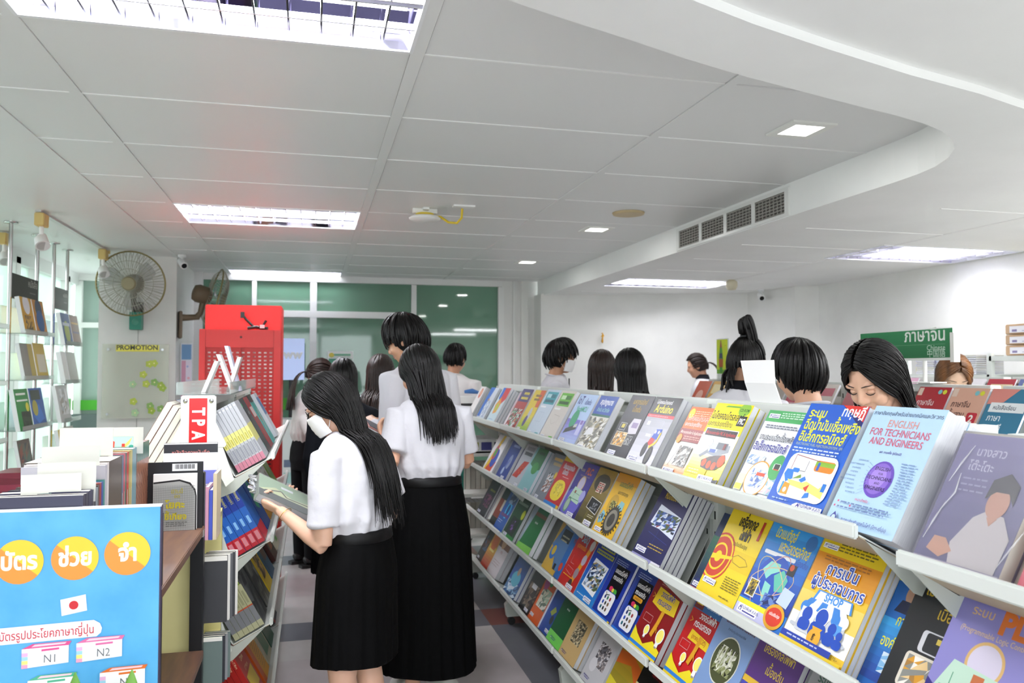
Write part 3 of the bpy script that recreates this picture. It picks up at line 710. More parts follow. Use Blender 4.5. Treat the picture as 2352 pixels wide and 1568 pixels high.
efig = [('R', 0, .87, 1, 1, '55b06a'), ('R', 0, 0, 1, .045, '3f9f58')] + logo(.05, .91, .26) + lines(.35, .98, .965, 3, .025, 'd8f0dc', seed=4) + lines(.1, .95, .82, 2, .025, '7a8090', seed=6) + [('T', .08, .66, .13, 'งานระบบฉีดเชื้อเพลิง', '3a3f48', 'l', .008, .78), ('T', .04, .54, .17, 'อิเล็กทรอนิกส์', '4a4a9c', 'l', .015, .85)] + \
       [('N', .05, .38, .45, .48, ['dfe8f2', 'b8c8e0', 'f2f4f8', '8aa6cc'], 6, 3, 2), ('N', .62, .1, .95, .42, ['f2f4f8', 'c8d8e8', '9ac0d0', 'e8c8d0', 'f6f6f8'], 5, 7, 3), ('R', .02, .08, .2, .26, 'f0e8c0'), ('R', .03, .09, .19, .15, 'eedb4a'), ('E', .46, .24, .27, .26, 'e0a23a'), ('E', .46, .24, .25, .24, 'fafafa'), ('N', .3, .14, .64, .34, ['fafafa', 'c8d2e8', '5a74b8', '8aa4d8', 'e8e8f0'], 7, 6, 8), ('R', .42, .27, .62, .305, 'd8502e'), ('E', .8, .39, .16, .18, '45a85c'), rr_(.72, .36, .88, .43, 'e8f2ea', .03), ('R', .74, .365, .86, .425, '2a3a30'), ('R', .74, .36, .86, .372, 'c85030')]
ardu = [('G', 0, 0, 1, .75, 'a9acb4', 'e4e3ec'), ('R', 0, .74, 1, 1, '0d0d0f'), ('R', 0, .7, 1, .745, 'd02434'), ('T', .42, .9, .09, 'ไมโครคอนโทรลเลอร์', 'ffffff', 'c', .015, .8), ('T', .5, .775, .21, 'Arduino', 'f0e03a', 'c', .02, .95)] + lines(.06, .94, .715, 1, .02, 'f0b0b0', seed=2) + \
       [('R', .14, .58, .26, .64, 'e4e8f4'), ('R', .3, .42, .5, .46, 'e4e8f4'), ('L', [(.2, .66), (.75, .66), (.75, .5)], .006, 'd8dae4'), ('P', [(.55, .4), (.62, .54), (.82, .55), (.78, .4)], '2a52b8'), ('P', [(.5, .32), (.55, .42), (.72, .4), (.68, .3)], 'c02a2e'), ('L', [(.82, .5), (.8, .36), (.62, .28)], .05, 'f0c82a'), ('E', .5, .24, .08, .13, '17181a'), ('E', .74, .17, .1, .17, '17181a'), ('E', .74, .17, .06, .12, '4a4a44'), ('C', .62, .5, .03, 'f0f0f0'), ('C', .74, .5, .03, 'f0f0f0')] + logo(.05, .06, .34)
mecha = [('T', .5, .86, .14, 'เมคาทรอนิกส์', 'c9a84a', 'c', .01, .8), ('T', .5, .74, .14, 'เบื้องต้น', 'c9a84a', 'c', .01, .8), ('P', [(.5, .52), (.58, .64), (.9, .64), (.94, .42), (.62, .4)], 'd8d4dc'), ('R', .62, .5, .86, .58, '9a8ab0'), ('R', .12, .44, .4, .56, 'b8b8b4'), ('R', .14, .45, .38, .55, '1c2638'), ('R', .2, .48, .34, .54, 'd8c860'), ('R', .1, .2, .62, .42, 'd8cfb4'), ('N', .12, .21, .6, .41, ['d89a3a', 'e8c070', 'a08050', 'f0e8d8', '7a6a58'], 7, 5, 4), ('R', .64, .24, .9, .38, '9a9a98'), ('N', .65, .25, .89, .37, ['3a3c40', '7a7c80', 'b8b8b4', '1a1c20'], 5, 4, 6)] + logo(.14, .06, .34)
law = [('R', 0, .66, 1, 1, '2a52a8'), ('R', 0, .62, 1, .66, '2a6a58'), ('T', .5, .84, .17, 'สรุปกฎหมาย', 'ffffff', 'c', .02, .8), ('T', .5, .71, .12, 'สำหรับ จป.วิชาชีพ', '9fd8d0', 'c', .01, .8), ('N', 0, .02, 1, .6, ['8a887a', 'b8b4a4', 'd8d6cc', '5a5448', 'e8e6e0', '9a8a60', '72706a'], 8, 10, 9), ('P', [(.1, .25), (.2, .4), (.5, .42), (.55, .3)], 'e8e8ea')] + logo(.05, .02, .34)
iot = [('G', 0, 0, 1, .5, '7a70c8', 'b8cdf0'), ('T', .1, .8, .24, 'IoT', '3a3a8c', 'l', .01, .85), ('T', .5, .8, .13, 'เบื้องต้น', '4a5a9c', 'l', .01, .8), ('T', .5, .66, .15, 'NodeMCU', '5fb89c', 'c', .02, .85), ('E', .35, .5, .17, .19, '3aa070'), ('P', [(.1, .2), (.14, .3), (.66, .42), (.68, .32)], '3c423e'), ('P', [(.5, .34), (.52, .4), (.66, .43), (.67, .36)], 'c8ccc4'), ('R', .74, .22, .94, .5, 'c8c8ee'), ('R', .78, .42, .9, .5, '8a70b8')] + logo(.08, .06, .3)
def plain(*p): return list(p)
plc = [('G', 0, 0, 1, 1, '4a3aa0', '2c2170'), ('E', .4, .25, .5, .3, '6a62c4'), ('T', .24, .83, .1, 'ระบบ', 'e0c8a0', 'c', .01), ('T', .62, .8, .2, 'PLC', 'd8622a', 'c', .04), ('T', .5, .745, .05, '(Programmable Logic Controller)', 'b8a0a0', 'c', .005, .8), ('C', .5, .61, .18, 'd8b878'), ('C', .5, .61, .15, 'c8c0d8'), ('P', [(.16, .3), (.26, .54), (.92, .5), (.8, .26)], 'b9d8c0'), ('L', [(.3, .44), (.7, .42)], .01, '5a9a7a'), ('L', [(.4, .44), (.38, .36)], .01, '5a9a7a'), ('R', .36, .43, .44, .48, '8a4a2a'), ('C', .85, .42, .13, 'a8a8e0'), ('E', .28, .2, .13, .17, '6a9a78'), ('E', .28, .2, .1, .13, 'a8c0a8')] + lines(.2, .8, .32, 1, .02, '4a8a6a') + logo(.5, .03, .36)
efi = [('G', 0, 0, 1, 1, 'a8892e', '4a4420'), ('E', .5, .75, .4, .2, '3a3220'), ('T', .5, .86, .1, 'เครื่องยนต์', '5a5020', 'c', .01, .8), ('T', .52, .6, .28, 'EFI', 'f4e8d8', 'c', .06), ('T', .52, .6, .28, 'EFI', 'a83020', 'c', .01), ('P', [(.28, .3), (.32, .5), (.95, .46), (.9, .24)], 'd8d8d4'), ('P', [(.3, .31), (.34, .49), (.93, .45), (.88, .255)], '15171a'), ('N', .45, .3, .8, .42, ['2a2c30', '55585e', '8a8e94', '1a1c1e'], 6, 4, 3), ('R', .42, 0, .52, .25, '6a6228'), ('R', .7, 0, .76, .22, '6a6228')] + lines(.55, .9, .2, 2, .03, 'd8d0b0', seed=4) + logo(.5, .04, .4)
motor = [('R', 0, .85, 1, 1, 'e09c28'), ('T', .55, .8, .14, 'มอเตอร์ไฟฟ้า', '4c8a5a', 'c', .015, .8), ('T', .58, .68, .1, 'และการควบคุม', '6a5a1a', 'c', .005, .8), ('C', .36, .5, .2, 'c9a030'), ('N', .26, .44, .5, .56, ['8a8a40', '4a4a20', 'b8b060'], 4, 4, 2), ('P', [(.6, .5), (.66, .6), (.84, .58), (.86, .46), (.7, .44)], '8cc4cc'), ('P', [(.02, .26), (.1, .38), (.24, .34), (.26, .2), (.1, .16)], '7cbcd0'), ('N', .06, .22, .2, .32, ['4a6a7a', 'c8d8dc', '2a3a40'], 3, 3, 5)] + \
        [('P', [(.62 + .36 * math.cos(a), .28 + .24 * math.sin(a)), (.62 + .36 * math.cos(a + .16), .28 + .24 * math.sin(a + .16)), (.62 + .28 * math.cos(a + .1), .28 + .19 * math.sin(a + .1))], '2a2820') for a in [i * .27 for i in range(24)]] + [('E', .62, .28, .28, .26, '3a3830'), ('E', .62, .28, .22, .2, '8a8678'), ('E', .62, .28, .14, .13, '3c3a34')] + logo(.1, .05, .32)
dcm = [('T', .3, .82, .16, 'เครื่องกลไฟฟ้า', 'f2f4f0', 'l', .01, .75), ('T', .4, .7, .16, 'กระแสตรง', 'd8c05a', 'l', .01, .75), ('R', .2, .62, .7, .64, 'c0a040'), ('N', .1, .32, .95, .6, ['0e2a2c', '2a5a58', '0c1a1c', '9ad8d0', '7a2a2a', '163c3c'], 9, 6, 7)] + [('L', [(.3, .3), (.42, .56)], .012, 'd8e8e8')] + lines(.3, .9, .2, 2, .035, 'c8e0d8', seed=3) + logo(.1, .06, .3)
trafo = [('T', .55, .83, .16, 'หม้อแปลงไฟฟ้า', 'e4c436', 'c', .012, .72), ('P', [(.12, .48), (.2, .74), (.96, .66), (.98, .38)], 'dfe6f4'), ('N', .2, .44, .95, .66, ['2a4a8a', 'dfe6f4', '4a6ab0', '1a2440', 'b8c8e8', '50603a', 'a03030'], 9, 6, 11), ('L', [(.2, .36), (.9, .3)], .006, '3a4a9a'), ('L', [(.5, .46), (.44, .1)], .006, '3a4a9a')] + lines(.4, .9, .22, 2, .04, 'c8a83a', seed=3) + [('R', 0, .0, 1, .05, '9a98c8'), ('R', .7, 0, 1, .05, 'e8e4f0')] + logo(.06, .09, .34)
acb = [('G', 0, .12, 1, .7, '2a6a50', '14284e'), ('T', .34, .82, .17, 'วงจรไฟฟ้า', 'f0f0d0', 'l', .015, .8), ('T', .3, .7, .17, 'กระแสสลับ', '8fc0e8', 'l', .015, .8), ('L', [(.3, .5), (.4, .54), (.44, .5), (.52, .56), (.6, .52), (.62, .6)], .012, 'c8e0d8'), ('L', [(.6, .5), (.56, .36), (.5, .3)], .012, 'c8e0d8')] + bulb(.42, .4, 1.1) + [('L', [(.4, .28), (.4, .18), (.8, .18)], .012, 'f0f0f0'), ('P', [(0, .03), (.1, .15), (.9, .15), (1, .03)], '1c2c6c'), ('R', 0, 0, 1, .035, 'b02a3a')] + lines(.4, .9, .12, 2, .03, 'c8d0e8', seed=3) + logo(.04, .05, .3)
elm = [('R', .35, .38, 1, .58, 'e8c81c'), ('C', .16, .45, .35, 'c8402a'), ('C', .16, .45, .32, 'f0d424'), ('C', .16, .45, .29, 'c8402a'), ('C', .16, .45, .2, 'f0d424'), ('C', .16, .45, .17, 'c8402a'), ('C', .16, .45, .08, 'f0d424'), ('P', [(0, .4), (.5, .47), (.5, .5), (0, .46)], 'f0d424'), ('T', .52, .84, .2, 'เครื่องกล', '1d1c12', 'c', .035, .62), ('T', .56, .7, .2, 'ไฟฟ้า', '1d1c12', 'c', .035, .62), ('T', .86, .76, .34, '1', 'b83020', 'c', .05, .8), ('T', .55, .62, .075, '(ฉบับปรับปรุง)', '5a5a20', 'c', .005, .8), ('L', [(.5, .5), (.6, .54), (.8, .52), (.9, .47), (.75, .43), (.55, .45), (.5, .5)], .01, 'a88a28')] + lines(.55, .95, .28, 6, .025, '8a7a20', seed=4) + lines(.6, .85, .07, 1, .03, '8a7a20') + logo(.08, .14, .32)
pneu = [('G', 0, .2, 1, 1, '3aa4f0', '1e3c9c'), ('T', .36, .86, .19, 'นิวแมติกส์', 'f0dc2e', 'c', .015, .55), ('T', .62, .74, .19, 'และไฮดรอลิกส์', 'f0dc2e', 'c', .015, .55), rr_(.08, .675, .72, .715, 'f4f6fa', .02), ('T', .84, .66, .11, 'เบื้องต้น', '2a4ab0', 'c', .01, .7), ('C', .86, .9, .1, '3a78c0'), ('C', .44, .43, .33, '1f52b8'), ('P', [(.2, .52), (.3, .62), (.5, .62), (.52, .55), (.4, .5), (.34, .44)], '8fd8c8'), ('P', [(.46, .5), (.6, .58), (.74, .5), (.72, .38), (.58, .36)], '5fc0a8'), ('P', [(.34, .42), (.48, .4), (.5, .3), (.42, .22), (.36, .32)], '8fd8c8')] + \
       [('L', [(.44 + .42 * math.cos(a) * math.cos(k) - .2 * math.sin(a) * math.sin(k), .43 + .3 * math.cos(a) * math.sin(k) + .14 * math.sin(a) * math.cos(k)) for a in [i * PI / 12 for i in range(25)]], .012, c) for k, c in ((.3, 'd8b890'), (1.2, 'd8a8a0'), (-.7, 'd8c890'))] + [('R', .66, .55, .8, .66, '20262e'), ('C', .72, .63, .04, 'c8502a'), ('P', [(.7, .28), (.74, .44), (.96, .42), (.92, .26)], 'c8d8f4'), ('R', .06, .22, .26, .4, 'e4e8ec'), ('N', .08, .23, .24, .39, ['d8b82a', '2a2c30', '8a7a30'], 4, 5, 3), ('N', .44, .2, .7, .32, ['2a4aa0', '6a8ac8', '1c2c60'], 4, 4, 4), ('P', [(0, .13), (0, .18), (.7, .18), (.7, .13)], 'f0e42e'), ('R', 0, .03, .75, .13, 'c8c8ea'), ('R', 0, 0, 1, .03, '2030a0'), ('E', .78, .15, .19, .15, 'e0a82a'), ('E', .78, .15, .15, .11, 'd83a24')] + [('T', .78, .155, .05, 'ฉบับปรับปรุง', 'ffffff', 'c', .015, .8)] + logo(.06, .045, .42)
draft = [('R', 0, .88, 1, 1, 'e0b428'), ('R', 0, 0, 1, 1, 'c4242a'), ('R', 0, .9, 1, 1, 'e4c22a'), ('T', .52, .76, .15, 'เขียนแบบเทคนิค', 'cfe6f4', 'c', .02, .72), ('T', .45, .65, .15, 'เบื้องต้น', 'cfe6f4', 'c', .02, .72), rr_(.12, .14, .86, .54, 'f0dc30', .3, .6), ('N', .3, .24, .7, .48, ['f0dc30', 'e0cc2a', 'c8b428', 'f0e060'], 6, 6, 3), ('R', 0, .02, .85, .09, '2f86d8'), ('R', .85, .02, 1, .09, 'e4c22a')] + lines(.4, .8, .6, 1, .02, 'f0d0d0')
mat_ = [('T', .4, .8, .26, 'วัสดุ', '8ac0d8', 'c', .03, .9), ('T', .38, .68, .13, 'อุตสาหกรรม', 'f0a02a', 'c', .01, .8), ('L', [(.9, .95), (.62, .02)], .16, 'e09a2a'), ('C', .86, .82, .11, 'd8d4d0'), ('C', .78, .55, .11, 'b8b0c0'), ('C', .7, .3, .11, '9a8a90'), ('C', .63, .1, .1, '4a3a3a'), ('L', [(.2, .54), (.2, .4), (.4, .4)], .008, 'e0a0a0'), ('L', [(.14, .34), (.5, .32), (.48, .22), (.12, .26), (.14, .34)], .008, 'e0a0a0')] + lines(.1, .6, .18, 1, .025, 'f0d030') + logo(.5, .02, .36)
auto = [('G', 0, 0, 1, .9, '2030a0', '2a86d0'), ('R', .2, .88, .9, .94, 'c9c83a'), ('R', .1, .78, .95, .85, 'c9c83a')] + lines(.22, .88, .9, 1, .02, '2a60a8', th=.03) + lines(.12, .93, .8, 1, .02, '2a60a8', th=.03) + [('P', [(.14, .22), (.22, .7), (.95, .66), (.86, .16)], 'f0f2f6'), ('N', .2, .24, .88, .64, ['1c2c50', '4a6aa0', 'c8d8ec', '8a9ab0', '50603a', 'f0f2f6', 'a89060'], 7, 8, 6)] + lines(.1, .5, .08, 1, .025, 'e8eaf4') + logo(.5, .04, .36)
pneue = [('T', .52, .86, .12, 'นิวแมติกส์ไฟฟ้าเบื้องต้น', '6a3a3a', 'c', .012, .68), ('T', .5, .79, .05, 'สำหรับครู-ประกอบอาชีพ', '4a5a7a', 'c'), ('E', .5, .5, .33, .34, 'd8d8cc'), ('E', .5, .5, .31, .32, '4a5030'), ('N', .28, .36, .72, .64, ['2a2c1c', '6a7048', 'b8bca0', '8a9060', 'e0e0d0'], 8, 7, 5)] + [('L', [(.3 + .1 * i, .44), (.34 + .1 * i, .64)], .02, 'd8d8d0') for i in range(4)]
elb = [('R', 0, .5, 1, 1, '5a3480'), ('T', .5, .8, .16, 'เครื่องกลไฟฟ้า', 'd8c03a', 'c', .012, .75), ('T', .56, .62, .16, 'เบื้องต้น', 'd8c03a', 'c', .012, .75), ('R', 0, .46, .6, .52, 'e0b83a'), ('R', 0, 0, .7, .46, '4a4ab0'), ('L', [(.2, .1), (.34, .44), (.48, .1)], .02, '8a90d0'), ('L', [(.1, .36), (.6, .4)], .01, '8a90d0'), ('P', [(.5, 0), (.6, .4), (1, .45), (1, 0)], 'f0d83a'), ('C', .8, .22, .12, 'c8b060')]
T_ = lambda x, y, s, c, z=.1: [('T', x, y, z, s, c, 'c', .015, .8)]
cards = [('G', 0, .2, 1, 1, '3a90d8', '16246c')]
# row, y of spine edge, width, height, thickness, copies, inset, cover colour, art, label, short name
RACK = [
 (0, 5.88, .17, .25, .014, 5, 0, 'f0eeec', [('E', .55, .78, .22, .24, 'd8582a'), ('E', .55, .8, .12, .14, 'f0c8a0')], 'white book with orange oval at the far end of the top shelf', 'white book with orange oval'),
 (0, 5.53, .24, .25, .016, 2, 0, 'd2dae4', [('P', [(0, 0), (0, 1), (.55, 1), (.3, .4), (.35, 0)], '3f74cc'), ('C', .45, .55, .12, 'd8a060'), ('N', .35, .1, .8, .6, ['b8c4d4', 'e8ecf2', '8aa0c0'], 5, 5, 1)] + logo(.05, .04, .3), 'blue and silver book on the top shelf next to orange oval book', 'blue and silver book'),
 (0, 5.19, .22, .255, .018, 4, 0, 'cfe2ea', [('P', [(.4, 1), (.36, .62), (.7, .55), (1, .7), (1, 1)], 'd04048'), ('P', [(.1, 1), (.1, .7), (.4, .62), (.4, 1)], '2f68c8'), ('P', [(.15, .5), (.4, .75), (.7, .55), (.62, .3), (.3, .25)], 'e89a3a'), ('C', .45, .45, .14, 'b8cc4a')] + lines(.2, .7, .1, 1, .02, '4a8ac8'), 'pale blue book with orange flower and red corner', 'flower patterned pale book'),
 (0, 4.84, .16, .25, .012, 2, .03, 'c9b4bc', [('R', .3, 0, .6, .7, 'b85a64'), ('R', .1, .1, .4, .4, 'e0dce0')], 'greyish pink book half hidden on the top shelf', 'greyish pink book'),
 (0, 4.67, .23, .26, .014, 2, 0, 'b83a36', [('R', 0, .68, 1, 1, '4a4478'), ('R', .3, .86, .8, .92, 'd8c84a'), ('R', .2, .74, .85, .8, 'd8c84a'), ('N', .05, .05, .95, .5, ['8a2a2a', 'd8dce0', '4aa078', '2a1a1a', 'c8e0d0', 'c84a3a'], 7, 7, 2)] + logo(.06, .02, .28), 'red and purple book with yellow lettering and green photo', 'red and purple book'),
 (0, 4.40, .21, .26, .016, 2, 0, 'e8d23a', [('G', 0, 0, 1, .4, 'e8d83a', '8cbc3a'), ('P', [(.55, 1), (.7, .6), (1, .6), (1, 1)], 'd8622a'), ('R', .3, .84, .8, .89, '8a6a2a'), ('R', .3, .75, .8, .8, '8a6a2a'), ('E', .55, .42, .14, .2, 'c8c8d0'), ('E', .45, .26, .13, .16, '5a4a8c')] + logo(.06, .04, .3), 'yellow book with purple drawing and orange corner', 'yellow book with purple drawing'),
 (0, 4.17, .235, .27, .018, 2, 0, 'c9d6e4', [('R', .12, .68, .92, .95, '3aa0ac'), ('R', .2, .82, .5, .9, 'bfe0e4'), ('R', .5, .82, .84, .9, '2a707c'), ('R', .2, .72, .84, .78, '1f5a66'), ('R', .1, .6, .5, .64, 'f0f2f6'), ('L', [(.2, .5), (.6, .5), (.6, .3), (.2, .3), (.2, .5)], .006, 'a8b8cc'), ('L', [(.4, .5), (.4, .2)], .006, 'a8b8cc'), ('R', .65, .04, .9, .08, '3aa0ac')] + logo(.08, .03, .26), 'pale blue workbook with turquoise title block', 'pale blue workbook'),
 (0, 3.92, .235, .27, .018, 2, 0, 'd8d0c8', [('R', .12, .68, .92, .95, '68b838'), ('R', .2, .82, .5, .9, 'd0ecc0'), ('R', .5, .82, .84, .9, '3a7a24'), ('R', .2, .72, .84, .78, '2a5a1c'), ('R', .1, .6, .5, .64, 'f0f0ec'), ('L', [(.3, .5), (.7, .48), (.66, .34)], .008, 'a89c90'), ('L', [(.2, .4), (.4, .3), (.6, .36)], .006, 'b0a498'), ('R', .65, .04, .9, .08, '68b838')] + logo(.08, .03, .26), 'beige workbook with bright green title block', 'beige workbook'),
 (0, 3.62, .25, .26, .02, 2, 0, 'b8d0f2', iot, 'light blue and purple IoT book with circuit board', 'light blue IoT book'),
 (0, 3.34, .215, .26, .028, 1, 0, 'd8d6cc', law, 'law summary book with blue header and factory photo', 'law summary book'),
 (0, 3.11, .19, .25, .014, 1, .05, 'e8ecf2', [('R', 0, .82, 1, 1, 'e8c02a'), ('R', .08, .86, .4, .95, 'f0f0f4'), ('P', [(.1, .3), (.5, .6), (1, .55), (1, .3)], '2f62b8'), ('T', .6, .4, .14, 'งาน', 'e0a030')], 'white book with yellow header behind the black mechatronics book', 'white book with yellow header'),
 (0, 3.0, .22, .275, .016, 2, 0, '14161e', mecha, 'black mechatronics book with four photos on the top shelf', 'black mechatronics book'),
 (0, 2.77, .22, .275, .02, 3, 0, 'cfcfd6', ardu, 'silver Arduino microcontroller book with black header and robot car', 'silver Arduino book'),
 (0, 2.49, .19, .255, .012, 2, .014, 'f4f1ec', org, 'orange and white microcontroller book with grey robot', 'orange microcontroller book'),
 (0, 2.305, .215, .27, .02, 3, 0, 'f2e01e', pic, 'yellow PIC microcontroller book with orange tracked robot', 'yellow PIC book'),
 (0, 2.035, .2, .27, .014, 2, .02, 'f3f4f8', efig, 'white and green fuel injection work book with engine drawing', 'white and green injection book'),
 (0, 1.83, .225, .29, .018, 2, 0, '2462c8', fuel, 'blue fuel injection theory book with red corner and diagram', 'blue injection book'),
 (0, 1.585, .215, .295, .058, 2, 0, 'b9d9f2', eng, 'thick light blue English book for technicians at shelf end', 'thick English book'),
 (1, 5.40, .15, .25, .012, 2, .03, '5a5264', [('N', .1, .1, .9, .8, ['4a4456', '7a7084', '3a3444', '9a90a0'], 5, 6, 1)], 'dull purple book at the far end of the second shelf', 'dull purple book'),
 (1, 5.29, .27, .26, .016, 4, 0, 'eeecf0', [('P', [(.5, 1), (.3, .6), (.15, .2), (.1, 0), (.5, 0), (.45, .4), (.7, 1)], 'f0c82a'), ('P', [(.2, 0), (.8, 0), (.9, .3), (.5, .35)], 'd84a2a'), ('E', .62, .38, .24, .24, '3a56b8'), ('E', .45, .52, .15, .2, 'c83a5a'), ('E', .45, .52, .09, .12, '48b04a'), ('T', .62, .78, .16, '...สี', '4a5a9a')], 'white book with rainbow colour swirl on the second shelf', 'rainbow swirl book'),
 (1, 4.90, .24, .26, .02, 3, 0, '2c3c8c', [('R', .3, .82, .9, .88, '8a9ad0'), ('E', .62, .45, .15, .2, '8a96b8'), ('L', [(.3, .1), (.6, .5)], .1, '5a6ab0'), ('C', .4, .2, .1, 'a8b8d8')] + logo(.5, .03, .3), 'navy book with pale machine picture on the second shelf', 'navy book with pale machine'),
 (1, 4.58, .22, .26, .016, 3, 0, 'b8bcc4', [('R', .2, .86, .9, .95, '8c909a'), ('R', .2, .74, .9, .82, '4a5058'), ('P', [(.05, .2), (.5, .6), (.95, .62), (.55, .2)], 'c03a2a'), ('N', .4, .3, .7, .5, ['d85a3a', 'a82a1a'], 4, 4, 1)] + logo(.6, .03, .3), 'grey book with dark red diamond on the second shelf', 'grey book with red diamond'),
 (1, 4.36, .22, .26, .018, 3, 0, '8ec4c8', [('P', [(.1, .6), (.2, 1), (1, 1), (1, .55), (.7, .5)], '3a7a4a'), ('R', .4, .86, .85, .92, '2a5a3a'), ('E', .6, .55, .25, .16, '4a9a50')] + logo(.55, .04, .3), 'teal book with dark green top beside red diamond book', 'teal book with green top'),
 (1, 4.12, .16, .25, .012, 2, .04, '27397c', [('R', .1, .05, .6, .55, '6ac0e0'), ('R', .1, .7, .9, .76, '8ab0e0'), ('R', .1, .85, .9, .93, 'b03a3a')], 'navy book with light blue panel partly hidden behind robot book', 'navy book with blue panel'),
 (1, 4.03, .19, .26, .012, 2, 0, '7f838c', [('R', .2, .86, .9, .92, 'd8b060'), ('R', .3, .76, .95, .82, 'b8a070'), ('N', .35, .2, .85, .6, ['e8e8ec', 'c8c8cc', '9a5a3a', '4a4c52'], 5, 7, 4), ('C', .9, .58, .1, 'd8b83a')] + logo(.06, .03, .32), 'grey book with white robot arm on the second shelf', 'grey robot arm book'),
 (1, 3.845, .23, .265, .014, 2, 0, 'c4242a', draft, 'red basic drafting book with big yellow panel', 'red drafting book'),
 (1, 3.59, .225, .265, .014, 2, 0, '3c2f88', plc, 'purple PLC book with pale green chart on second shelf', 'purple PLC book'),
 (1, 3.36, .21, .265, .014, 2, 0, '8a7a2c', efi, 'olive EFI engine book with black photo', 'olive EFI book'),
 (1, 3.135, .22, .27, .022, 3, 0, 'ecbc28', motor, 'yellow electric motor control book with large motor', 'yellow motor book'),
 (1, 2.87, .2, .26, .014, 1, .107, '1f6a5c', dcm, 'teal green electric machines book behind the navy transformer book', 'teal electric machines book'),
 (1, 2.71, .235, .28, .016, 5, 0, '1d1e54', trafo, 'navy transformer book with power line workers photo', 'navy transformer book'),
 (1, 2.33, .19, .26, .012, 2, .045, '17305c', acb, 'dark blue AC circuits book with light bulb behind yellow book', 'dark blue AC circuits book'),
 (1, 2.215, .215, .275, .018, 2, 0, 'f0d424', elm, 'yellow electric machines book with red rotor rings', 'yellow electric machines book'),
 (1, 1.995, .22, .275, .016, 2, 0, '2a78d0', pneu, 'blue pneumatics and hydraulics book with globe', 'blue pneumatics book'),
 (1, 1.77, .23, .28, .014, 7, 0, 'f2c83a', shop, 'yellow entrepreneur book with striped SHOP awning', 'yellow SHOP book'),
 (2, 5.49, .24, .25, .014, 2, 0, '35303a', [('R', .3, .7, .9, .76, '8a8a40'), ('N', .2, .25, .9, .6, ['6a2a6a', '3a2a3a', '2a2430', '8a4a6a'], 5, 5, 1)] + logo(.05, .04, .34), 'dark book with magenta picture at third shelf far end', 'dark magenta book'),
 (2, 5.16, .2, .25, .012, 2, .02, '8c3a28', [('R', 0, .7, 1, 1, '2a2a2c'), ('R', 0, 0, 1, .2, '2c2826'), ('R', .5, .4, .9, .7, 'c8c0b0')], 'rust red and black book on the third shelf', 'rust red book'),
 (2, 4.95, .21, .25, .014, 2, 0, '2a56a8', [('E', .6, .55, .22, .28, '3ac0e8'), ('E', .6, .55, .13, .17, '1c3c80'), ('R', .1, .35, .9, .43, '6a3a78'), ('N', .3, .7, .95, .98, ['2a3a6a', '8a9ab8', '4a5a8a'], 4, 3, 2)] + lines(.1, .6, .24, 2, .05, 'e0e8f8'), 'blue book with cyan ring on the third shelf', 'blue book with cyan ring'),
 (2, 4.72, .25, .26, .02, 3, 0, '1c4426', [('R', .1, .8, .9, .86, '8aa08a'), ('P', [(.15, .1), (.2, .5), (.85, .48), (.8, .08)], '0c120e'), ('N', .35, .15, .6, .42, ['8a5ab0', '4a2a60', '0c120e'], 3, 5, 3), ('C', .85, .62, .12, 'c8d42a'), ('R', 0, .0, 1, .08, '2a8a3a')] + logo(.05, .02, .32), 'dark green book with yellow dot and black picture', 'dark green book with yellow dot'),
 (2, 4.38, .26, .26, .026, 2, 0, '1f7a3c', [('R', 0, .78, 1, .86, '8a5a3a'), ('P', [(0, 0), (0, 1), (.3, 1), (.1, .2)], 'a8b8c8'), ('P', [(0, 0), (0, .12), (1, .16), (1, 0)], '8cd85a'), ('T', .55, .62, .06, '● ● ●', 'f0f0f0')], 'green book with lime foot band on the third shelf', 'green lime banded book'),
 (2, 3.93, .21, .25, .012, 2, .02, 'd8b048', [('P', [(.3, 1), (0, .5), (.4, .4), (.7, .1), (1, .1), (1, 1)], '5a80b0'), ('R', .35, .66, .95, .9, '2a2a2c'), ('C', .3, .4, .2, '3a78c8'), ('C', .3, .42, .12, 'd8b83a'), ('R', .7, .1, .85, .22, '3a3a3c')] + lines(.4, .9, .74, 2, .08, 'c8c0a0', th=.03), 'yellow and blue book with black title box', 'yellow blue book'),
 (2, 3.73, .19, .26, .012, 2, .02, '2f6cb8', [('T', .5, .72, .2, 'พลาสติก', 'b0303a', 'c', .02, .7), ('R', .3, .87, .8, .92, 'c8d8ec'), rr_(.4, .3, .92, .64, 'c8ccd0', .08), ('C', .2, .22, .11, 'd84a2a')] + logo(.6, .04, .3), 'blue plastics book with grey panel', 'blue plastics book'),
 (2, 3.6, .225, .27, .014, 1, 0, 'c02a26', mat_, 'red materials book with orange stripe of discs', 'red materials book'),
 (2, 3.365, .225, .27, .018, 2, 0, '2a5ab8', auto, 'blue book with yellow titles and montage of machines', 'blue montage book'),
 (2, 3.135, .2, .27, .012, 2, 0, '22389a', motor_pair(0), 'blue AC motor book with white panel of parts', 'blue AC motor book'),
 (2, 2.93, .19, .27, .012, 2, .012, '24409e', motor_pair(1), 'blue AC motor workbook with orange tag beside maroon book', 'blue AC motor workbook'),
 (2, 2.74, .225, .28, .02, 2, 0, '8c1c1e', dc(0, 0), 'maroon DC circuits book with yellow signboard', 'maroon DC circuits book'),
 (2, 2.46, .2, .28, .016, 2, .01, 'c42224', dc(0, 1), 'bright red DC circuits workbook with light bulb', 'bright red DC workbook'),
 (2, 2.27, .21, .285, .014, 2, 0, '7f9dcc', pneue, 'speckled blue electro-pneumatics book with oval photo', 'speckled blue pneumatics book'),
 (2, 2.055, .21, .285, .018, 2, 0, '5a3480', elb, 'purple basic electric machines book with yellow title', 'purple electric machines book'),
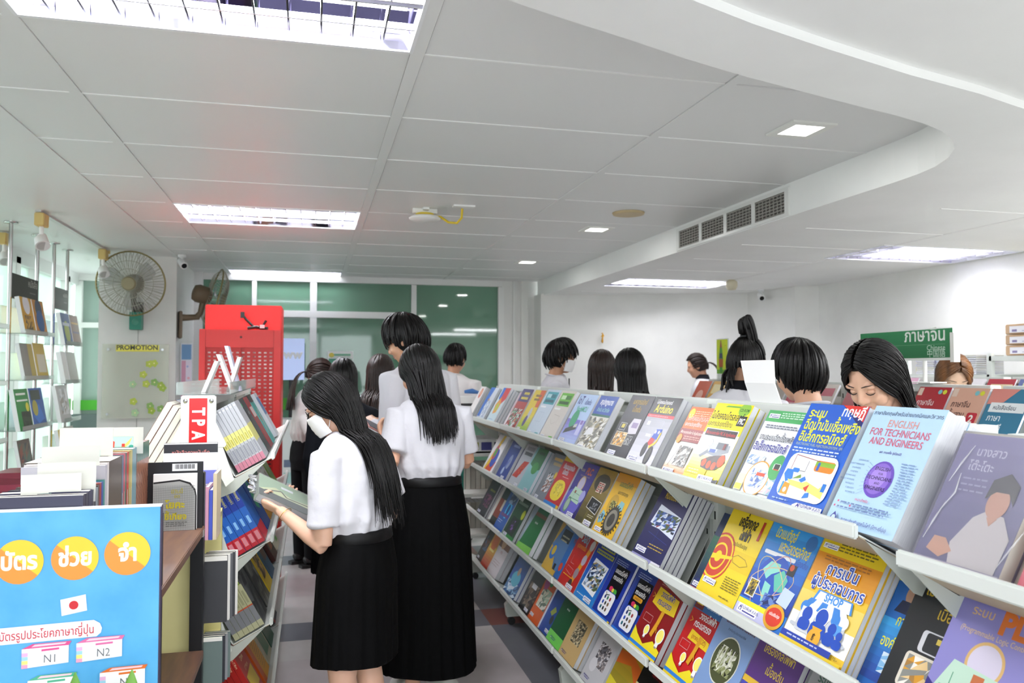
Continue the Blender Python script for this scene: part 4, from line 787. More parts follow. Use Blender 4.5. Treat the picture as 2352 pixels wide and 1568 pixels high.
 (2, 1.81, .22, .28, .018, 2, 0, '9a9ca0', T_(.5, .84, 'ระบบบำรุงรักษา', '2a5a44', .15), 'grey maintenance system book at the end of the third shelf', 'grey maintenance book'),
 (3, 5.54, .18, .25, .014, 2, .01, '3c2c28', [('N', .2, .3, .9, .7, ['4a6a8a', '2a2426', '6a3a2a'], 4, 4, 1)] + logo(.1, .04, .3), 'dark brown book at the far end of the bottom shelf', 'dark brown book'),
 (3, 5.35, .2, .25, .012, 2, 0, 'e0a02c', [('G', 0, 0, 1, .6, 'e8c83a', 'c0402c'), ('E', .5, .7, .35, .3, 'e87a2a'), ('R', .2, .44, .8, .5, 'f4e48a')], 'orange yellow book on the bottom shelf', 'orange yellow book'),
 (3, 5.16, .25, .26, .03, 2, 0, 'dcd4d8', [('R', 0, .68, 1, 1, '8a4a2a'), ('E', .4, .85, .2, .2, 'd8a87a'), ('T', .5, .55, .12, 'การ', 'b05a5a')] + lines(.2, .8, .35, 3, .06, 'b08a90'), 'white book with brown photo top on the bottom shelf', 'white book with brown top'),
 (3, 4.69, .25, .26, .02, 2, 0, '2450a0', [('N', 0, 0, 1, .3, ['8ab8d8', 'd8e4f0', '4a7ab0', '2a4a7a'], 6, 4, 1), ('E', .5, .38, .32, .18, '5ab0c8'), ('C', .52, .55, .1, 'b89a80'), ('R', .3, .82, .95, .9, '3a7a9a')], 'blue book with person in splashing water on cover', 'blue splash book'),
 (3, 4.33, .2, .26, .02, 2, 0, '1f1c20', [('N', .1, .1, .95, .6, ['6a5a4a', '2a2628', '8a7a6a', '3a2a2c'], 5, 6, 1), ('R', .3, .5, .7, .6, 'd8d8dc')] + logo(.5, .04, .32), 'black photo book on the bottom shelf beside orange book', 'black photo book'),
 (3, 4.14, .19, .26, .012, 2, 0, 'd8622c', [('N', .2, .3, .95, .7, ['a8c0a8', 'd8d0b8', '6a7a6a', 'e0dcd0'], 5, 5, 2), ('C', .3, .8, .2, 'b84a8a'), ('C', .6, .88, .16, '4aa060')] + logo(.1, .08, .3), 'orange book with picture collage on bottom shelf', 'orange collage book'),
 (3, 3.96, .185, .26, .012, 2, .01, '2a50a0', [('R', .3, .82, .95, .88, '6a8a50'), ('P', [(.3, .4), (.5, .55), (.7, .48), (.5, .36)], '9aa84a'), ('C', .62, .3, .12, '3a3c44')] + logo(.5, .05, .32), 'blue book with olive chips picture on the bottom shelf', 'blue chips book'),
 (3, 3.79, .2, .26, .014, 2, 0, '1e5a34', [('R', 0, .82, 1, .88, '8a5040'), ('R', 0, 0, 1, .2, '7cd860'), ('T', .5, .66, .06, '● ● ●', 'e0e8e0')] + logo(.2, .06, .36, None), 'dark green book with bright green foot on the bottom shelf', 'dark green footed book'),
 (3, 3.59, .215, .265, .022, 2, 0, 'd2b27a', [('T', .5, .82, .16, 'ตารางงาน', '8a6a4a', 'c', .01, .8), ('N', .25, .3, .8, .68, ['6a6a58', 'b8a888', '4a4a40', 'd8c8a0', '8a7a60'], 8, 9, 1)] + logo(.08, .05, .32, None), 'tan tables book with sketch of machine parts', 'tan tables book'),
 (3, 3.28, .21, .265, .026, 2, 0, 'c9c8cc', [('T', .5, .82, .16, 'ตารางงาน', '7a6a66', 'c', .01, .8), ('N', .25, .3, .8, .68, ['6a6a70', 'b0a8a8', '4a4448', 'd4d0d4', '8a8080'], 8, 9, 2), ('E', .3, .3, .16, .14, 'dcdade')] + logo(.08, .05, .32, None), 'grey tables book with sketch, next to the tan one', 'grey tables book'),
 (3, 3.05, .21, .26, .014, 2, 0, 'b0a02c', [('G', 0, 0, 1, 1, 'c89a2a', '7a8030'), ('P', [(0, .6), (.6, .7), (1, .5), (1, .75), (.5, .85), (0, .8)], 'd86a2a'), ('P', [(0, .2), (.7, .3), (1, .2), (1, .3), (0, .4)], 'e0d03a')], 'olive book with orange and yellow streaks', 'olive streaked book'),
 (3, 2.84, .2, .26, .014, 2, 0, '1f1d1c', [('T', .6, .8, .12, 'หลักการ', 'b02a2a', 'c', .01), ('P', [(.2, 0), (.1, .5), (.5, .7), (.9, .6), (.95, 0)], 'e4cc2a'), ('C', .7, .5, .06, '2a5a2a'), ('R', 0, 0, .12, .6, 'e8e0a8')], 'black book with yellow shape low on bottom shelf', 'black yellow book'),
 (3, 2.63, .2, .26, .014, 2, 0, '2660b4', [('T', .6, .84, .14, 'เบื้องต้น', 'c8c03a', 'c', .01), rr_(.2, .6, .9, .7, 'c8d8ec', .03), ('C', .5, .35, .2, '4a90d8')], 'blue book with pale label at bottom shelf end', 'blue labelled book'),
]
for rw, y0, w, h, t, n, ins, col, pr, lab, short in RACK:
    stack(facing_aisle(1.118, y0, LIPS[rw] - .004, ins), n, w, h, t, col, pr, lab, short)

# second, nearer rack section (its levels sit a little lower)
z1 = LIPS[0] - .029
lady = [('G', 0, 0, 1, 1, '8d86b4', '6d6796'), ('T', .24, .84, .13, 'นางสาว', 'd8d4e8', 'l', .01, .9), ('T', .2, .73, .13, 'โต๊ะโตะ', 'd8d4e8', 'l', .01, .9)] + lines(.2, .55, .66, 3, .045, 'b4aed0', seed=2) + \
       [('P', [(.42, .06), (.36, .2), (.5, .4), (.62, .46), (.82, .44), (.96, .3), (.94, .04)], 'd9d2d4'), ('P', [(.12, .12), (.16, .22), (.3, .22), (.42, .14), (.3, .08)], 'd8a890'), ('E', .7, .52, .12, .15, 'd9ab96'), ('P', [(.54, .54), (.56, .68), (.72, .74), (.86, .66), (.86, .52), (.78, .6), (.64, .6)], '3a3444'), ('P', [(.64, .42), (.7, .36), (.76, .42)], 'd9ab96'), ('R', 0, 0, 1, .06, 'b8b0c4')]
stack(facing_aisle(1.118, 1.318, z1), 3, .195, .275, .03, '7d76a4', lady, 'plastic wrapped mauve novel with seated woman on its cover', 'mauve novel', pages=PAPER2)
mb = MB(); mb.b(-.004, .199, .0, .279, -.032, .0025, glass('ffffff', .12, .12, 'shrink_wrap', spec=1))
r_ = random.Random(5)
for i in range(5):
    x = (.008, .185, .012, .18, .02)[i]; y = (.05, .03, .17, .19, .11)[i]
    mb.tube([(x, y, .0028), (x + r_.uniform(-.01, .02), y + .04, .0036), (x + r_.uniform(-.02, .03), y + .08, .0028)], [.0006, .0016, .0005], glass('ffffff', .3, .08, 'shrink_wrap', spec=1), 6)
link('plastic_wrap', mb.mesh('plastic_wrap'), None, facing_aisle(1.118, 1.318, z1), 'clear shrink wrap around the mauve novel', 'plastic wrap')
stack(facing_aisle(1.118, 1.085, z1), 2, .19, .27, .02, 'b03a4c', [('R', .1, .3, .9, .9, 'e4dce4')], 'red and white book at the frame edge beside mauve novel', 'red white edge book')
z2 = LIPS[1] - .012
stack(facing_aisle(1.118, 1.54, z2, .042), 1, .2, .28, .014, '2468b8', [('R', 0, .9, 1, 1, 'e8e02e'), ('G', 0, .1, 1, .6, '3aa0e0', '24489c'), ('E', .3, .82, .12, .14, 'b89078'), ('P', [(.1, .66), (.16, .76), (.4, .76), (.46, .66)], '1c2444'), ('T', .2, .56, .17, 'การ', 'e8e42e', 'l', .01, .7), ('T', .1, .38, .17, 'องค์กร', 'e8e42e', 'l', .01, .7), ('N', .2, .18, .9, .34, ['8ac0e8', 'd8e8f4', '4a9ad8'], 6, 4, 1)], 'blue organisation book with small portrait behind black book', 'blue organisation book')
stack(facing_aisle(1.118, 1.462, z2, .023), 1, .2, .285, .014, '15161a', [('T', .5, .84, .17, 'เมคาทรอนิกส์', 'c9a82a', 'c', .012, .8), ('T', .6, .7, .17, 'เบื้องต้น', 'c9a82a', 'c', .012, .8), rr_(.3, .44, .8, .6, 'd0d0d4', .04), rr_(.36, .45, .79, .59, '17191f', .03), ('R', .5, .53, .64, .57, 'd8c050'), ('T', .62, .47, .06, '5106', 'd8d8d8', 'c', .01), rr_(.2, .16, .8, .42, 'e0d8c8', .05), ('N', .24, .18, .78, .4, ['d89a2a', 'e8c890', '8a8a84', 'f0ece4', 'a87a3a'], 6, 5, 4)] + logo(.15, .05, .3), 'glossy black mechatronics book low at the frame edge', 'glossy black mechatronics book')
stack(facing_aisle(1.118, 1.328, z2), 1, .21, .29, .02, '2c2378', [('E', .35, .6, .6, .5, '8a84c4'), ('T', .3, .8, .12, 'ระบบ', 'd8b080', 'c', .01), ('T', .74, .74, .28, 'PLC', 'd8722a', 'c', .05), ('T', .5, .68, .075, '(Programmable Logic Control)', 'd8b890', 'c', .005, .8), ('C', .5, .52, .2, 'd8b070'), ('C', .5, .52, .17, 'd4cce0'), ('P', [(.06, .22), (.2, .48), (.95, .44), (.86, .14)], 'bfdcc8'), ('L', [(.24, .4), (.24, .3), (.8, .26)], .01, '5a9a7a'), ('R', .14, .26, .34, .3, '8ac0a0'), ('R', .4, .22, .6, .26, '8ac0a0'), ('R', .44, .38, .56, .44, 'c06a3a')], 'large purple PLC book at the corner of the frame', 'large purple PLC book')
# ------------------------------------------------------------------ sign board and shelf unit in front
mb = MB()
mb.b(-.66, -.297, 1.79, 1.805, .0, 1.222, M('3a3350', .5))
SW, SH = .363, 1.222
SKY = varied('5cb0e4', '4aa0da', 9, .45, kind='printed_blue')
mb.add([(-.66, 1.7895, 0), (-.2995, 1.7895, 0), (-.2995, 1.7895, 1.2195), (-.66, 1.7895, 1.2195)], [(0, 1, 2, 3)], SKY)
mb.b(-.66, -.297, 1.788, 1.806, 1.2195, 1.223, M('e8eaf0', .4))
ST = frame((-.66, 1.789, 0), (1, 0, 0), (0, 0, 1), (0, -1, 0))
sx = lambda X: (X + .66) / SW
sz_ = lambda Z: Z / SH
pr = []
for (X, Z), s in (((-.557, 1.121), 'บัตร'), ((-.457, 1.123), 'ช่วย'), ((-.36, 1.127), 'จำ')):
    r0 = .0435 / SW
    pr.append(('C', sx(X), sz_(Z), r0, 'e98f35'))
    n = [(sx(X) + r0 * math.cos(a), sz_(Z) + r0 * SW / SH * math.sin(a)) for a in [math.radians(-40 + i * 9) for i in range(21)]]
    pr.append(('P', n, 'f1c52b'))
    pr.append(('T', sx(X), sz_(Z - .014), .125, s, 'fbfaf5', 'c', .035, .85))
pr += [('P', [(sx(-.482), sz_(1.042)), (sx(-.436), sz_(1.05)), (sx(-.433), sz_(1.018)), (sx(-.479), sz_(1.01))], 'f6f6f8'), ('C', sx(-.4575), sz_(1.03), .024, 'c81f2c'),
       ('P', [(-.2, sz_(.958)), (sx(-.415), sz_(.965)), (sx(-.407), sz_(.972)), (sx(-.405), sz_(.981)), (sx(-.409), sz_(.991)), (sx(-.42), sz_(.998)), (-.2, sz_(.99))], 'f4f5f8'),
       ('T', sx(-.42), sz_(.972), .062, 'บัตรรูปประโยคภาษาญี่ปุ่น', 'c2283c', 'r', .012, .765, .02)]
def flash_box(X, Z, s, tx, c1):
    a = lambda dx, dz: (sx(X + dx), sz_(Z + dz))
    return [('P', [a(-.047, -.022), a(.037, -.016), a(.037, .018), a(-.047, .016)], 'f5f4f6'), ('P', [a(-.047, .016), a(.037, .018), a(.042, .026), a(-.028, .025)], c1), ('P', [a(-.03, .019), a(.03, .021), a(.033, .0245), a(-.024, .0235)], 'f3c8d4')] + \
           [('P', [a(-.047, -.022 + .0076 * i), a(-.036, -.0215 + .0076 * i), a(-.036, -.0145 + .0076 * i), a(-.047, -.0145 + .0076 * i)], q) for i, q in enumerate(('f0a0c0', 'f0e080', 'a0d0e8', 'e8b0d8', 'f4f0f4'))] + [('P', [a(-.012, .0095), a(.02, .011), a(.02, .015), a(-.012, .0135)], c1), ('T', sx(X + .003), sz_(Z - .013), .062, tx, '6a6a74', 'c', -.004, .9)]
pr += flash_box(-.502, .934, 1, 'N1', 'd84a8c') + flash_box(-.404, .938, 1, 'N2', 'd86aa0') + flash_box(-.49, .872, 1, 'N3', '4ab08c') + flash_box(-.36, .876, 1, 'N4', 'e0702c') + flash_box(-.43, .8, 1, 'N5', '4a8ad0')
# keep the print inside the board's left edge
art(mb, pr, SW, SH, ST, .0012)
mb.build('advertising_board', None, label='blue board advertising flash cards with three orange discs and small flag', cat='sign board')

WAL = varied('5d4238', '70523f', 6, .45, kind='walnut', stretch=(8, 1, 8)); BLK = M('1b1c1f', .4, .3, 'black_steel')
t = thing('display_shelf', (-.62, 2.17, 0), 0, 'black steel shelf with walnut boards behind the blue board', 'shelf')
for x in (-.05, .3):
    for y in (-.34, .36):
        mb = MB(); mb.b(x - .018, x + .018, y - .018, y + .018, 0, 1.2 if x < 0 or y < 0 else 1.2, BLK, bev=.002); mb.build('post', t)
for z in (1.045, .685, .32):
    mb = MB(); mb.b(-.06, .322, -.36, .345, z - .022, z, WAL, bev=.002); mb.build('board', t)
mb = MB(); mb.b(.318, .323, .3, .325, 1.02, 1.04, M('c9cbd0', .3, 1)); mb.build('bracket', t)

def upright(y, t_, h, w, col, label, spine=(), group='books standing spine out above the blue board', x=-.45, z=1.0455, pg=None):
    book(frame((x, y + t_, z), (-1, 0, 0), (0, 0, 1), (0, 1, 0)), w, h, t_, col, (), label, group, spine, None, pg)
zz = [(1.808, .02, .2, .17, '2b2945', 'dark navy book with its whole cover towards the camera'), (1.83, .018, .2, .168, '34324c', 'navy spine next to the first navy book'), (1.85, .03, .202, .17, '23244a', 'broad dark blue spine near the front of the row'), (1.883, .012, .2, .165, '4a4855', 'slim grey spine after the broad dark blue one'), (1.897, .012, .202, .165, '3a3b46', 'slim charcoal spine beside pale grey spine'), (1.911, .014, .2, .16, '8d98a2', 'pale blue grey spine in the middle of the dark ones'), (1.927, .012, .204, .16, '5a4a48', 'brown grey spine left of the red one'), (1.941, .014, .206, .16, '9a2430', 'crimson spine between grey and blue spines'), (1.957, .014, .206, .16, '2c4a98', 'bright blue spine beside crimson one'), (1.973, .012, .208, .16, '2f8a84', 'teal spine beside bright blue one'),
      (1.987, .018, .24, .17, 'b9b6c0', 'light grey spine before the thick brown book'), (2.007, .016, .243, .17, 'd8d0d0', 'off-white spine touching the thick brown book'), (2.026, .125, .245, .18, '4f4138', 'thick brown boxed book, the widest spine in the row'), (2.154, .016, .245, .17, '5a6a86', 'slate blue spine just after the thick brown book'), (2.172, .018, .247, .17, 'b8425a', 'rose red spine in the middle of the tall books'), (2.192, .012, .247, .17, '3a6a5a', 'thin green spine between rose and scarlet'), (2.206, .024, .247, .17, 'b52a22', 'scarlet spine beside the olive ones'), (2.232, .018, .248, .17, 'a89a4a', 'olive spine beside the scarlet one'), (2.252, .018, .248, .17, 'c0b068', 'pale olive spine with dark lettering'), (2.272, .05, .25, .18, '6e929c', 'wide grey blue spine behind olive ones')]
for y, t_, h, w, c, l in zz:
    sp = [('R', .25, .2, .75, .7, 'c8c0b8')] if t_ < .03 else []
    sp = [('R', .38, .3, .62, .62, 'd0ccc0')] if .012 < t_ < .03 else ([('T', .1, .36, .14, 'นที', 'd8d4cc', 'l'), ('T', .1, .28, .1, 'เรียงร้อย', 'd8d4cc', 'l'), ('T', .1, .06, .1, 'นานมี', 'd8d4cc', 'l')] if t_ > .1 else [])
    upright(y, t_, h, w, c, 'upright book, ' + l, sp, pg=PAPER2)
y = 2.326
for i in range(6):
    sp = [('R', 0, .82, 1, 1, '3a6a5a'), ('R', 0, 0, 1, .22, '8a6a3a')] + [('L', [(.1, .7 - .12 * k), (.9, .64 - .12 * k), (.1, .58 - .12 * k)], .08, '6a3a34') for k in range(4)]
    upright(y, .026, .255, .18, '9c6a54', 'brown patterned book, ' + ['first', 'second', 'third', 'fourth', 'fifth', 'last'][i] + ' of six at the row end by the yoga book', sp, 'brown patterned books at the row end')
    y += .0275
def note_card(x, y, z, rz, tilt, i, w=.11, h=.115, pic=True):
    T = Matrix.Translation((x, y, z)) @ Matrix.Rotation(rz, 4, 'Z') @ Matrix.Rotation(tilt, 4, 'X')
    mb = MB(); mb.b(-w / 2, w / 2, -.0006, .0006, 0, h, M('d6d6cf', .6))
    if pic: art(mb, [('R', 0, 0, 1, 1, 'b5dccf'), ('P', [(.02, .1), (.1, .15), (.12, .6), (.02, .7)], 'd84a38'), ('P', [(.4, .2), (.6, .4), (.95, .95), (.8, .4), (.6, .15)], 'e8d070'), ('R', .45, .2, .6, .45, 'c83a30'), ('E', .9, .2, .12, .1, '3aa08c')], .052, .034, frame((-.02, -.0007, .012), (1, 0, 0), (0, 0, 1), (0, -1, 0)))
    lab = ['white note card sticking up, the lowest of the cards, with mint picture', 'white note card leaning behind the lowest card', 'tilted white note card above the crimson spine', 'tall white note card in the middle of the book row', 'white note card at the far end with mint picture']
    link('note_card', mb.mesh('note_card'), None, T, lab[i], 'card', 'white note cards between the books')
note_card(-.52, 1.8488, 1.2, .12, -.05, 0, .11, .085); note_card(-.5, 1.882, 1.22, .14, -.08, 1, .11, .085, False); note_card(-.52, 1.985, 1.245, .16, -.1, 2, .115, .085, False); note_card(-.53, 2.153, 1.26, -.04, .0, 3, .12, .1); note_card(-.49, 2.325, 1.278, -.03, 0, 4, .112, .07)

# things standing at the far end of the walnut board
MESH = M('55565a', .5, 0, 'wire_mesh')
def facing_cam(x, y, z, tilt=0):
    return frame((x, y, z), (1, 0, 0), (0, math.sin(tilt), math.cos(tilt)), (0, -math.cos(tilt), math.sin(tilt)))
black = [('R', .1, .82, .9, .99, '1a1b20'), ('R', .45, .87, .9, .98, 'e8e8ea')] + [('R', .5 + .024 * i, .9, .5 + .024 * i + (.014 if i % 3 else .008), .97, '15151a') for i in range(15)]
book(facing_cam(-.452, 2.478, 1.0455), .15, .19, .012, '1c1d22', black, 'black folder with a barcode label behind the yoga book', None)
yoga = [('R', 0, 0, 1, 1, 'f2f2f0'), ('P', [(.0, .86), (.6, .9), (.85, .84), (.97, .72), (1, .6), (1, 0), (0, 0)], '1b1c1e'), ('P', [(0, .83), (.6, .87), (.83, .81), (.94, .7), (.97, .6), (.97, 0), (0, 0)], 'a8aaa8')] + \
       [('L', [(.0, .02 + .04 * i), (.96, .06 + .04 * i)], .008, '8a8c8a') for i in range(19)] + [('L', [(.04 * i, 0), (.04 * i, .8)], .008, '8a8c8a') for i in range(24)] + [('T', .55, .66, .12, 'มีวันนี้', 'b0a42a', 'c', .01), ('T', .55, .58, .12, 'อด', 'b0a42a', 'c', .01), ('T', .5, .4, .24, 'โยคะ', 'b8ac2a', 'c', .04), ('T', .52, .2, .2, 'ขี้เกียจ', 'b8ac2a', 'c', .04)] + lines(.3, .8, .14, 3, .03, '5a5c5a')
book(facing_cam(-.43, 2.455, 1.0455), .115, .16, .014, 'e8e8e6', yoga, 'yoga book behind black wire mesh on the walnut board', None)

# pale yellow cabinet behind, its shelves full of wrapped magazines
YL = varied('e2dca0', 'd8d090', 3, .55, kind='yellow_board')
# the cabinet's end panel faces the camera
t = thing('magazine_cabinet', (-.56, 2.88, 0), 0, 'pale yellow cabinet of wrapped magazines between black shelf and sloping rack', 'cabinet')
mb = MB(); mb.b(-.28, .245, -.3, .3, 0, .02, YL); mb.b(-.28, .225, -.325, -.305, .02, .985, YL); mb.b(.05, .245, .27, .29, 0, .99, YL); mb.b(-.28, .05, .27, .29, 0, .99, YL); mb.build('body', t)
for z in (.30, .55, .73, .985):
    mb = MB(); mb.b(-.26, .245, -.3, .27, z - .016, z, YL); mb.build('shelf', t)
WR = glass('ffffff', .14, .1, 'shrink_wrap', spec=1)
photo = [('T', .5, .86, .12, 'หนังสือภาพบันทึก', 'd88a84', 'c', .01, .85), ('T', .5, .8, .08, 'ของ', 'd88a84'), ('T', .5, .7, .12, 'แดนนี่ แฟร้งค์', 'd88a84', 'c', .01, .85), ('R', 0, .985, 1, 1, 'e8e8ea')]
mags = [(-.465, 2.83, .9855, .165, .275, .012, '33343a', photo, 'dark wrapped photo book with pink lettering'), (-.46, 2.79, .9855, .165, .245, .014, 'e8e8ec', [], 'white wrapped book in front of the dark photo book'), (-.455, 2.75, .9855, .165, .215, .014, 'dcdce6', [('R', .6, .7, 1, .9, '7a80d8')], 'white wrapped book with violet corner')]
for x, y, z, w, h, th, c, p, l in mags: book(facing_cam(x, y, z), w, h, th, c, p, l, 'wrapped books on the yellow cabinet')
for i, (c, hh) in enumerate((('c8b0d0', .17), ('6a4ab8', .15), ('5a48b0', .15), ('7a5ac0', .15), ('d8a0b8', .16), ('4a5ac0', .15), ('d8c8a8', .2))):
    book(name='booklet', *(frame((-.345 + i * .0115, 2.6, .9855), (0, 1, 0), (0, 0, 1), (1, 0, 0)), .12, hh, .0105, c, (), ['lilac', 'deep violet', 'indigo', 'bright violet', 'pink', 'blue', 'cream'][i] + ' booklet in the small group standing on the yellow cabinet', 'violet booklets on the yellow cabinet'))
def magazine(*a, **k): book(*a, name='magazine', **k)
def mag_row(x0, y0, z, n, w, h, th, col, lab, grp, dy=.018, dx=.006):
    for i in range(n):
        magazine(facing_cam(x0 + i * dx, y0 + i * dy, z), w, h, th, col[i % len(col)], [('R', 0, .93, 1, 1, 'e8e6e0')] if i == 0 else (), lab, grp, pages=PAPER2)
grp = lambda s: 'wrapped magazines, ' + s
mag_row(-.33, 2.62, .7305, 5, .085, .2, .015, ['3a3b40', 'd8d6d2', '5a5b60'], 'dark wrapped magazine on the upper yellow shelf under the violet booklets', grp('upper shelf'))
mag_row(-.33, 2.6, .5505, 4, .075, .14, .014, ['6a7a78', '2a2c34', '8a8c90'], 'thin grey wrapped magazine on the middle yellow shelf', grp('middle shelf'))
mag_row(-.33, 2.6, .3005, 8, .1, .19, .016, ['d8d4ca', 'e0dcd0', 'c8c4bc'], 'cream edged wrapped magazine on the lower yellow shelf', grp('lower shelf'))
mag_row(-.33, 2.6, .021, 6, .1, .25, .02, ['2a7a98', 'd8d4ca', '6a6c74'], 'wrapped magazine at the bottom of the yellow cabinet', grp('bottom'))

# green leaves of a plant below the frame
t = thing('potted_plant', (-.4, 1.6, 0), 0, 'potted plant whose leaf tips rise before the blue board', 'plant')
mb = MB(); mb.lathe([(.001, 0), (.1, 0), (.13, .22), (.14, .24), (.12, .24), (.11, .2)], M('8a5a42', .7)); mb.build('pot', t)
mb = MB(); LG = varied('4d8a34', '7cab3c', 8, .4, kind='leaf')
for dx, dy, tz, ln in ((-.005, 0, .96, .0), (.085, .02, .95, .04), (-.06, .01, .935, -.02), (.03, -.02, .86, .02), (-.1, -.02, .8, -.06)):
    pts = [Vector((0, 0, .2)) * (1 - q) + Vector((dx, dy, tz)) * q + Vector((ln * math.sin(q * PI) * .4, 0, 0)) for q in (0, .3, .6, .8, .9, .97, 1)]
    mb.tube(pts, [.004, .006, .016, .03, .024, .01, .001], LG, 8, flat=.2, up=(0, 1, 0))
mb.build('leaves', t)

# ------------------------------------------------------------------ A-frame rack with the red TPA sign
RX = -.41
t = rack('book_rack', RX, [3.26, 4.31, 5.36], 'white sloping book rack with a red TPA end sign')
t2 = t.location.y
mb = MB(); E0 = 3.215 - t2
mb.b(-.062, .062, E0 - .006, E0 + .02, 0, 1.405, RKW, bev=.004)
mb.prism([(-.1, 1.22), (-.095, 1.21), (.095, 1.21), (.1, 1.22), (.045, 1.34), (-.045, 1.34)], E0 + .002, E0 + .014, RKW, 'y')
for s in (-1, 1):
    for zz_ in (.2, .52, .84, 1.16): mb.prism([(s * .07, zz_ + .1), (s * .13, zz_ - .075), (s * .1, zz_ - .1), (s * .05, zz_)], E0 + .004, E0 + .012, RKW, 'y')
    mb.lathe([(.001, .005), (.007, .004), (.009, 0)], M('b9bbb8', .25, 1), 12, frame((s * .046, E0 - .006, 1.385), (1, 0, 0), (0, 0, 1), (0, -1, 0)))
mb.build('end_panel', t)
mb = MB(); T = frame((-.032, E0 - .0065, 1.19), (1, 0, 0), (0, 0, 1), (0, -1, 0))
art(mb, [('R', 0, 0, 1, 1, 'd0181e')] + [('T', .2, .83, .95, 'T', 'f6f2f0', 'l', .04, .75, -PI / 2), ('T', .2, .61, .95, 'P', 'f6f2f0', 'l', .04, .75, -PI / 2), ('T', .2, .41, .95, 'A', 'f6f2f0', 'l', .04, .72, -PI / 2)], .064, .205, T, .0003)
mb.build('red_sign', t, fix=False)['label'] = 'red TPA sign with white letters'
def far_stack(y, lv, n, w, h, th, col, pr, lab, short, spine=(), spcol=None, pages=None):
    stack(facing_far(RX + .26 - .018, y, LIPS[lv] - .004), n, w, h, th, col, pr, lab, short, spine, spcol, pages)
gs = [('R', 0, .38, 1, .58, 'd8d27a'), ('R', 0, 0, 1, .12, 'c07a8c'), ('R', .2, .14, .8, .34, '8a8c94'), ('R', .3, .4, .7, .5, 'b0a84a'), ('C', .5, .95, .25, 'f0f0f0')]
far_stack(3.275, 0, 8, .19, .25, .0135, 'b3b5bb', [('R', 0, .3, 1, .6, 'd8d27a')], 'grey book with yellow band, front of its stack under the TPA sign', 'grey and yellow banded book', gs)
far_stack(3.5, 0, 2, .18, .25, .02, '2c3034', [('T', .5, .7, .14, 'ไมโคร', 'e8e8e8')], 'black spined book stack front behind the grey banded stack', 'black spined book', [('R', .2, .2, .8, .8, 'c8ccd0'), ('R', .1, .86, .9, .92, '3ac06a'), ('R', .1, .08, .9, .18, '5a9a8c')])
far_stack(3.71, 0, 4, .18, .25, .018, '8e2028', [('R', .1, .6, .9, .8, 'd8c0c0')], 'red book on the top sloping shelf behind black spines', 'red top shelf book', [('R', .25, .3, .75, .85, 'd8b0b0'), ('R', 0, 0, 1, .12, '6a2a3a')])
far_stack(3.93, 0, 3, .18, .255, .018, '3f9f9a', [('R', 0, .84, 1, 1, '2a2c30'), ('C', .3, .5, .08, 'c85030'), ('L', [(.2, .2), (.7, .7)], .08, 'e8e8e8')], 'teal book with black corner on the top sloping shelf', 'teal corner book', [('R', 0, .85, 1, 1, '22242a')])
far_stack(4.34, 0, 2, .19, .25, .02, 'c8ccd4', [('R', .1, .5, .9, .9, '4a7ab0')], 'pale book with blue panel on the top sloping shelf', 'pale blue panel book')
bs = [('R', 0, 0, 1, .24, 'c01f30'), ('R', 0, .6, 1, 1, '1d3a98'), ('T', .42, .9, .5, 'ลีนเชิงกลยุทธ์ 2', 'd8d27a', 'l', .02, .62, -PI / 2), ('C', .5, .95, .2, 'e8e8f0'), ('R', .3, .34, .7, .46, '8ac0f0'), ('R', .2, .06, .8, .2, 'e08a94')]
far_stack(3.275, 1, 5, .19, .26, .0255, '2562b8', [('R', 0, 0, 1, .24, 'c01f30')], 'blue book with red foot, front copy beside the hand', 'blue book with red foot', bs)
far_stack(3.5, 1, 2, .2, .255, .014, '2a4a94', [('P', [(.2, .4), (.5, .9), (.9, .7), (.6, .3)], '4aa078')], 'blue green illustrated book behind blue and red stack', 'blue green illustrated book')
far_stack(3.73, 1, 3, .2, .26, .016, 'b8862c', [('R', 0, .8, 1, 1, '8a5a1c')], 'ochre book on the second sloping shelf', 'ochre book')
far_stack(3.96, 1, 3, .2, .26, .018, '3c6a5c', [('R', .1, .1, .9, .3, '2a4a40')], 'dark green glossy book on the second sloping shelf', 'dark green glossy book')
far_stack(4.33, 1, 2, .22, .265, .02, 'dcdcd8', [('C', .3, .7, .1, '2a80c8'), ('C', .55, .5, .07, '9a6a50'), ('C', .4, .85, .05, 'd85a2a')], 'white book with blue dot on the second sloping shelf', 'white dotted book')
far_stack(4.6, 1, 2, .2, .26, .018, '8aa84a', [], 'leaf green book on the second sloping shelf', 'leaf green book')
ps = [('R', 0, 0, 1, .1, 'b8b894'), ('R', 0, .1, 1, .34, '808288'), ('R', 0, .34, 1, .36, 'c8502a'), ('R', 0, .7, 1, 1, '3c3c40'), ('T', .2, .78, .75, 'AFIO', 'a8c83a', 'l', .04, .7, -PI / 2), ('C', .5, .97, .2, 'e8e8e8'), ('R', .3, .4, .7, .6, '9a9a78')]
far_stack(3.275, 2, 6, .19, .26, .019, 'b4b48e', [('N', 0, 0, 1, 1, ['4a4c4e', '6a6c6e', '2a2c30'], 4, 5, 1)], 'olive grey book with green spine letters, front of its stack', 'olive grey book with green letters', ps)
far_stack(3.5, 2, 2, .21, .26, .016, '3f403f', [('N', 0, 0, 1, 1, ['4a4a48', '6a6a68', '2c2c2e', '8a8a84'], 5, 6, 4)], 'charcoal photo book on the third sloping shelf', 'charcoal photo book')
far_stack(3.74, 2, 2, .2, .26, .016, 'd8b82a', [('N', .2, .2, .8, .7, ['2a2420', '8a6a3a', 'd8a860', '4a3a2a'], 4, 6, 2), ('R', 0, .9, 1, 1, 'e0c83a')], 'yellow book with group photo on the third sloping shelf', 'yellow group photo book')
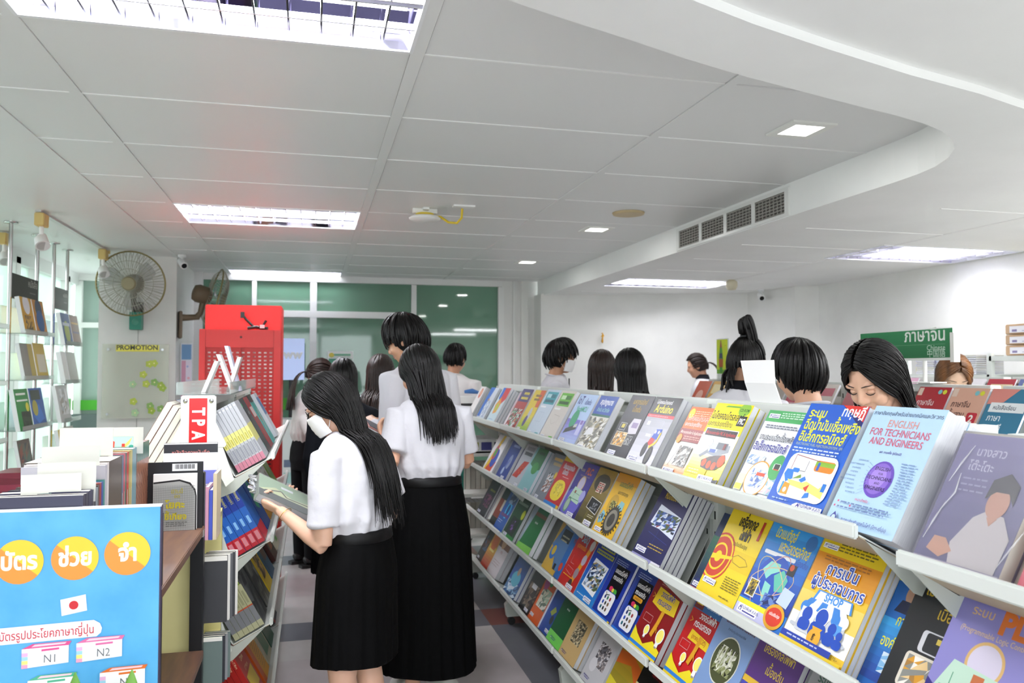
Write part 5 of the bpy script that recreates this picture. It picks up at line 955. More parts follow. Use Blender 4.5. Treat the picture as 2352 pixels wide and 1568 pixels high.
far_stack(3.97, 2, 2, .2, .26, .018, '3a5a78', [('R', .3, .3, .9, .6, '6a3a2a')], 'slate book on the third sloping shelf', 'slate book')
far_stack(4.33, 2, 2, .2, .26, .018, '4a2420', [('R', .2, .2, .8, .4, 'b0502a')], 'maroon book on the third sloping shelf', 'maroon sloping shelf book')
far_stack(4.6, 2, 2, .2, .26, .018, 'd8d0b8', [('R', .2, .4, .9, .8, 'c0d02a'), ('R', .5, .1, .9, .3, '6ac02a')], 'cream and lime book on the third sloping shelf', 'cream and lime book')
far_stack(3.275, 3, 6, .2, .26, .02, 'b0201e', [('T', .5, .7, .14, 'Dime', 'f0d0a0', 'c', .02), ('R', .1, .2, .9, .5, 'd8b82a'), ('T', .5, .55, .12, '17 More', 'f0d0a0')], 'red and yellow book at the foot of the TPA rack', 'red and yellow book', [('R', 0, 0, 1, .3, 'd8b82a'), ('T', .3, .9, .6, 'Dime 17 More', 'f0c0a0', 'l', .02, .7, -PI / 2)])
far_stack(3.52, 3, 2, .2, .27, .026, 'c8551c', [('R', .3, 0, 1, 1, 'd89a2a')] + lines(.4, .9, .8, 14, .05, '8a6a2a', seed=5), 'thick orange and ochre book on the bottom sloping shelf', 'thick orange book')
far_stack(3.75, 3, 2, .2, .26, .018, 'b0a890', [('R', .2, .1, .9, .5, '4a7a5a')], 'beige book on the bottom sloping shelf', 'beige bottom book')
far_stack(3.97, 3, 2, .2, .26, .018, '2f5a48', [('R', 0, .4, 1, .5, 'c8a02a')], 'bottle green book on the bottom sloping shelf', 'bottle green book')
far_stack(4.33, 3, 2, .2, .26, .02, '32343a', [('R', 0, 0, .2, 1, 'a02a2a')], 'dark grey book with red edge on the bottom sloping shelf', 'dark grey red edged book')
stack(facing_aisle(RX - .26 + .018, 3.275 + .19, LIPS[0] - .004), 5, .19, .25, .024, '9c6f6c', [], 'cream edged book on the back of the TPA rack', 'cream edged book', pages=PAPER2)
stack(facing_aisle(RX - .26 + .018, 3.7, LIPS[0] - .004), 4, .19, .25, .02, '6a9ac8', [], 'light blue book behind cream edged stack', 'light blue rear book')
t = thing('acrylic_tray', (RX, 4.1, 1.403), 0, 'clear acrylic tray lying on top of the TPA rack', 'tray')
AC = glass('eaf2f0', .16, .04)
mb = MB(); mb.b(-.1, .1, -.75, .75, 0, .004, AC); mb.b(-.1, -.097, -.75, .75, 0, .05, AC); mb.b(.097, .1, -.75, .75, 0, .05, AC); mb.build('panel', t)
for i, (x, y, dx, h, c, l) in enumerate(((-.03, 3.52, .05, .13, 'f0f0ee', 'white folded card leaning on the acrylic tray'), (.05, 3.7, .045, .15, 'e8dcda', 'pinkish white card standing on the acrylic tray'), (.075, 3.62, -.06, .16, 'e4dede', 'pale card tilted over the grey book stack'), (.09, 3.75, -.055, .2, 'd8d8ee', 'tall lilac edged card tilted over the red books'))):
    mb = MB(); mb.prism([(0, 0), (dx, h), (dx + .016, h), (.016, 0)], 0, .09, M(c, .5), 'y')
    link('price_card', mb.mesh('price_card'), None, Matrix.Translation((RX + x, y, 1.408)), l, 'card')

# ------------------------------------------------------------------ red cabinet
RED = M('d81f1c', .38, 0, 'red_enamel'); RD2 = M('b81614', .45, 0, 'red_enamel')
t = thing('tool_cabinet', (-.455, 6.0, 0), 0, 'tall bright red metal cabinet with perforated doors', 'cabinet')
mb = MB(); mb.b(-.245, .255, -.25, .12, 0, 1.945, RED, bev=.006); mb.build('body', t)
mb = MB(); mb.b(-.262, .245, -.36, -.252, .02, 1.77, RED)
mb2 = MB()
for x0, x1, z0, z1 in ((-.262, -.222, 0, 1.772), (.21, .255, 0, 1.772), (-.2215, .2095, 1.65, 1.771), (-.2215, .2095, .95, 1.0), (-.2215, .2095, 0, .1)): mb2.b(x0, x1, -.4, -.36, z0, z1, RED, bev=.003)
mb2.b(-.012, .0, -.398, -.375, 1.0, 1.65, RD2); mb2.cyl((0, -.402, 1.72), (0, -.398, 1.72), .008, M('5a1210', .5)); mb2.build('door_frame', t)
pf = MB(); HOLE = varied('e8d8d4', '8a2a24', 18, .35, kind='holes_beyond')
for z0, z1, bk in ((1.0, 1.65, 1), (.1, .95, 0)):
    pf.b(-.222, .21, -.385, -.38, z0, z1, RD2)
    for i in range(12):
        for k in range(int((z1 - z0) / .026)):
            x = -.2 + i * .0355; z = z0 + .02 + k * .026
            pf.b(x - .0085, x + .0085, -.3862, -.385, z - .006, z + .004, HOLE if bk else M('3a0c0c', .6))
pf.build('perforated_door', t)
mb.build('panel', t)
mb = MB(); BK = M('1a1718', .35)
mb.tube([(-.09, 0, .1), (-.07, 0, .07), (-.03, 0, .03), (0, .01, .012), (.04, 0, .03), (.06, 0, .065)], .008, BK); mb.tube([(-.06, 0, .012), (0, 0, .02), (.03, .02, .012), (.07, 0, .012)], .011, BK)
mb.b(-.105, -.08, -.01, .01, .08, .12, BK); mb.b(.02, .05, -.012, .012, .012, .035, M('d8d8dc', .3))
link('black_cable', mb.mesh('black_cable'), None, Matrix.Translation((-.36, 5.67, 1.772)), 'tangle of black cable with plugs on the red cabinet ledge', 'cable')

# ------------------------------------------------------------------ fans, posters
def fan(loc, rz, tilt, body, blade, label):
    t = thing('wall_fan', loc, rz, label, 'wall fan')
    R_ = Matrix.Rotation(tilt, 4, 'X')
    W = M('a9a898', .4, .3, 'cage_wire')
    mb = MB(); n = 60
    for i in range(n):
        a = 2 * PI * i / n; c, s = math.cos(a), math.sin(a)
        mb.tube([(.06 * c, -.1, .06 * s), (.2 * c, -.085, .2 * s), (.272 * c, -.03, .272 * s), (.285 * c, 0, .285 * s)], .0022, W, 4, R_)
        if i % 2: mb.tube([(.06 * c, .06, .06 * s), (.22 * c, .05, .22 * s), (.285 * c, 0, .285 * s)], .0022, W, 4, R_)
    for rr, y, th in ((.285, 0, .008), (.2, -.085, .003), (.13, -.095, .003)):
        mb.tube([(rr * math.cos(2 * PI * i / 40), y, rr * math.sin(2 * PI * i / 40)) for i in range(41)], th, M('8a7d4e', .4, .5) if th > .005 else W, 6, R_)
    mb.build('cage', t)
    mb = MB()
    for k in range(3):
        a = k * 2 * PI / 3 + .5
        pts = []
        for q, (r0, w0, w1) in enumerate(((.04, -.25, .3), (.1, -.35, .55), (.18, -.3, .62), (.235, -.1, .5))):
            pts.append([(r0 * math.cos(a + w0 + (w1 - w0) * j / 5), -.045 + .05 * j / 5, r0 * math.sin(a + w0 + (w1 - w0) * j / 5)) for j in range(6)])
        vs = [p for r0 in pts for p in r0]
        mb.add(vs, [(i * 6 + j, i * 6 + j + 1, (i + 1) * 6 + j + 1, (i + 1) * 6 + j) for i in range(3) for j in range(5)], blade, R_, True)
    mb.build('blades', t, fix=False)
    mb = MB(); mb.tube([(0, -.108, 0), (0, -.1, 0), (0, -.07, 0)], [.05, .062, .062], M('8f8767', .45), 20, R_); mb.build('hub', t)
    mb = MB(); mb.tube([(0, .02, 0), (0, .05, 0), (0, .15, 0), (0, .19, 0), (0, .2, 0)], [.05, .082, .088, .07, .03], body, 18, R_); mb.tube([(0, .1, -.06), (0, .12, -.15), (0, .16, -.2)], [.03, .025, .03], body, 12); mb.build('motor', t)
    mb = MB(); mb.tube([(0, .13, -.19), (0, .24, -.2), (0, .3, -.2)], [.025, .03, .035], body, 12); mb.b(-.05, .05, .285, .312, -.4, -.14, body, bev=.006); mb.build('bracket', t)
    return t
t = fan((-1.567, 7.735, 2.272), 0, .1, M('4f4a3e', .5), glass('8a8d90', .4, .2, 'smoked_blade'), 'round wall fan with wire cage on the white column')
mb = MB(); mb.b(-.05, .05, .2, .29, -.4, -.24, M('2f8f78', .4)); mb.lathe([(.001, .002), (.03, .002), (.03, 0)], M('5aa890', .4), 16, frame((0, .198, -.33), (1, 0, 0), (0, 0, 1), (0, -1, 0))); mb.build('control_box', t)
fan((-.922, 8.2, 2.2), 1.85, .25, M('6b5a45', .5), glass('50545a', .6, .2, 'smoked_blade'), 'brown wall fan seen edge-on above the red cabinet')

mb = MB(); mb.b(-1.85, -1.285, 7.995, 8.0, 1.06, 1.74, glass('e9eedd', .45, .08, 'frosted_acrylic')); T = frame((-1.85, 7.994, 1.06), (1, 0, 0), (0, 0, 1), (0, -1, 0)); pr = [('R', .2, .9, .85, .99, 'e8e05a'), ('T', .52, .925, .105, 'PROMOTION', '4a4a3a', 'c', .03, 1)]
rr2 = random.Random(3)
for i in range(13):
    x, y = rr2.uniform(.3, .97), rr2.uniform(.05, .8); c = rr2.choice(['9cb83a', '86b05a', 'a8cc9a', 'b8c84a'])
    pr += [('E', x + .035 * math.cos(a), y + .03 * math.sin(a), .026, .026, c) for a in [k * 2 * PI / 5 for k in range(5)]] + [('C', x, y, .012, 'e8e4a0')]
art(mb, pr, .565, .68, T); o = mb.build('promotion_board', None, label='clear promotion board printed with green flowers on the column', cat='notice board')
mb = MB()
for x in (-1.8, -1.34):
    for z in (1.69, 1.1): mb.cyl((x, 7.985, z), (x, 8.05, z), .012, M('c8cacc', .25, 1), 12)
mb.build('standoff', o)
mb = MB(); mb.b(-1.224, -1.12, 8.28, 8.3, 1.2, 1.76, M('d8dce4', .4)); art(mb, [('R', .08, .72, .92, .98, '5a8ab8'), ('R', .08, .05, .45, .7, 'c890a8'), ('R', .45, .05, .95, .7, 'd8d0e0'), ('C', .7, .4, .12, 'e0a0b0'), ('C', .6, .6, .1, 'a0b0d8')], .104, .56, frame((-1.224, 8.279, 1.2), (1, 0, 0), (0, 0, 1), (0, -1, 0)))
mb.build('leaflet_holder', None, label='narrow leaflet panel in pink and blue beside the column', cat='leaflet holder')
mb = MB(); mb.b(.174, .46, 9.262, 9.27, 1.33, 1.716, M('e9eeea', .4)); art(mb, [('R', .18, .86, .9, .92, '6ab08c'), ('C', .16, .88, .1, 'd8c84a'), ('R', .05, .62, .5, .78, '3a8f72'), ('R', .55, .6, .95, .78, 'b8d8c8'), ('R', .08, .34, .44, .56, '8ab8a0'), ('C', .7, .45, .14, '7a9a6a'), ('R', .55, .1, .95, .3, '2f8060'), ('R', .05, .1, .48, .3, 'c8e0d4')] + lines(.1, .9, .82, 1, .02, '8ab0a0'), .286, .386, frame((.174, 9.261, 1.33), (1, 0, 0), (0, 0, 1), (0, -1, 0)))
mb.build('poster', None, label='white and green notice poster on the green glass', cat='poster')
t = thing('screen', (-.2, 8.62, 0), 0, 'pale blue screen panel lettered www behind the red cabinet', 'screen')
mb = MB(); mb.b(-.3, .13, 0, .03, 1.4, 1.83, M('aebfe8', .4, 0, 'lit_screen', emit=.35)); art(mb, [('R', 0, 0, .35, .6, '8a7a70'), ('T', .62, .52, .3, 'www', 'e8ecf4', 'c', .05)], .43, .43, frame((-.3, -.001, 1.4), (1, 0, 0), (0, 0, 1), (0, -1, 0))); mb.build('panel', t)
mb = MB(); mb.cyl((0, .02, 0), (0, .02, 1.4), .025, M('2a2c30', .4)); mb.b(-.2, .2, -.12, .16, 0, .02, M('2a2c30', .4)); mb.build('stand', t)
t = thing('counter', (-.1, 8.3, 0), 0, 'white counter with pasted coloured notes behind the red cabinet', 'counter')
mb = MB(); mb.b(-.45, .3, -.2, .2, 0, 1.02, M('d8e0de', .5)); mb.build('body', t)
for q in (('R', .5, .8, .85, .9, '6ac0d0'), ('R', .45, .2, .6, .36, '5a9ac0'), ('R', .62, .18, .78, .36, '6a9a6a'), ('R', .8, .2, .95, .38, 'd8a0a8'), ('R', .4, .55, .5, .62, '6a7a90'), ('R', .4, .4, .96, .5, 'a8d0cc')):
    mb = MB(); art(mb, [q], .75, 1.02, frame((-.45, -.201, 0), (1, 0, 0), (0, 0, 1), (0, -1, 0))); mb.build('note', t, fix=False)

# ------------------------------------------------------------------ hanging acrylic display at the window
ROD = M('c3c4c2', .25, .9, 'steel_rod'); AC2 = glass('e4efe9', .12, .04)
def hang(y0, y1, x, label, rows_):
    t = thing('hanging_display', (x, (y0 + y1) / 2, 0), 0, label, 'display stand')
    h = (y1 - y0) / 2
    for y in (-h, h):
        mb = MB(); mb.cyl((0, y, .02), (0, y, ZC), .014, ROD, 12); mb.lathe([(.001, ZC - .01), (.045, ZC - .01), (.045, ZC)], ROD, 20, Matrix.Translation((0, y, 0))); mb.lathe([(.04, 0), (.04, .015), (.014, .02)], ROD, 16, Matrix.Translation((0, y, 0))); mb.build('rod', t)
    mb = MB(); mb.b(-.008, .012, -h + .01, h - .01, 2.02, 2.2, M('23251f', .4)); art(mb, [('T', .78, .62, .13, 'หนังสือ', 'b8b8b0', 'c', .01), ('R', .66, .35, .9, .4, '6a6a64')], 2 * h - .02, .18, frame((.0125, -h + .01, 2.02), (0, 1, 0), (0, 0, 1), (1, 0, 0))); mb.build('sign', t)
    for z in rows_:
        mb = MB(); mb.b(-.06, .12, -h - .04, h + .06, z - .006, z, AC2); mb.b(.115, .12, -h - .04, h + .06, z, z + .03, AC2); mb.b(-.06, -.05, -h, h, z, z + .2, AC2); mb.build('ledge', t)
    return t
hang(6.42, 7.0, -2.1, 'steel rods with clear ledges and black sign, the middle one', [1.765, 1.43, 1.07, .72])
hang(7.42, 7.8, -2.1, 'steel rods with clear ledges and black sign next to the column', [1.715, 1.39, 1.07, .75])
hang(5.2, 6.02, -2.1, 'steel rods with clear ledges cut by the frame edge', [1.78, 1.4, 1.02, .66])
def tilted(x, y, z, a=.18):
    return frame((x + .015, y, z), (0, 1, 0), (-math.sin(a), 0, math.cos(a)), (math.cos(a), 0, math.sin(a)))
HB = [(-2.0, 6.40, 1.765, .24, .27, .05, 'd2a020', [('C', .5, .8, .3, 'e8e8ec'), ('N', .2, .1, .8, .5, ['3a3028', '8a6a2a', 'c8a040'], 4, 4, 1)], 'yellow book with white round label on the hanging ledge'), (-2.0, 6.66, 1.765, .25, .27, .04, 'c8862a', [('C', .5, .75, .3, '2a3a5a'), ('C', .5, .4, .34, '2a5a9a')], 'orange book with blue flower vase picture on the hanging ledge'),
      (-2.0, 6.42, 1.43, .26, .27, .04, '8a8a84', [('R', .6, 0, 1, 1, 'b8a85a')], 'grey and ochre book on the second hanging ledge'), (-2.0, 6.7, 1.43, .26, .28, .03, 'c8b04a', [('R', .2, .2, .9, .7, 'd8d4c0')], 'ochre book beside the grey one on second ledge'),
      (-2.0, 6.34, 1.07, .28, .3, .05, '2f8a44', [('R', .1, .85, .8, .9, 'e8f0e8'), ('R', .1, .7, .9, .74, 'e8f0e8'), ('N', .3, .05, .95, .45, ['1c201c', '2a3a2a', '0f1210'], 3, 3, 2), ('C', .8, .55, .12, 'd8d03a')], 'green book with dark picture on the third hanging ledge'), (-2.0, 6.64, 1.07, .3, .3, .04, '2f5aa8', [('R', .1, .7, .8, .95, '2a3030'), ('P', [(.1, .3), (.6, .6), (.9, .2), (.4, .1)], '3a78d0'), ('C', .3, .5, .2, 'b0a84a')], 'blue book touching the green one on the third hanging ledge'),
      (-2.0, 6.42, .72, .26, .28, .04, '5a4a44', [('N', .1, .1, .9, .9, ['6a5a4a', '8a4a3a', '4a6a5a', '3a3a44'], 4, 4, 3)], 'brown mixed colour book on the lowest hanging ledge'),
      (-2.0, 7.36, 1.715, .24, .27, .05, '2c4f94', [('E', .5, .4, .3, .4, 'a8b84a'), ('R', .1, .6, .9, .7, 'd8e0f0')], 'blue book with green oval on the ledge by the column'), (-2.0, 7.62, 1.715, .24, .27, .04, '8a5a4a', [('R', .1, .7, .9, .76, 'd8a03a'), ('R', .1, .4, .9, .46, '5a3a6a')], 'brown striped book on the ledge by the column'),
      (-2.0, 7.4, 1.39, .12, .27, .06, 'eeeeec', [], 'white book block on the middle ledge by the column'), (-2.0, 7.54, 1.39, .26, .27, .03, 'b8b8b2', [], 'pale grey book on the middle ledge by the column'),
      (-2.0, 7.3, 1.07, .3, .31, .05, 'c8c8c6', [('N', .2, .2, .9, .9, ['d8d8da', 'b8bcc0', 'a8a098', 'e8e8ea'], 5, 6, 5)], 'silvery book in plastic on the lower ledge by the column'),
      (-2.0, 7.36, .75, .1, .26, .05, 'd8b83a', [], 'yellow edged book on the lowest ledge by the column'), (-2.0, 7.5, .75, .3, .27, .04, '9a9488', [('R', .3, .3, .9, .9, '6a6a64')], 'dull grey book on the lowest ledge by the column'),
      (-2.0, 5.62, 1.78, .3, .32, .04, '4f78b8', [('R', .2, .2, .8, .5, '8aa8d8')], 'blue book on the ledge cut by the frame edge'), (-2.0, 5.55, 1.4, .3, .28, .05, 'd8d8d4', [('R', .1, .1, .9, .9, '6a6a66')], 'grey book in a white sleeve at the frame edge'), (-2.0, 5.5, 1.02, .3, .3, .05, 'e4e2e0', lines(.1, .9, .9, 9, .09, 'b06a6a', th=.02), 'white book with red print at the frame edge')]
for x, y, z, w, h, th, c, p, l in HB:
    book(tilted(x, y, z), w, h, th * .6, c, p, l, spcol='e8e8ea', pages=PAPER)
t = thing('low_table', (-1.5, 5.3, 0), 0, 'low dark table carrying stacks of red books by the window', 'table')
mb = MB(); mb.b(-.35, .35, -.9, 1.3, .72, .75, M('6f6a60', .5)); mb.build('table_top', t)
for x in (-.3, .3):
    for y in (-.85, 1.25):
        mb = MB(); mb.b(x - .025, x + .025, y - .025, y + .025, 0, .72, M('5a564e', .5)); mb.build('leg', t)
def flat(x, y, z, w, h, th, col, label, grp):
    book(frame((x, y, z + th), (0, 1, 0), (-1, 0, 0), (0, 0, 1)), w, h, th, col, (), label, grp)
for i in range(7): flat(-1.3, 4.72, .7505 + i * .0305, .24, .3, .03, ['7a1f34', '8a2840', '70182c'][i % 3], 'crimson book lying in the taller stack on the low table', 'crimson books stacked flat')
for i in range(4): flat(-1.3, 5.5, .7505 + i * .0305, .26, .3, .03, ['a82a24', '8aa0b4', 'b03028', 'b8b04a'][i], ['scarlet book at the bottom of the shorter table stack', 'grey blue book above the scarlet one in the table stack', 'second scarlet book in the shorter table stack', 'olive book on top of the shorter table stack'][i], 'books stacked flat on the low table')
# ------------------------------------------------------------------ people
def skin_mat(h):
    m = M(h, .45, 0, 'skin', sub=.12)
    m.node_tree.nodes['Principled BSDF'].inputs['Subsurface Radius'].default_value = (.01, .004, .002)
    return m
def cloth(h, r=.85, bump=.8, sc=9):
    return varied(h, h, 4, r, bump, sc, 'cloth', spec=.1 if int(h[:2], 16) < 90 else .3)
HAIRB = varied('060505', '0c0909', 60, .42, kind='hair', spec=.24, aniso=.5)
HAIRD = varied('1c110d', '281812', 60, .42, kind='hair', spec=.35)
HAIRW = varied('3a2417', '8a5a30', 5, .38, kind='hair', spec=.5, stretch=(3, 3, .3))
def vox(mb, size, it=4, fac=.5, name='body'):
    me = mb.mesh(name)
    o = bpy.data.objects.new('tmp', me); COL.objects.link(o)
    r = o.modifiers.new('r', 'REMESH'); r.mode = 'VOXEL'; r.voxel_size = size; r.use_smooth_shade = True
    sm = o.modifiers.new('s', 'SMOOTH'); sm.factor = fac; sm.iterations = it
    out = bpy.data.meshes.new_from_object(o.evaluated_get(bpy.context.evaluated_depsgraph_get()))
    out.name = name
    bpy.data.objects.remove(o); bpy.data.meshes.remove(me)
    if not out.materials: out.materials.append(mb.ms[0])
    return out
def folds(me, amp, fn):
    me.calc_loop_triangles()
    for v in me.vertices:
        v.co = v.co + v.normal * amp * fn(v.co)
    me.update()
def ell(cx, cy, z, rx, ry, n=24, tilt=0, sq=1):
    out = []
    for i in range(n):
        a = 2 * PI * i / n; c, s = math.cos(a), math.sin(a)
        c = math.copysign(abs(c) ** sq, c); s = math.copysign(abs(s) ** sq, s)
        out.append((cx + rx * c, cy + ry * s, z + tilt * ry * s))
    return out
def ball(mb, c, r, m, T=None, n=16):
    prof = [(math.sin(PI * (i + .02) / (n + .04)), -math.cos(PI * (i + .02) / (n + .04))) for i in range(n + 1)]
    mb.loft([[(c[0] + r[0] * q * math.cos(2 * PI * j / 20), c[1] + r[1] * q * math.sin(2 * PI * j / 20), c[2] + r[2] * z) for j in range(20)] for q, z in prof], m, True, True, T)
def hand(mb, W, d, nrm, side, m, curl=.6, s=1, spread=1, thumb=.5):
    """palm, four jointed fingers of different length and a thumb leaving the side of the palm"""
    d = d.normalized(); nrm = (nrm - d * nrm.dot(d)).normalized(); sd = d.cross(nrm).normalized() * side
    mb.tube([W - d * .01, W + d * .02 * s, W + d * .055 * s, W + d * .085 * s], [.024 * s, .031 * s, .039 * s, .036 * s], m, 14, flat=.42, up=nrm)
    for k, (off, ln) in enumerate(((.029, .9), (.01, 1), (-.01, .94), (-.028, .74))):
        p = W + d * (.08 - abs(off) * .12) * s + sd * off * s; pts = [p]; r = [.0098 * s]; a = 0
        for j, seg in enumerate((.042, .026, .021)):
            a += curl * (.75 if j == 0 else .95) * (1 + .07 * k)
            p = p + (d * math.cos(a) + nrm * math.sin(a) + sd * off * 1.2 * spread * (j == 0)) * seg * ln * s
            pts.append(p); r.append((.0092, .0084, .0068)[j] * s)
        mb.tube(pts, r, m, 10)
    p = W + d * .022 * s + sd * .026 * s
    d1 = (d * .62 + sd * .62 + nrm * thumb).normalized(); d2 = (d * .9 + sd * .12 + nrm * thumb * 1.1).normalized()
    mb.tube([p - d1 * .012, p + d1 * .03 * s, p + (d1 * .036 + d2 * .022) * s, p + (d1 * .036 + d2 * .044) * s], [.0145 * s, .0125 * s, .0108 * s, .008 * s], m, 10)

class Fig: pass
def person(loc, rz, H, label, top='cfced4', bottom=('skirt', '08080a', .42), pitch=20, hyaw=0, roll=0, lean=.06, la=None, ra=None, lh=None, rh=None, sleeve='short',
           hair=None, mask=False, glasses=False, down=False, voxel=.011, skin='dcb094', fem=True, shoes='e8e6e0', collar=False, brows=False, tie=False, wst=.975, group=None, under=None, palm=None, neckline=None, bust=1.0):
    f = Fig(); s = H / 1.62
    t = thing('person', loc, rz, label, 'person', group); f.root = t
    inv = (Matrix.Translation(loc) @ Matrix.Rotation(rz, 4, 'Z')).inverted()
    loc_ = lambda p: inv @ Vector(p)
    SK = skin_mat(skin)
    yo = lambda z: lean * max(0, z - .9 * s)
    wS = .98 if fem else 1.12
    # body
    mb = MB()
    rings = [(.74, .13, .085), (.82, .165, .112), (.9, .158, .105), (.98, .128, .09), (1.06, .128, .092), (1.16, .142, .105), (1.24, .15, .1), (1.305, .155 * wS, .082), (1.34, .115, .068), (1.365, .06, .055)]
    mb.loft([ell(0, yo(z * s), z * s, rx * s, ry * s, 24) for z, rx, ry in rings], SK)
    pv = Vector((0, yo(1.375 * s) - .005, 1.375 * s))
    HM = Matrix.Translation(pv) @ Matrix.Rotation(math.radians(hyaw), 4, 'Z') @ Matrix.Rotation(math.radians(roll), 4, 'Y') @ Matrix.Rotation(-math.radians(pitch), 4, 'X') @ Matrix.Translation((0, .022 * s, .13 * s)) @ Matrix.Scale(s, 4)
    f.HM = HM
    hc = HM @ Vector((0, -.015, -.05))
    mb.tube([(0, yo(1.3 * s), 1.3 * s), pv, hc], [.06 * s, .05 * s, .05 * s], SK, 16)
    ball(mb, (0, -.006, .005), (.072, .092, .11), SK, HM)
    ball(mb, (0, .028, -.05), (.053, .058, .06), SK, HM)
    ball(mb, (0, .05, -.085), (.026, .03, .024), SK, HM)                 # chin
    for q in (-1, 1):
        ball(mb, (q * .036, .056, -.03), (.027, .026, .032), SK, HM)      # cheeks
        ball(mb, (q * .03, .075, .022), (.026, .012, .010), SK, HM)       # brow
        ball(mb, (q * .074, -.008, -.012), (.009, .019, .03), SK, HM)     # ears
        ball(mb, (q * .079, -.013, -.002), (.006, .015, .019), SK, HM)
    mb.tube([HM @ Vector(p) for p in ((0, .078, .02), (0, .088, 0), (0, .099, -.022), (0, .094, -.034))], [.007 * s, .0085 * s, .0115 * s, .009 * s], SK, 10)
    for q in (-1, 1): ball(mb, (q * .011, .086, -.03), (.008, .009, .007), SK, HM)
    ball(mb, (0, .076, -.052), (.02, .014, .006), SK, HM); ball(mb, (0, .074, -.064), (.017, .013, .006), SK, HM)
    # legs
    for q in (-1, 1):
        x = q * .085 * s
        mb.tube([(x, 0, .8 * s), (x * 1.02, .005, .62 * s), (x * 1.0, .01, .45 * s), (x * .98, -.012, .33 * s), (x * .95, -.005, .16 * s), (x * .95, 0, .075 * s)], [.085 * s, .078 * s, .052 * s, .053 * s, .036 * s, .034 * s], SK, 16)
        mb.tube([(x * .95, -.04 * s, .045 * s), (x * .97, .02 * s, .05 * s), (x * 1.05, .1 * s, .035 * s), (x * 1.1, .15 * s, .03 * s)], [.035 * s, .038 * s, .036 * s, .024 * s], SK, 12, flat=.75, up=(0, 0, 1))
    # arms
    arms = {}
    for q, elb, wr, hd in ((-1, la, lh, 'l'), (1, ra, rh, 'r')):
        sh = Vector((q * .158 * s * wS, yo(1.3 * s), 1.285 * s))
        e = loc_(elb) if elb else sh + Vector((q * .05, -.02, -.27)) * s
        w = loc_(wr) if wr else e + Vector((-q * .05, .07, -.2) if down else (-q * .06, .17, .05)) * s
        k = .9 if fem else 1.08
        mb.tube([sh, sh.lerp(e, .35), sh.lerp(e, .8), e], [.046 * s * k, .045 * s * k, .038 * s * k, .036 * s * k], SK, 14)
        mb.tube([sh.lerp(e, .93), e, e.lerp(w, .3), e.lerp(w, .75), w], [.033 * s * k, .037 * s * k, .038 * s * k, .028 * s * k, .023 * s * k], SK, 14)
        d = (w - e).normalized()
        pn = (palm or {}).get(hd)
        nrm = inv.to_3x3() @ Vector(pn[0]) if pn else Vector((-q * .6, .2, -.75))
        dd = inv.to_3x3() @ Vector(pn[1]) if pn and pn[1] else d
        side = pn[2] if pn else -1
        hand(mb, w, dd, nrm, side, SK, pn[3] if pn else .55, s * (.93 if fem else 1.05), thumb=pn[4] if pn and len(pn) > 4 else .5)
        arms[hd] = (sh, e, w)
    f.arms = arms
    link('body', vox(mb, voxel, 3, .5), t)
    # shirt
    if top:
        CM = cloth(top)
        mb = MB(); o = .016
        sr = [(wst - .07, .125, .1), (wst - .01, .142, .112), (wst + .05, .162, .13), (1.12, .162, .128), (1.2, .166, .126 * bust), (1.26, .168, .115), (1.31, .16 * wS, .095), (1.345, .12, .08), (1.372, .066, .064)]
        mb.loft([ell(0, yo(z * s), z * s, rx * s, ry * s, 28, sq=.92) for z, rx, ry in sr], CM)
        for q in 'lr':
            sh, e, w = arms[q]
            sh2 = sh + (Vector((0, yo(1.3 * s), sh.z)) - sh) * .25
            if sleeve == 'short': mb.tube([sh2, sh, sh.lerp(e, .3), sh.lerp(e, .62), sh.lerp(e, .78)], [.054 * s, .063 * s, .063 * s, .063 * s, .066 * s], CM, 18)
            else: mb.tube([sh2, sh, sh.lerp(e, .5), e, e.lerp(w, .4), e.lerp(w, .93)], [.055 * s, .068 * s, .06 * s, .055 * s, .049 * s, .038 * s], CM, 16)
        me = vox(mb, max(voxel, .0065), 3, .5, 'shirt')
        seed = Vector((loc[0] * 9, loc[1] * 7, 0))
        def fold(c):
            st = Vector((c.x * 9, c.y * 9, c.z * 4.5 + .6 * c.x))
            wv = noise.noise(st + seed) + .5 * noise.noise(st * 2.3 + seed)
            k = max(0, 1 - abs(c.z / s - (wst + .04)) / .1)
            return wv + k * .7 * math.sin(math.atan2(c.y - yo(c.z), c.x) * 13 + 3 * noise.noise(st))
        folds(me, .0085 * s, fold)
        so = link('shirt', me, t)
        if collar:
            mb = MB()
            mb.tube([(.067 * s * math.cos(a), yo(1.365 * s) + .064 * s * math.sin(a), (1.362 - .012 * math.sin(a)) * s) for a in [PI * .5 + .25 + i * (2 * PI - .5) / 20 for i in range(21)]], .019 * s, CM, 8, flat=.32, up=(0, 0, 1))
            for q in (-1, 1): mb.prism([(q * .008, 1.362 * s), (q * .06 * s, 1.358 * s), (q * .045 * s, 1.305 * s)], yo(1.35 * s) + .063 * s, yo(1.35 * s) + .068 * s, CM, 'y')
            link('collar', mb.mesh('collar'), so)
        if under:
            mb = MB(); mb.lathe([(.07 * s, 1.345 * s), (.066 * s, 1.38 * s), (.054 * s, 1.41 * s), (.05 * s, 1.4 * s)], cloth(under), 20, Matrix.Translation((0, yo(1.37 * s), 0))); link('undershirt_neck', mb.mesh('undershirt_neck'), t)
        if tie:
            mb = MB(); y = yo(1.3 * s); mb.prism([(-.014, 1.345 * s), (.014, 1.345 * s), (.01, 1.32 * s), (.03, 1.08 * s), (0, 1.05 * s), (-.03, 1.08 * s), (-.01, 1.32 * s)], y + .098 * s, y + .106 * s, M('17181c', .6), 'y'); link('tie', mb.mesh('tie'), t)
    # skirt or trousers
    BM = cloth(bottom[1], .8, .25, 30)
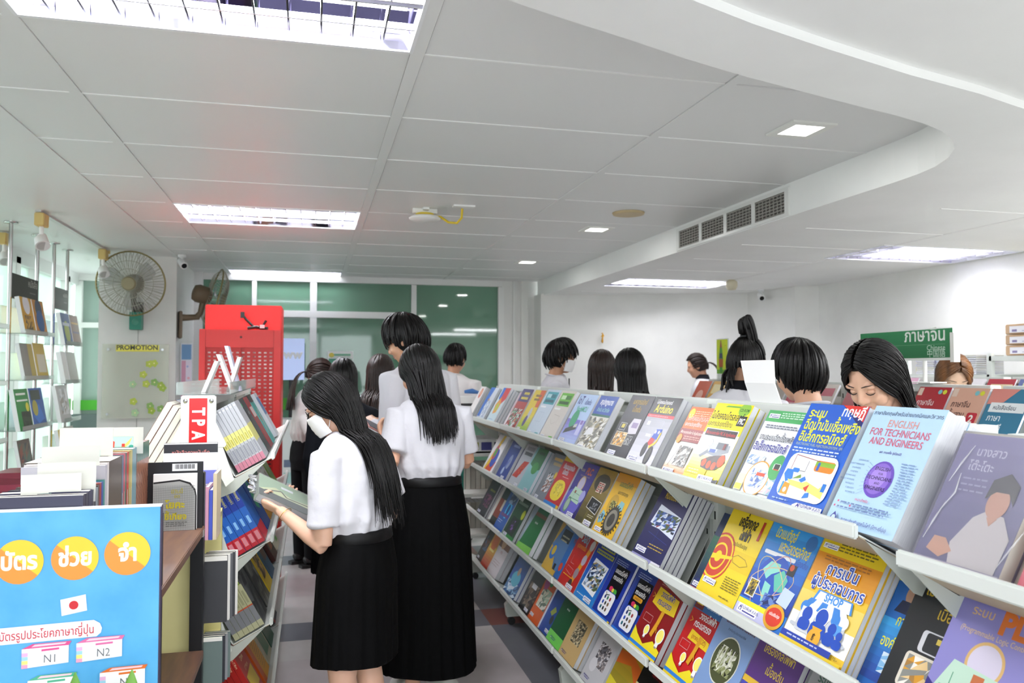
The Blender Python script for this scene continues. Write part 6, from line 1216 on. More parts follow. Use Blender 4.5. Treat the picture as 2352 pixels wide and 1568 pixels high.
    if bottom[0] == 'skirt':
        hem = bottom[2]; fl = bottom[3] if len(bottom) > 3 else .35; npl = bottom[4] if len(bottom) > 4 else 20
        mb = MB(); rings = []
        for i in range(15):
            q = i / 14; z = wst * s * (1 - q) + hem * q
            e_ = min(1, q * 3.2)
            rx, ry = (.137 + .045 * e_ ** .7 + fl * .075 * q) * s, (.11 + .022 * e_ ** .7 + fl * .08 * q) * s
            ring = []
            for j in range(npl * 6):
                a = 2 * PI * j / (npl * 6); ph = (j % 6) / 6
                amp = .012 + .075 * q ** 1.2
                saw = (ph / .8 if ph < .8 else (1 - ph) / .2) - .5
                wob = 1 + .045 * q * math.sin(3 * a + 1.3 + loc[0] * 5) + .02 * q * math.sin(7 * a + 2)
                r = wob * (1 + amp * saw * .7)
                ring.append((rx * r * math.cos(a), ry * r * math.sin(a) + .01 * q, z + .012 * q * math.sin(2 * a + .7) + .012 * q * saw))
            rings.append(ring)
        mb.loft(rings, BM, True, True); so = link('skirt', mb.mesh('skirt'), t)
        mb = MB(); mb.loft([ell(0, 0, z * s, rx * s, ry * s, 32) for z, rx, ry in ((wst - .035, .148, .12), (wst - .03, .152, .124), (wst + .003, .146, .118), (wst + .008, .14, .112))], M('0b0b0d', .5, 0, 'belt', spec=.25)); link('waistband', mb.mesh('waistband'), t)
    else:
        mb = MB()
        mb.loft([ell(0, 0, z * s, rx * s, ry * s) for z, rx, ry in ((.74, .15, .11), (.82, .182, .13), (.9, .175, .125), (wst, .145, .11))], BM)
        for q in (-1, 1):
            x = q * .09 * s
            mb.tube([(x, 0, .84 * s), (x, .005, .62 * s), (x, .01, .45 * s), (x, -.005, .25 * s), (x, 0, .06 * s)], [.095 * s, .09 * s, .072 * s, .066 * s, .062 * s], BM, 16)
        link('trousers', vox(mb, max(voxel, .01), 3, .5, 'trousers'), t)
    # shoes
    for q in (-1, 1):
        x = q * .085 * s
        mb = MB(); SM = M(shoes, .5)
        mb.tube([(x, -.065 * s, .05), (x, -.04 * s, .055), (x, .03 * s, .06), (x * 1.04, .1 * s, .045), (x * 1.08, .165 * s, .035), (x * 1.08, .185 * s, .03)], [.03 * s, .046 * s, .05 * s, .05 * s, .042 * s, .02 * s], SM, 16, flat=.85, up=(0, 0, 1))
        o = link('shoe', vox(mb, .006, 3, .5, 'shoe'), t)
        mb = MB(); mb.loft([[(x * (1 + .05 * (py > .05)) + px * s, py * s, zz) for px, py in ((-.045, -.06), (-.03, -.1), (.03, -.1), (.045, -.06), (.05, .08), (.045, .15), (.02, .195), (-.02, .195), (-.045, .15), (-.05, .08))] for zz in (.001, .024)], M('d8d4cc' if shoes != '17171a' else '101012', .6), True, False); link('sole', mb.mesh('sole'), o)
    # face
    if brows:
        for q in (-1, 1):
            mb = MB(); mb.tube([HM @ Vector((q * a, b_, c)) for a, b_, c in ((.014, .0885, .026), (.03, .0868, .0305), (.046, .0755, .027), (.054, .066, .021))], [.0022, .0032, .0028, .0012], M('3a2a24', .7), 6, flat=.6); link('eyebrow', mb.mesh('eyebrow'), t)
            mb = MB(); ball(mb, (q * .031, .0735, .004), (.0135, .0105, .0088), SK, HM, 10); mb.tube([HM @ Vector((q * a, b_, c)) for a, b_, c in ((.016, .0825, .002), (.024, .0848, -.0025), (.032, .0846, -.0045), (.041, .0815, -.003), (.047, .076, 0))], [.0008, .0016, .0019, .0017, .0007], M('1a1412', .5), 6); link('eyelid', mb.mesh('eyelid'), t)
        mb = MB(); ball(mb, (0, .083, -.0525), (.017, .009, .0048), M('b8736a', .4), HM, 8); ball(mb, (0, .081, -.0625), (.0145, .009, .0052), M('b8736a', .4), HM, 8); link('lips', mb.mesh('lips'), t)
    if glasses:
        mb = MB(); G = M('3a342c', .3, .6)
        for q in (-1, 1):
            mb.tube([HM @ Vector((q * (.033 + .023 * math.cos(a)), .098 - .012 * abs(.033 + .023 * math.cos(a)) / .05, .004 + .019 * math.sin(a))) for a in [i * PI / 9 for i in range(19)]], .0012, G, 5)
            mb.tube([HM @ Vector((q * .056, .086, .008)), HM @ Vector((q * .073, .05, .01)), HM @ Vector((q * .081, -.01, .01))], .0013, G, 5)
        mb.tube([HM @ Vector((-.01, .102, .008)), HM @ Vector((.01, .102, .008))], .0012, G, 5); link('glasses', mb.mesh('glasses'), t)
    if mask:
        mb = MB(); WM = cloth('f1f1f2', .8, .15, 40); rings = []
        for k in range(13):
            el = -.95 + k / 12 * .97; ring = []
            for j in range(17):
                az = -1.25 + 2.5 * j / 16
                fr = math.cos(az) ** 2
                bulge = 1.06 + .13 * fr * math.cos((el + .35) * 1.3) + (.014 if k % 3 == 1 else 0) * fr
                ring.append((.074 * bulge * math.sin(az) * math.cos(el * .75), (.004 + .088 * bulge * math.cos(az) * math.cos(el * .5)), -.012 + .105 * math.sin(el) + .004 * fr))
            rings.append(ring)
        vs = [p for r in rings for p in r]; n = 17
        mb.add(vs, [(i * n + j, i * n + j + 1, (i + 1) * n + j + 1, (i + 1) * n + j) for i in range(12) for j in range(n - 1)], WM, HM, True)
        o = link('face_mask', mb.mesh('face_mask'), t)
        md = o.modifiers.new('thickness', 'SOLIDIFY'); md.thickness = .002
        mb = MB()
        for q in (-1, 1):
            mb.tube([HM @ Vector(p) for p in ((q * .072, .032, -.012), (q * .079, .012, .006), (q * .082, -.012, .02), (q * .083, -.026, .008))], .0013, WM, 6); mb.tube([HM @ Vector(p) for p in ((q * .06, .034, -.078), (q * .072, .008, -.05), (q * .082, -.022, -.02), (q * .083, -.026, .008))], .0013, WM, 6)
        link('ear_loop', mb.mesh('ear_loop'), o)
    # hair
    f.s, f.yo = s, yo
    def torso(z):
        z /= s
        for (z0, a0, b0), (z1, a1, b1) in zip(sr_, sr_[1:]):
            if z0 <= z <= z1:
                q = (z - z0) / (z1 - z0); return (a0 + (a1 - a0) * q) * s, (b0 + (b1 - b0) * q) * s
        return (.05 * s, .05 * s) if z > 1.3 else (.17 * s, .13 * s)
    sr_ = [(.9, .17, .13), (1.1, .168, .136), (1.2, .172, .136), (1.28, .19, .115), (1.33, .15, .095), (1.36, .085, .075), (1.42, .06, .06)]
    if hair: HAIR[hair[0]](t, HM, s, yo, torso, *hair[1:])
    return f

def strand(mb, pts, r0, m, tip=.15):
    n = len(pts); mb.tube(pts, [r0 * (1 if i < n * .6 else max(tip, 1 - (i - n * .6) / (n * .4) * (1 - tip))) for i in range(n)], m, 5, flat=.6, caps=False)
def cap(mb, HM, m, front=55, low=-35, k=1.03, rnd=0):
    """hair-covered part of the scalp"""
    vs, fs = [], []; A, E = 36, 16; ok = {}
    for i in range(E + 1):
        for j in range(A):
            az = 2 * PI * j / A; el = -PI / 2 + PI * i / E
            fr = abs((math.degrees(az) + 180) % 360 - 180)               # 0 = face
            lo = 38 if fr < front - 18 else (38 + (low - 38) * min(1, (fr - front + 18) / 36))
            el = max(el, math.radians(lo))
            kk = k * (1 + rnd * noise.noise(Vector((az * 3, el * 4, 1))))
            vs.append((.076 * kk * math.sin(az) * math.cos(el), -.008 + .096 * kk * math.cos(az) * math.cos(el), .006 + .114 * kk * math.sin(el)))
    for i in range(E):
        for j in range(A):
            q = (i * A + j, i * A + (j + 1) % A, (i + 1) * A + (j + 1) % A, (i + 1) * A + j)
            fs.append(q)
    mb.add(vs, fs, m, HM, True)
def slerp(a, b_, q):
    w = math.acos(max(-1, min(1, a.dot(b_)))); 
    return a.copy() if w < 1e-4 else (a * math.sin((1 - q) * w) + b_ * math.sin(q * w)) / math.sin(w)
def hair_long(t, HM, s, yo, torso, m, length, n=230, seed=1, face=78, width=.008, puff=1.05, fwd=0, loose=.02, spread=0, sweep=0):
    r = random.Random(seed); mb = MB(); cap(mb, HM, m, face - 14, -30, 1.02)
    for i in range(n):
        side = r.choice((-1, 1)); be = math.radians(r.uniform(42, 152)); q0 = (math.degrees(be) - 42) / 110
        S_ = Vector((side * .06, math.cos(be), math.sin(be))).normalized()
        phi = math.radians(face + (182 - face) * q0 ** .85 + r.uniform(-10, 8)); el = math.radians(r.uniform(-32, -2))
        T_1 = Vector((side * math.sin(phi) * math.cos(el), math.cos(phi) * math.cos(el), math.sin(el)))
        k = puff * r.uniform(.985, 1.05)
        pts = []
        for j in range(8):
            v = slerp(S_, T_1, j / 7); kk = k * (1 + .03 * math.sin(j / 7 * PI))
            pts.append(HM @ Vector((v.x * .078 * kk, -.008 + v.y * .098 * kk, .006 + v.z * .116 * kk)))
        d = (pts[-1] - pts[-2]).normalized(); p = pts[-1]; L_ = 0; tot = length * s * r.uniform(.72, 1.08)
        wx, wy = r.uniform(-1, 1), r.uniform(-1, 1); out = r.uniform(.004, .004 + loose)
        fr_ = math.degrees(phi) < face + 7; tgt = Vector((wx * .05 + spread * p.x, wy * .05 + (fwd if fr_ or p.y < .0 else fwd - sweep), -1)).normalized()
        while L_ < tot:
            d = d.lerp(tgt, .32).normalized(); st = .034 * s; p = p + d * st; L_ += st
            rx, ry = torso(p.z); cy = yo(p.z); qx, qy = p.x / (rx + out), (p.y - cy) / (ry + out); l = math.hypot(qx, qy)
            if l < 1 and p.z < 1.36 * s: p = Vector((p.x, cy + (ry + out) * (1 if fr_ and p.y > cy + .03 and abs(p.x) > .05 else -1) * math.sqrt(max(.02, 1 - qx * qx)), p.z))
            pts.append(p.copy())
        strand(mb, pts, width * s * r.uniform(.8, 1.2), m, .08)
    link('hair', mb.mesh('hair', False), t)
def hair_short(t, HM, s, yo, torso, m, n=260, seed=1, fringe=8, side_el=-8, back_el=-34, puff=1.08, width=.009, mess=.03):
    r = random.Random(seed); mb = MB(); cap(mb, HM, m, 62, back_el, 1.05, .05)
    wh = Vector((.02, -.35, .94)).normalized()
    for i in range(n):
        az = r.uniform(-180, 180); a = abs(az)
        el = fringe if a < 45 else (fringe + (side_el - fringe) * (a - 45) / 40 if a < 85 else side_el + (back_el - side_el) * (a - 85) / 95)
        el = math.radians(el + r.uniform(-14, 16)); az = math.radians(az)
        T_1 = Vector((math.sin(az) * math.cos(el), math.cos(az) * math.cos(el), math.sin(el)))
        S_ = slerp(wh, T_1, r.uniform(0, .55)); k = puff * r.uniform(.97, 1.04); pts = []
        bx, by, bz = r.uniform(-mess, mess), r.uniform(-mess, mess), r.uniform(-mess, mess)
        for j in range(8):
            q = j / 7; v = slerp(S_, T_1, q); kk = k * (1 + .05 * math.sin(q * PI))
            pts.append(HM @ Vector((v.x * .077 * kk + bx * q * .25, -.008 + v.y * .097 * kk + by * q * .25, .008 + v.z * .115 * kk + bz * q * .25)))
        strand(mb, pts, width * s * r.uniform(.8, 1.2), m, .1)
    link('hair', mb.mesh('hair', False), t)
def hair_tail(t, HM, s, yo, torso, m, length=.28, seed=1, n=150, knot=(0, -.1, .03), loop=False, droop=1, wisps=0, tie='2a2a2e'):
    r = random.Random(seed); mb = MB(); cap(mb, HM, m, 66, -32, 1.03)
    K = Vector(knot); kd = Vector((K.x / .078, K.y / .098, K.z / .116)).normalized()
    for i in range(n):
        az = math.radians(r.uniform(55, 305)); el = math.radians(r.uniform(-34, -20)) if 90 < math.degrees(az) < 270 else math.radians(r.uniform(-10, 35))
        if r.random() < .3: az, el = math.radians(r.uniform(-55, 55)), math.radians(r.uniform(36, 50))
        S_ = Vector((math.sin(az) * math.cos(el), math.cos(az) * math.cos(el), math.sin(el))); k = r.uniform(1.02, 1.06)
        pts = [HM @ Vector((v.x * .078 * k, -.008 + v.y * .098 * k, .006 + v.z * .116 * k)) for v in (slerp(S_, kd, j / 7) for j in range(8))]
        pts[-1] = HM @ (K * 1.02); strand(mb, pts, .008 * s, m, .6)
    base = HM @ (K * 1.08)
    for i in range(60 if not loop else 44):
        a, b_ = r.uniform(-1, 1), r.uniform(-1, 1); pts = [base.copy()]
        if loop:                                                 # tail folded up into a loop above the crown
            for q in [j / 12 * PI * 1.12 for j in range(1, 13)]:
                pts.append(base + Vector((.028 * (1 - math.cos(q)) * .5 + a * .018 - .03 * math.sin(q) * .6, b_ * .02 - .02, .08 * math.sin(q) + .01 * a)) * s)
        else:
            d = (HM.to_3x3() @ K).normalized(); d = (d + Vector((a * .3, b_ * .3, .1))).normalized(); p = base
            for j in range(int(length / .03)):
                d = d.lerp(Vector((a * .12, b_ * .1 - .05, -1)).normalized(), .3 * droop).normalized(); p = p + d * .03 * s
                rx, ry = torso(p.z); cy = yo(p.z); l = math.hypot(p.x / (rx + .02), (p.y - cy) / (ry + .02))
                if l < 1 and p.z < 1.36 * s: p = Vector((p.x / max(l, .3), cy + (p.y - cy) / max(l, .3), p.z))
                pts.append(p.copy())
        strand(mb, pts, .008 * s, m, .1 if not loop else .5)
    for i in range(wisps):
        az = math.radians(r.uniform(95, 265)); S_ = Vector((math.sin(az) * .88, math.cos(az) * .88, -.42)); p = HM @ Vector((S_.x * .08, S_.y * .1, S_.z * .116)); d = (HM.to_3x3() @ S_).normalized(); pts = [p]
        for j in range(r.randint(2, 5)):
            d = d.lerp(Vector((r.uniform(-.5, .5), -.2, -1)).normalized(), .5).normalized(); p = p + d * .028; pts.append(p)
        strand(mb, pts, .007, m, .05)
    o = link('hair', mb.mesh('hair', False), t)
    mb = MB(); q = HM @ (K * 1.06); ax = (HM.to_3x3() @ K).normalized(); mb.cyl(q - ax * .008, q + ax * .008, .02 * s, M(tie, .6), 14); link('hair_tie', mb.mesh('hair_tie'), o)
HAIR = dict(long=hair_long, short=hair_short, tail=hair_tail)
R_ = math.radians

# the two students in the aisle
p1 = person((.172, 2.97, 0), R_(52), 1.505, 'girl with white face mask reading a wrapped book at the TPA rack', pitch=30, hyaw=22, lean=.09, la=(.045, 2.86, .895), lh=(-.105, 3.0, 1.0), ra=(.315, 3.1, .96), rh=(.02, 3.25, .985),
            hair=('long', HAIRB, .42, 560, 3, 84, .0052, 1.06, -.02, .03, -.1, .2), mask=True, glasses=True, brows=True, voxel=.0055, skin='e2b59b', bottom=('skirt', '060607', .475, .2, 20), wst=.997,
            palm={'l': ((.35, .5, .75), (-.72, .55, .25), 1, .95, .8), 'r': ((-.3, .2, .9), (-.8, .3, .1), -1, .6)})
p2 = person((.535, 3.69, 0), R_(14), 1.625, 'taller girl with long hair seen from behind holding a phone', pitch=24, hyaw=14, lean=.05, la=(.35, 3.6, 1.085), lh=(.325, 3.78, 1.175), ra=(.73, 3.78, 1.06), rh=(.5, 3.97, 1.15),
            hair=('long', HAIRB, .28, 560, 5, 84, .0054, 1.06, -.05, .03, -.35, .4), voxel=.0058, skin='dba98c', bottom=('skirt', '050506', .15, .55, 24), wst=1.009, palm={'l': ((.75, .1, .55), (-.1, .55, .8), 1, .75, .6)})
# bracelet and what they hold
mb = MB(); w_, e_ = p1.arms['l'][2], p1.arms['l'][1]; ax = (w_ - e_).normalized(); c = w_ - ax * .03; u = ax.orthogonal().normalized(); v = ax.cross(u)
mb.tube([c + (u * math.cos(a) + v * math.sin(a)) * .0275 + ax * .006 * math.sin(a) for a in [i * PI / 12 for i in range(25)]], .0012, M('d8b45a', .25, 1), 6); link('bracelet', mb.mesh('bracelet'), p1.root)
hb = frame((-.178, 3.01, 1.062), Vector((.86, .2, -.47)).normalized(), Vector((-.05, .94, .33)).normalized(), Vector((.86, .2, -.47)).cross(Vector((-.05, .94, .33))).normalized())
book(hb, .225, .16, .03, '9db59a', [('R', 0, 0, 1, .3, '3c4a4c'), ('P', [(.0, .3), (.3, .62), (.6, .4), (.95, .5), (.95, .3)], 'c8cfa8'), ('L', [(.1, .3), (.4, .55), (.5, .35), (.9, .4)], .03, '3a3a38'), ('R', .4, .7, .62, .8, 'd8dce0')], 'wrapped green comic book held open-handed by the masked girl', None, edge='8d8ca8')
mb = MB(); mb.b(-.002, .227, -.002, .162, -.032, .002, glass('ffffff', .15, .1, 'shrink_wrap', spec=1))
rq = random.Random(2)
for i in range(9): mb.tube([(-.002 - .012 * rq.random(), .02 + .014 * i, -.014 + .01 * rq.uniform(-1, 1)), (-.02 - .015 * rq.random(), .02 + .014 * i + .01, -.01 + .012 * rq.uniform(-1, 1)), (-.002, .03 + .014 * i, -.02)], [.004, .006, .003], M('d8dae0', .12, .7), 5)
link('plastic_wrap', mb.mesh('plastic_wrap'), None, hb, 'crumpled clear wrap around the held comic book', 'plastic wrap')
t = thing('phone', mw=frame((.285, 3.835, 1.235), Vector((.6, .42, -.34)).normalized(), Vector((-.3, .8, .5)).normalized(), Vector((.6, .42, -.34)).cross(Vector((-.3, .8, .5))).normalized()), label='pink cased phone in the hand of the taller girl', cat='phone')
mb = MB(); mb.box((.04, .02, -.005), (.15, .075, .009), M('d8a8a4', .4), bev=.003); mb.build('case', t)
mb = MB(); mb.b(-.028, .108, -.013, .053, 0, .0012, M('2a2a34', .08)); mb.build('display', t)

person((.6, 4.42, 0), R_(38), 1.825, 'tall boy with black hair and white shirt behind the long haired girl', fem=False, pitch=26, hyaw=25, bottom=('trousers', '15151a'), sleeve='long', hair=('short', HAIRB, 380, 4, 10, -12, -46, 1.08, .0085, .05), glasses=True, mask=False, brows=True, collar=True, voxel=.009, shoes='17171a', skin='c99a7c')
person((-.02, 6.45, 0), R_(-62), 1.6, 'staff woman with ponytail and grey blouse beside the red cabinet', top='c9cac8', pitch=22, hyaw=-12, bottom=('trousers', '121215'), sleeve='long', hair=('tail', HAIRD, .36, 6, 150, (0, -.1, -.02)), voxel=.01, shoes='17171a', brows=True, skin='c08a6c', la=(0, 6.2, 1.02), lh=(.14, 6.38, 1.16))
person((.2, 4.95, 0), R_(10), 1.565, 'person with dark hair hidden behind the masked girl', down=True, top='22242a', pitch=12, hair=('long', HAIRB, .2, 160, 7, 84, .009), voxel=.012, sleeve='long', bottom=('skirt', '08080a', .3))
person((.42, 5.45, 0), R_(-30), 1.6, 'girl in pale blue blouse with long wavy dark hair', down=True, top='c3d0de', pitch=14, sleeve='long', hair=('long', HAIRD, .4, 170, 8, 84, .009, 1.06, 0, .03), voxel=.012, bottom=('skirt', '17171b', .4))
person((1.2, 6.95, 0), R_(-25), 1.73, 'man with cropped black hair and white shirt at the far end', fem=False, pitch=12, hyaw=-10, top='e6e3e2', sleeve='long', bottom=('trousers', '1a1a20'), hair=('short', HAIRB, 300, 9, 30, -10, -36, 1.03, .007, .05), voxel=.012, collar=True, skin='b9876a', shoes='17171a')
# beyond the long rack
person((1.83, 6.02, 0), R_(-104), 1.73, 'boy in face mask and glasses with tousled hair and black tie', down=True, fem=False, pitch=10, bottom=('trousers', '15151a'), hair=('short', HAIRB, 380, 10, 14, -14, -44, 1.12, .009, .09), mask=True, glasses=True, brows=True, collar=True, tie=True, voxel=.009, skin='c28e6e', shoes='17171a')
person((1.9, 5.12, 0), R_(-20), 1.625, 'girl with straight dark brown hair seen from behind', down=True, pitch=4, hyaw=-25, hair=('long', HAIRD, .4, 200, 11, 80, .009), voxel=.012, skin='d8a88c')
person((1.95, 4.68, 0), R_(0), 1.615, 'girl with straight jet black hair seen from behind', down=True, pitch=4, hair=('long', HAIRB, .45, 220, 12, 86, .009, 1.12, 0, .02, .8), voxel=.012)
person((3.9, 7.45, 0), R_(62), 1.675, 'staff woman with reddish ponytail in the far corner', top='cfcfd2', pitch=18, hair=('tail', HAIRD, .3, 13, 130, (0, -.1, .0)), voxel=.012, sleeve='short', bottom=('trousers', '1a1a20'), skin='c89478', shoes='17171a', under='2a2a30')
person((1.915, 3.32, 0), R_(-25), 1.67, 'girl with hair tied up in a loop wearing white shirt over black', down=True, pitch=22, hyaw=-18, roll=6, lean=.1, hair=('tail', HAIRB, .3, 14, 170, (-.012, -.06, .1), True, 1, 26), voxel=.009, under='16161a', skin='c99a7e')
person((1.92, 2.78, 0), R_(8), 1.62, 'boy with bowl cut black hair and white collared shirt from behind', down=True, fem=False, pitch=16, hair=('short', HAIRB, 420, 15, 8, -26, -56, 1.07, .008, .05), collar=True, voxel=.009, skin='d2a184', bottom=('trousers', '15151a'), shoes='17171a')
person((1.93, 2.31, 0), R_(106), 1.62, 'girl with long black hair looking down, face towards the aisle', pitch=34, lean=.1, hair=('long', HAIRB, .42, 560, 16, 70, .0054, 1.07, -.15, .02), brows=True, voxel=.0052, skin='dcae94')
person((3.57, 3.9, 0), R_(155), 1.61, 'girl with brown highlighted hair bending behind the green sign', pitch=34, lean=.1, hair=('long', HAIRW, .3, 240, 17, 66, .009), voxel=.01, skin='e2bda2', brows=True)

# ------------------------------------------------------------------ beyond the rack: second rack, signs, shelves
rack('book_rack', 3.05, [.9, 1.95, 3.0, 4.05, 4.95, 5.75], 'second sloping rack of language books behind the long textbook rack', sides=(-1,), dz=.03)
rack('book_rack', 4.45, [2.2, 3.25, 4.3, 5.35], 'third sloping rack near the white side wall', sides=(-1,), dz=.055)
BX, BZ = 3.05 - .26 + .018, LIPS[0] + .026
eb = [('R', .02, .82, .16, .98, 'e0c8b8'), ('C', .84, .9, .06, 'd8d83a'), ('C', .7, .9, .06, '7ac0c8')]
def lang(n, c1, c2): return eb + [('T', .1, .62, .2, 'ภาษาจีน', c1, 'l', .015, .85), ('T', .1, .42, .2, 'พื้นฐาน', c1, 'l', .015, .85), rr_(.66, .28, .94, .52, c2, .05), ('T', .8, .33, .26, n, 'f0ece4', 'c', .03)]
LB = [(3.37, 'a81f2c', lang('1', 'e8d0d0', 'b08a4a'), 'red Chinese textbook numbered one on the second rack', 'red Chinese textbook'), (3.15, 'd8a892', lang('2', '5a3a34', 'c0283a'), 'salmon pink Chinese textbook numbered two on the second rack', 'pink Chinese textbook'),
      (2.93, '3a7c9c', [('P', [(0, .7), (0, 1), (.7, 1), (.4, .75)], 'd88a80'), ('R', .1, .56, .98, .74, 'e8ecee'), ('T', .2, .61, .14, 'หนังสือเรียน', '3a4a5a', 'l', .01, .85), ('T', .14, .4, .2, 'ภาษา', 'e8f0f4', 'l', .015, .85), ('T', .1, .2, .24, 'เกาหลี', 'e8f0f4', 'l', .02, .85)], 'blue Korean textbook with coral corner on the second rack', 'blue Korean textbook'),
      (3.9, '9c1f30', [('C', .7, .4, .25, 'e0d0c8'), ('P', [(.5, .3), (.7, .7), (.9, .4)], '2a2020')], 'dark red book with black and white drawing on the second rack', 'dark red drawing book'), (3.63, 'd8d4da', [('R', .1, .2, .9, .8, 'c8a8b0')], 'pale wrapped book on the second rack', 'pale wrapped book'),
      (4.2, 'c8bcb4', [('R', .1, .7, .9, .9, 'b0485a')], 'beige book with pink band on the second rack', 'beige pink band book'), (4.45, 'b83a50', [('R', .1, .2, .9, .5, 'd8a0a8')], 'raspberry book on the second rack', 'raspberry book'), (4.7, 'a8a098', [], 'grey beige book on the second rack', 'grey beige book'), (5.0, '3a7ab8', [('R', .4, .1, .9, .9, 'c8dcec')], 'blue and white book on the second rack', 'blue white book'), (5.22, '3a9c8c', [('C', .5, .5, .25, '8ad0c0')], 'turquoise book on the second rack', 'turquoise book'), (5.46, 'd8a02a', [('R', .1, .6, .9, .9, 'e8d8a0')], 'amber book on the second rack', 'amber book'), (5.7, 'c8502c', [('C', .5, .5, .25, 'e8b0a0')], 'orange red book at the far end of the second rack', 'orange red book')]
for y0, c, pr, l, sh in LB:
    stack(facing_aisle(BX, y0, BZ), 1, .205, .26, .014, c, pr, l, sh)
BX3 = 4.45 - .26 + .018
for y0, c, pr, l, sh in ((4.12, '5f6ca0', [('R', .15, .6, .95, .9, 'c8cca0'), ('R', .2, .74, .8, .8, '4a5a40')], 'dusty blue book with cream label on the third rack', 'dusty blue book'), (4.36, 'a82a38', [('R', .15, .6, .95, .85, 'd8c8a0')], 'crimson book with cream label on the third rack', 'crimson label book'), (4.6, 'e0dce0', [('R', 0, .2, 1, .3, '8a9ab0')], 'white striped book on the third rack', 'white striped book'), (5.2, 'c89ab0', [('R', .1, .3, .9, .7, 'b88090')], 'pink book on the third rack', 'pink third rack book'), (3.9, '8a3a44', [], 'maroon book on the third rack', 'maroon third rack book')):
    stack(facing_aisle(BX3, y0, LIPS[0] + .051), 1, .21, .26, .014, c, pr, l, sh)

t = thing('hanging_sign', (3.05, 3.6, 1.435), 0, 'green section sign for Chinese books on a white pole', 'sign')
mb = MB(); mb.b(-.012, .012, -.33, .36, .115, .275, M('e9ebe6', .4)); mb.b(-.018, .018, -.342, -.318, .105, .25, M('efefe9', .4)); mb.build('board', t)
mb = MB(); art(mb, [('G', .02, .08, 1, .98, '2f8a56', '2a7246'), ('T', .93, .62, .13, 'ภาษาจีน', 'f0f4ee', 'r', .015), ('R', .3, .5, .93, .508, '8ab89a'), ('T', .93, .32, .055, 'Chinese', 'd0e4d4', 'r'), ('T', .93, .12, .06, '中国語', 'd0e4d4', 'r')], .69, .16, frame((-.0125, .36, .115), (0, -1, 0), (0, 0, 1), (-1, 0, 0))); mb.build('green_face', t, fix=False)
mb = MB(); mb.cyl((0, -.13, 0), (0, -.13, .118), .01, M('f0f0ec', .4), 12); mb.b(-.05, .05, -.22, -.04, 0, .006, M('e8e8e4', .4)); mb.build('pole', t)
mb = MB(); W_ = M('f2f2f1', .5); mb.add([(-.0, -.084, 0), (0, .084, 0), (-.012, .1, .06), (-.012, -.068, .06), (.0, .145, .13), (.0, -.045, .13)], [(0, 1, 2, 3), (3, 2, 4, 5)], W_)
o = link('blank_card', mb.mesh('blank_card'), None, Matrix.Translation((1.345, 2.187, 1.401)), 'blank white folded card standing on the long rack top', 'card')
md = o.modifiers.new('thickness', 'SOLIDIFY'); md.thickness = .003
t = thing('bookmark_stand', (3.05, 5.55, 1.431), 0, 'clear stand with yellow green bookmark on the second rack', 'stand')
mb = MB(); mb.b(-.004, .004, -.09, .09, 0, .31, glass('eef4f0', .2, .04)); mb.b(-.04, .04, -.09, .09, 0, .004, glass('eef4f0', .2, .04)); mb.build('acrylic', t)
mb = MB(); art(mb, [('R', .04, .14, .96, .98, 'c9d83a'), ('R', .04, .14, .96, .24, '7ab040'), ('P', [(.3, .16), (.22, .5), (.36, .96), (.44, .96), (.58, .5), (.5, .16)], '5a9a4a'), ('P', [(.24, .3), (.22, .5), (.58, .5), (.56, .3)], 'b0603a'), ('R', .28, .52, .52, .64, '4a4a6a'), ('P', [(.34, .78), (.38, .95), (.42, .95), (.48, .78)], 'b04a5a'), ('T', .78, .8, .12, '一', '6a7a2a')], .18, .31, frame((-.0045, .09, 0), (0, -1, 0), (0, 0, 1), (-1, 0, 0))); mb.build('bookmark', t, fix=False)
mb = MB(); mb.tube([(0, 0, .06), (.004, 0, .03), (0, 0, 0), (-.004, 0, -.04), (0, 0, -.06)], [.002, .012, .008, .014, .004], M('c8912a', .4, .5), 10); mb.cyl((-.02, 0, .02), (.02, 0, .025), .005, M('d8a83a', .4, .5), 8); mb.b(-.005, .005, -.005, .03, .05, .06, M('c8912a', .4))
link('wall_ornament', mb.mesh('wall_ornament'), None, Matrix.Translation((3.24, 8.66, 1.87)), 'tiny golden ornament on the white back wall', 'ornament')

# wall shelf with parcels and stacked booklets
t = thing('wall_shelf', (4.86, 4.75, 0), 0, 'white slotted metal shelf by the side wall holding paper parcels', 'shelf')
for y in (-.72, -.06, .75):
    mb = MB(); mb.b(-.2, -.17, y - .02, y + .02, 0, 1.62, RKW); mb.b(.17, .2, y - .02, y + .02, 0, 1.62, RKW); mb.build('post', t)
for y0, y1, z in ((-.72, -.06, 1.6), (-.72, -.06, 1.2), (-.06, .75, 1.47), (-.06, .75, 1.1), (-.72, .75, .5)):
    mb = MB(); mb.b(-.2, .2, y0, y1, z - .035, z, RKW); mb.build('shelf', t)
KR = varied('c9a988', 'bd9c7a', 7, .7, kind='kraft_paper')
for i, l in enumerate(('lowest kraft paper parcel of the three on the wall shelf', 'middle kraft paper parcel of the three on the wall shelf', 'topmost kraft paper parcel of the three on the wall shelf')):
    mb = MB(); mb.box((0, 0, .036), (.26, .36, .07), KR, bev=.006)
    art(mb, [('R', 0, 0, 1, 1, 'eceaf0'), ('R', .1, .15, .3, .5, '8a80a8'), ('R', .5, .2, .9, .3, 'b0a8c0')], .2, .045, frame((-.131, .14, .012), (0, -1, 0), (0, 0, 1), (-1, 0, 0)))
    link('parcel', mb.mesh('parcel'), None, Matrix.Translation((4.82, 4.4, 1.6005 + i * .073)), l, 'parcel', 'kraft paper parcels')
cs = ['8a9ad8', 'a8b0e0', 'd8c8a0', '9a90c8', 'e8dcc0', '5a8ac8', 'c8b8e0', 'e0d8d0', 'd8d04a']
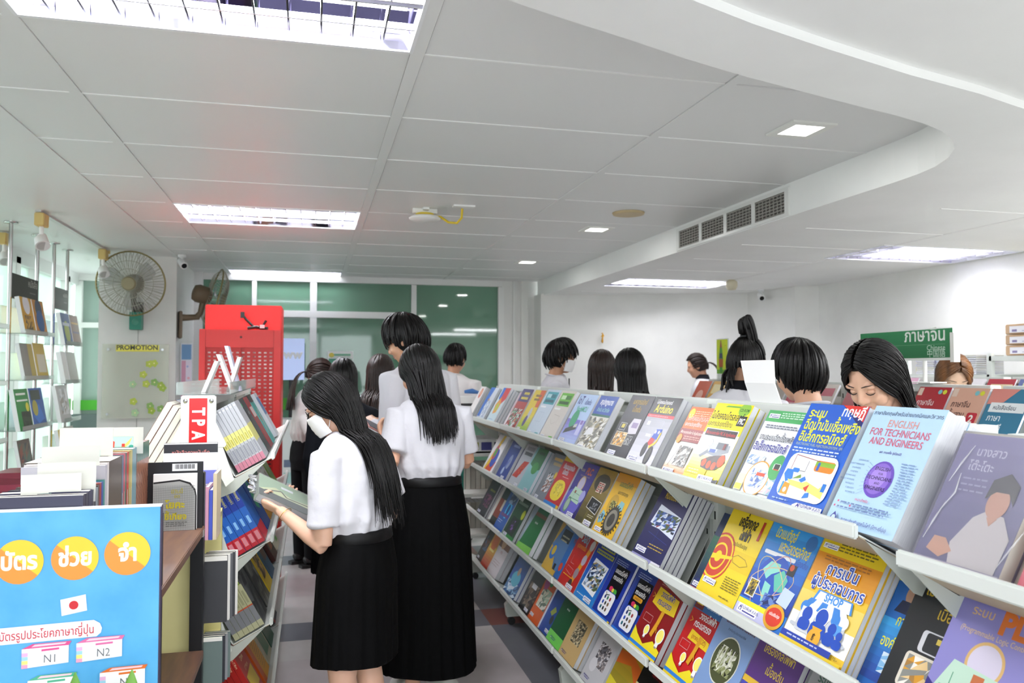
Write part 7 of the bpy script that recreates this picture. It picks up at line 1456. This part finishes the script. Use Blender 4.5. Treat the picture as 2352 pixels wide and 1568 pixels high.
for k, (y, n) in enumerate(((4.84, 9), (5.04, 8), (5.25, 8))):
    for i in range(n):
        book(frame((4.7, y + .19, 1.4705 + (i + 1) * .0155), (0, -1, 0), (1, 0, 0), (0, 0, 1)), .185, .25, .0145, ['d8d8dc', '9aa0d8', 'e0d0b0'][k] if i % 2 else cs[(i + 3 * k) % 9], (), 'booklet lying in the %s pile on the side wall shelf' % ['white', 'violet striped', 'cream striped'][k], ['white', 'violet', 'cream'][k] + ' booklet pile on the wall shelf', name='booklet')

# teal slotted-angle shelf at the far end of the long rack
TE = M('1f7a68', .5); PL = M('d6d6d0', .5)
t = thing('storage_shelf', (1.36, 6.15, 0), 0, 'teal angle iron shelf with grey boards at the end of the long rack', 'shelf')
for x in (-.28, .28):
    for y in (-.28, .3):
        mb = MB(); mb.b(x - .018, x + .018, y - .018, y + .018, 0, 1.22, TE)
        for i in range(22): mb.b(x - .006, x + .006, y - .0185, y - .018, .1 + i * .05, .12 + i * .05, M('0f4a40', .6))
        mb.build('post', t)
for z in (.28, .58, .88, 1.2):
    mb = MB(); mb.b(-.3, .3, -.3, .32, z - .02, z, PL); mb.build('board', t)
mb = MB(); mb.b(-.14, .14, -.1, .1, 0, .03, M('ececea', .5)); mb.b(-.14, .14, -.1, .1, .03, .05, M('2a2a2c', .5)); mb.b(-.14, .14, -.1, .1, .05, .1, M('ececea', .5)); link('printer', mb.mesh('printer'), None, Matrix.Translation((1.2, 6.05, 1.201)), 'white desk printer on the teal shelf top', 'printer')
mb = MB(); mb.tube([(-.06, 0, .03), (0, 0, .035), (.07, .02, .02)], [.012, .02, .008], M('3a6aa8', .4), 8); link('pencil_case', mb.mesh('pencil_case'), None, Matrix.Translation((1.2, 6.05, 1.305)), 'blue pencil case lying on the white printer', 'pencil case')
mb = MB(); mb.b(-.24, .1, -.2, .2, 0, .012, M('1c1c1e', .5)); mb.b(-.24, .1, -.2, -.188, 0, .1, M('e4e4e2', .5)); mb.b(-.24, .1, .188, .2, 0, .1, M('e4e4e2', .5)); mb.b(-.24, -.228, -.2, .2, 0, .1, M('e4e4e2', .5)); mb.b(.088, .1, -.2, .2, 0, .1, M('e4e4e2', .5))
for i, c in enumerate(('a8a83a', '4a4a8a', '1c1c3a')): mb.b(-.22 + .1 * i, -.14 + .1 * i, -.2015, -.2, .02, .08, M(c, .5))
link('storage_tray', mb.mesh('storage_tray'), None, Matrix.Translation((1.36, 6.1, .881)), 'white tray with coloured squares on the teal shelf', 'tray')
for z in (.581, .281):
    for i in range(9): book(frame((1.12 + i * .04, 6.12, z), (0, 1, 0), (0, 0, 1), (1, 0, 0)), .2, .2, .036, ['a8a49a', 'b8b4aa', 'c8c4b8'][i % 3], (), 'grey catalogue standing on the %s board of the teal shelf' % ('upper' if z > .5 else 'lower'), 'grey catalogues on the %s teal shelf board' % ('upper' if z > .5 else 'lower'), name='catalogue')
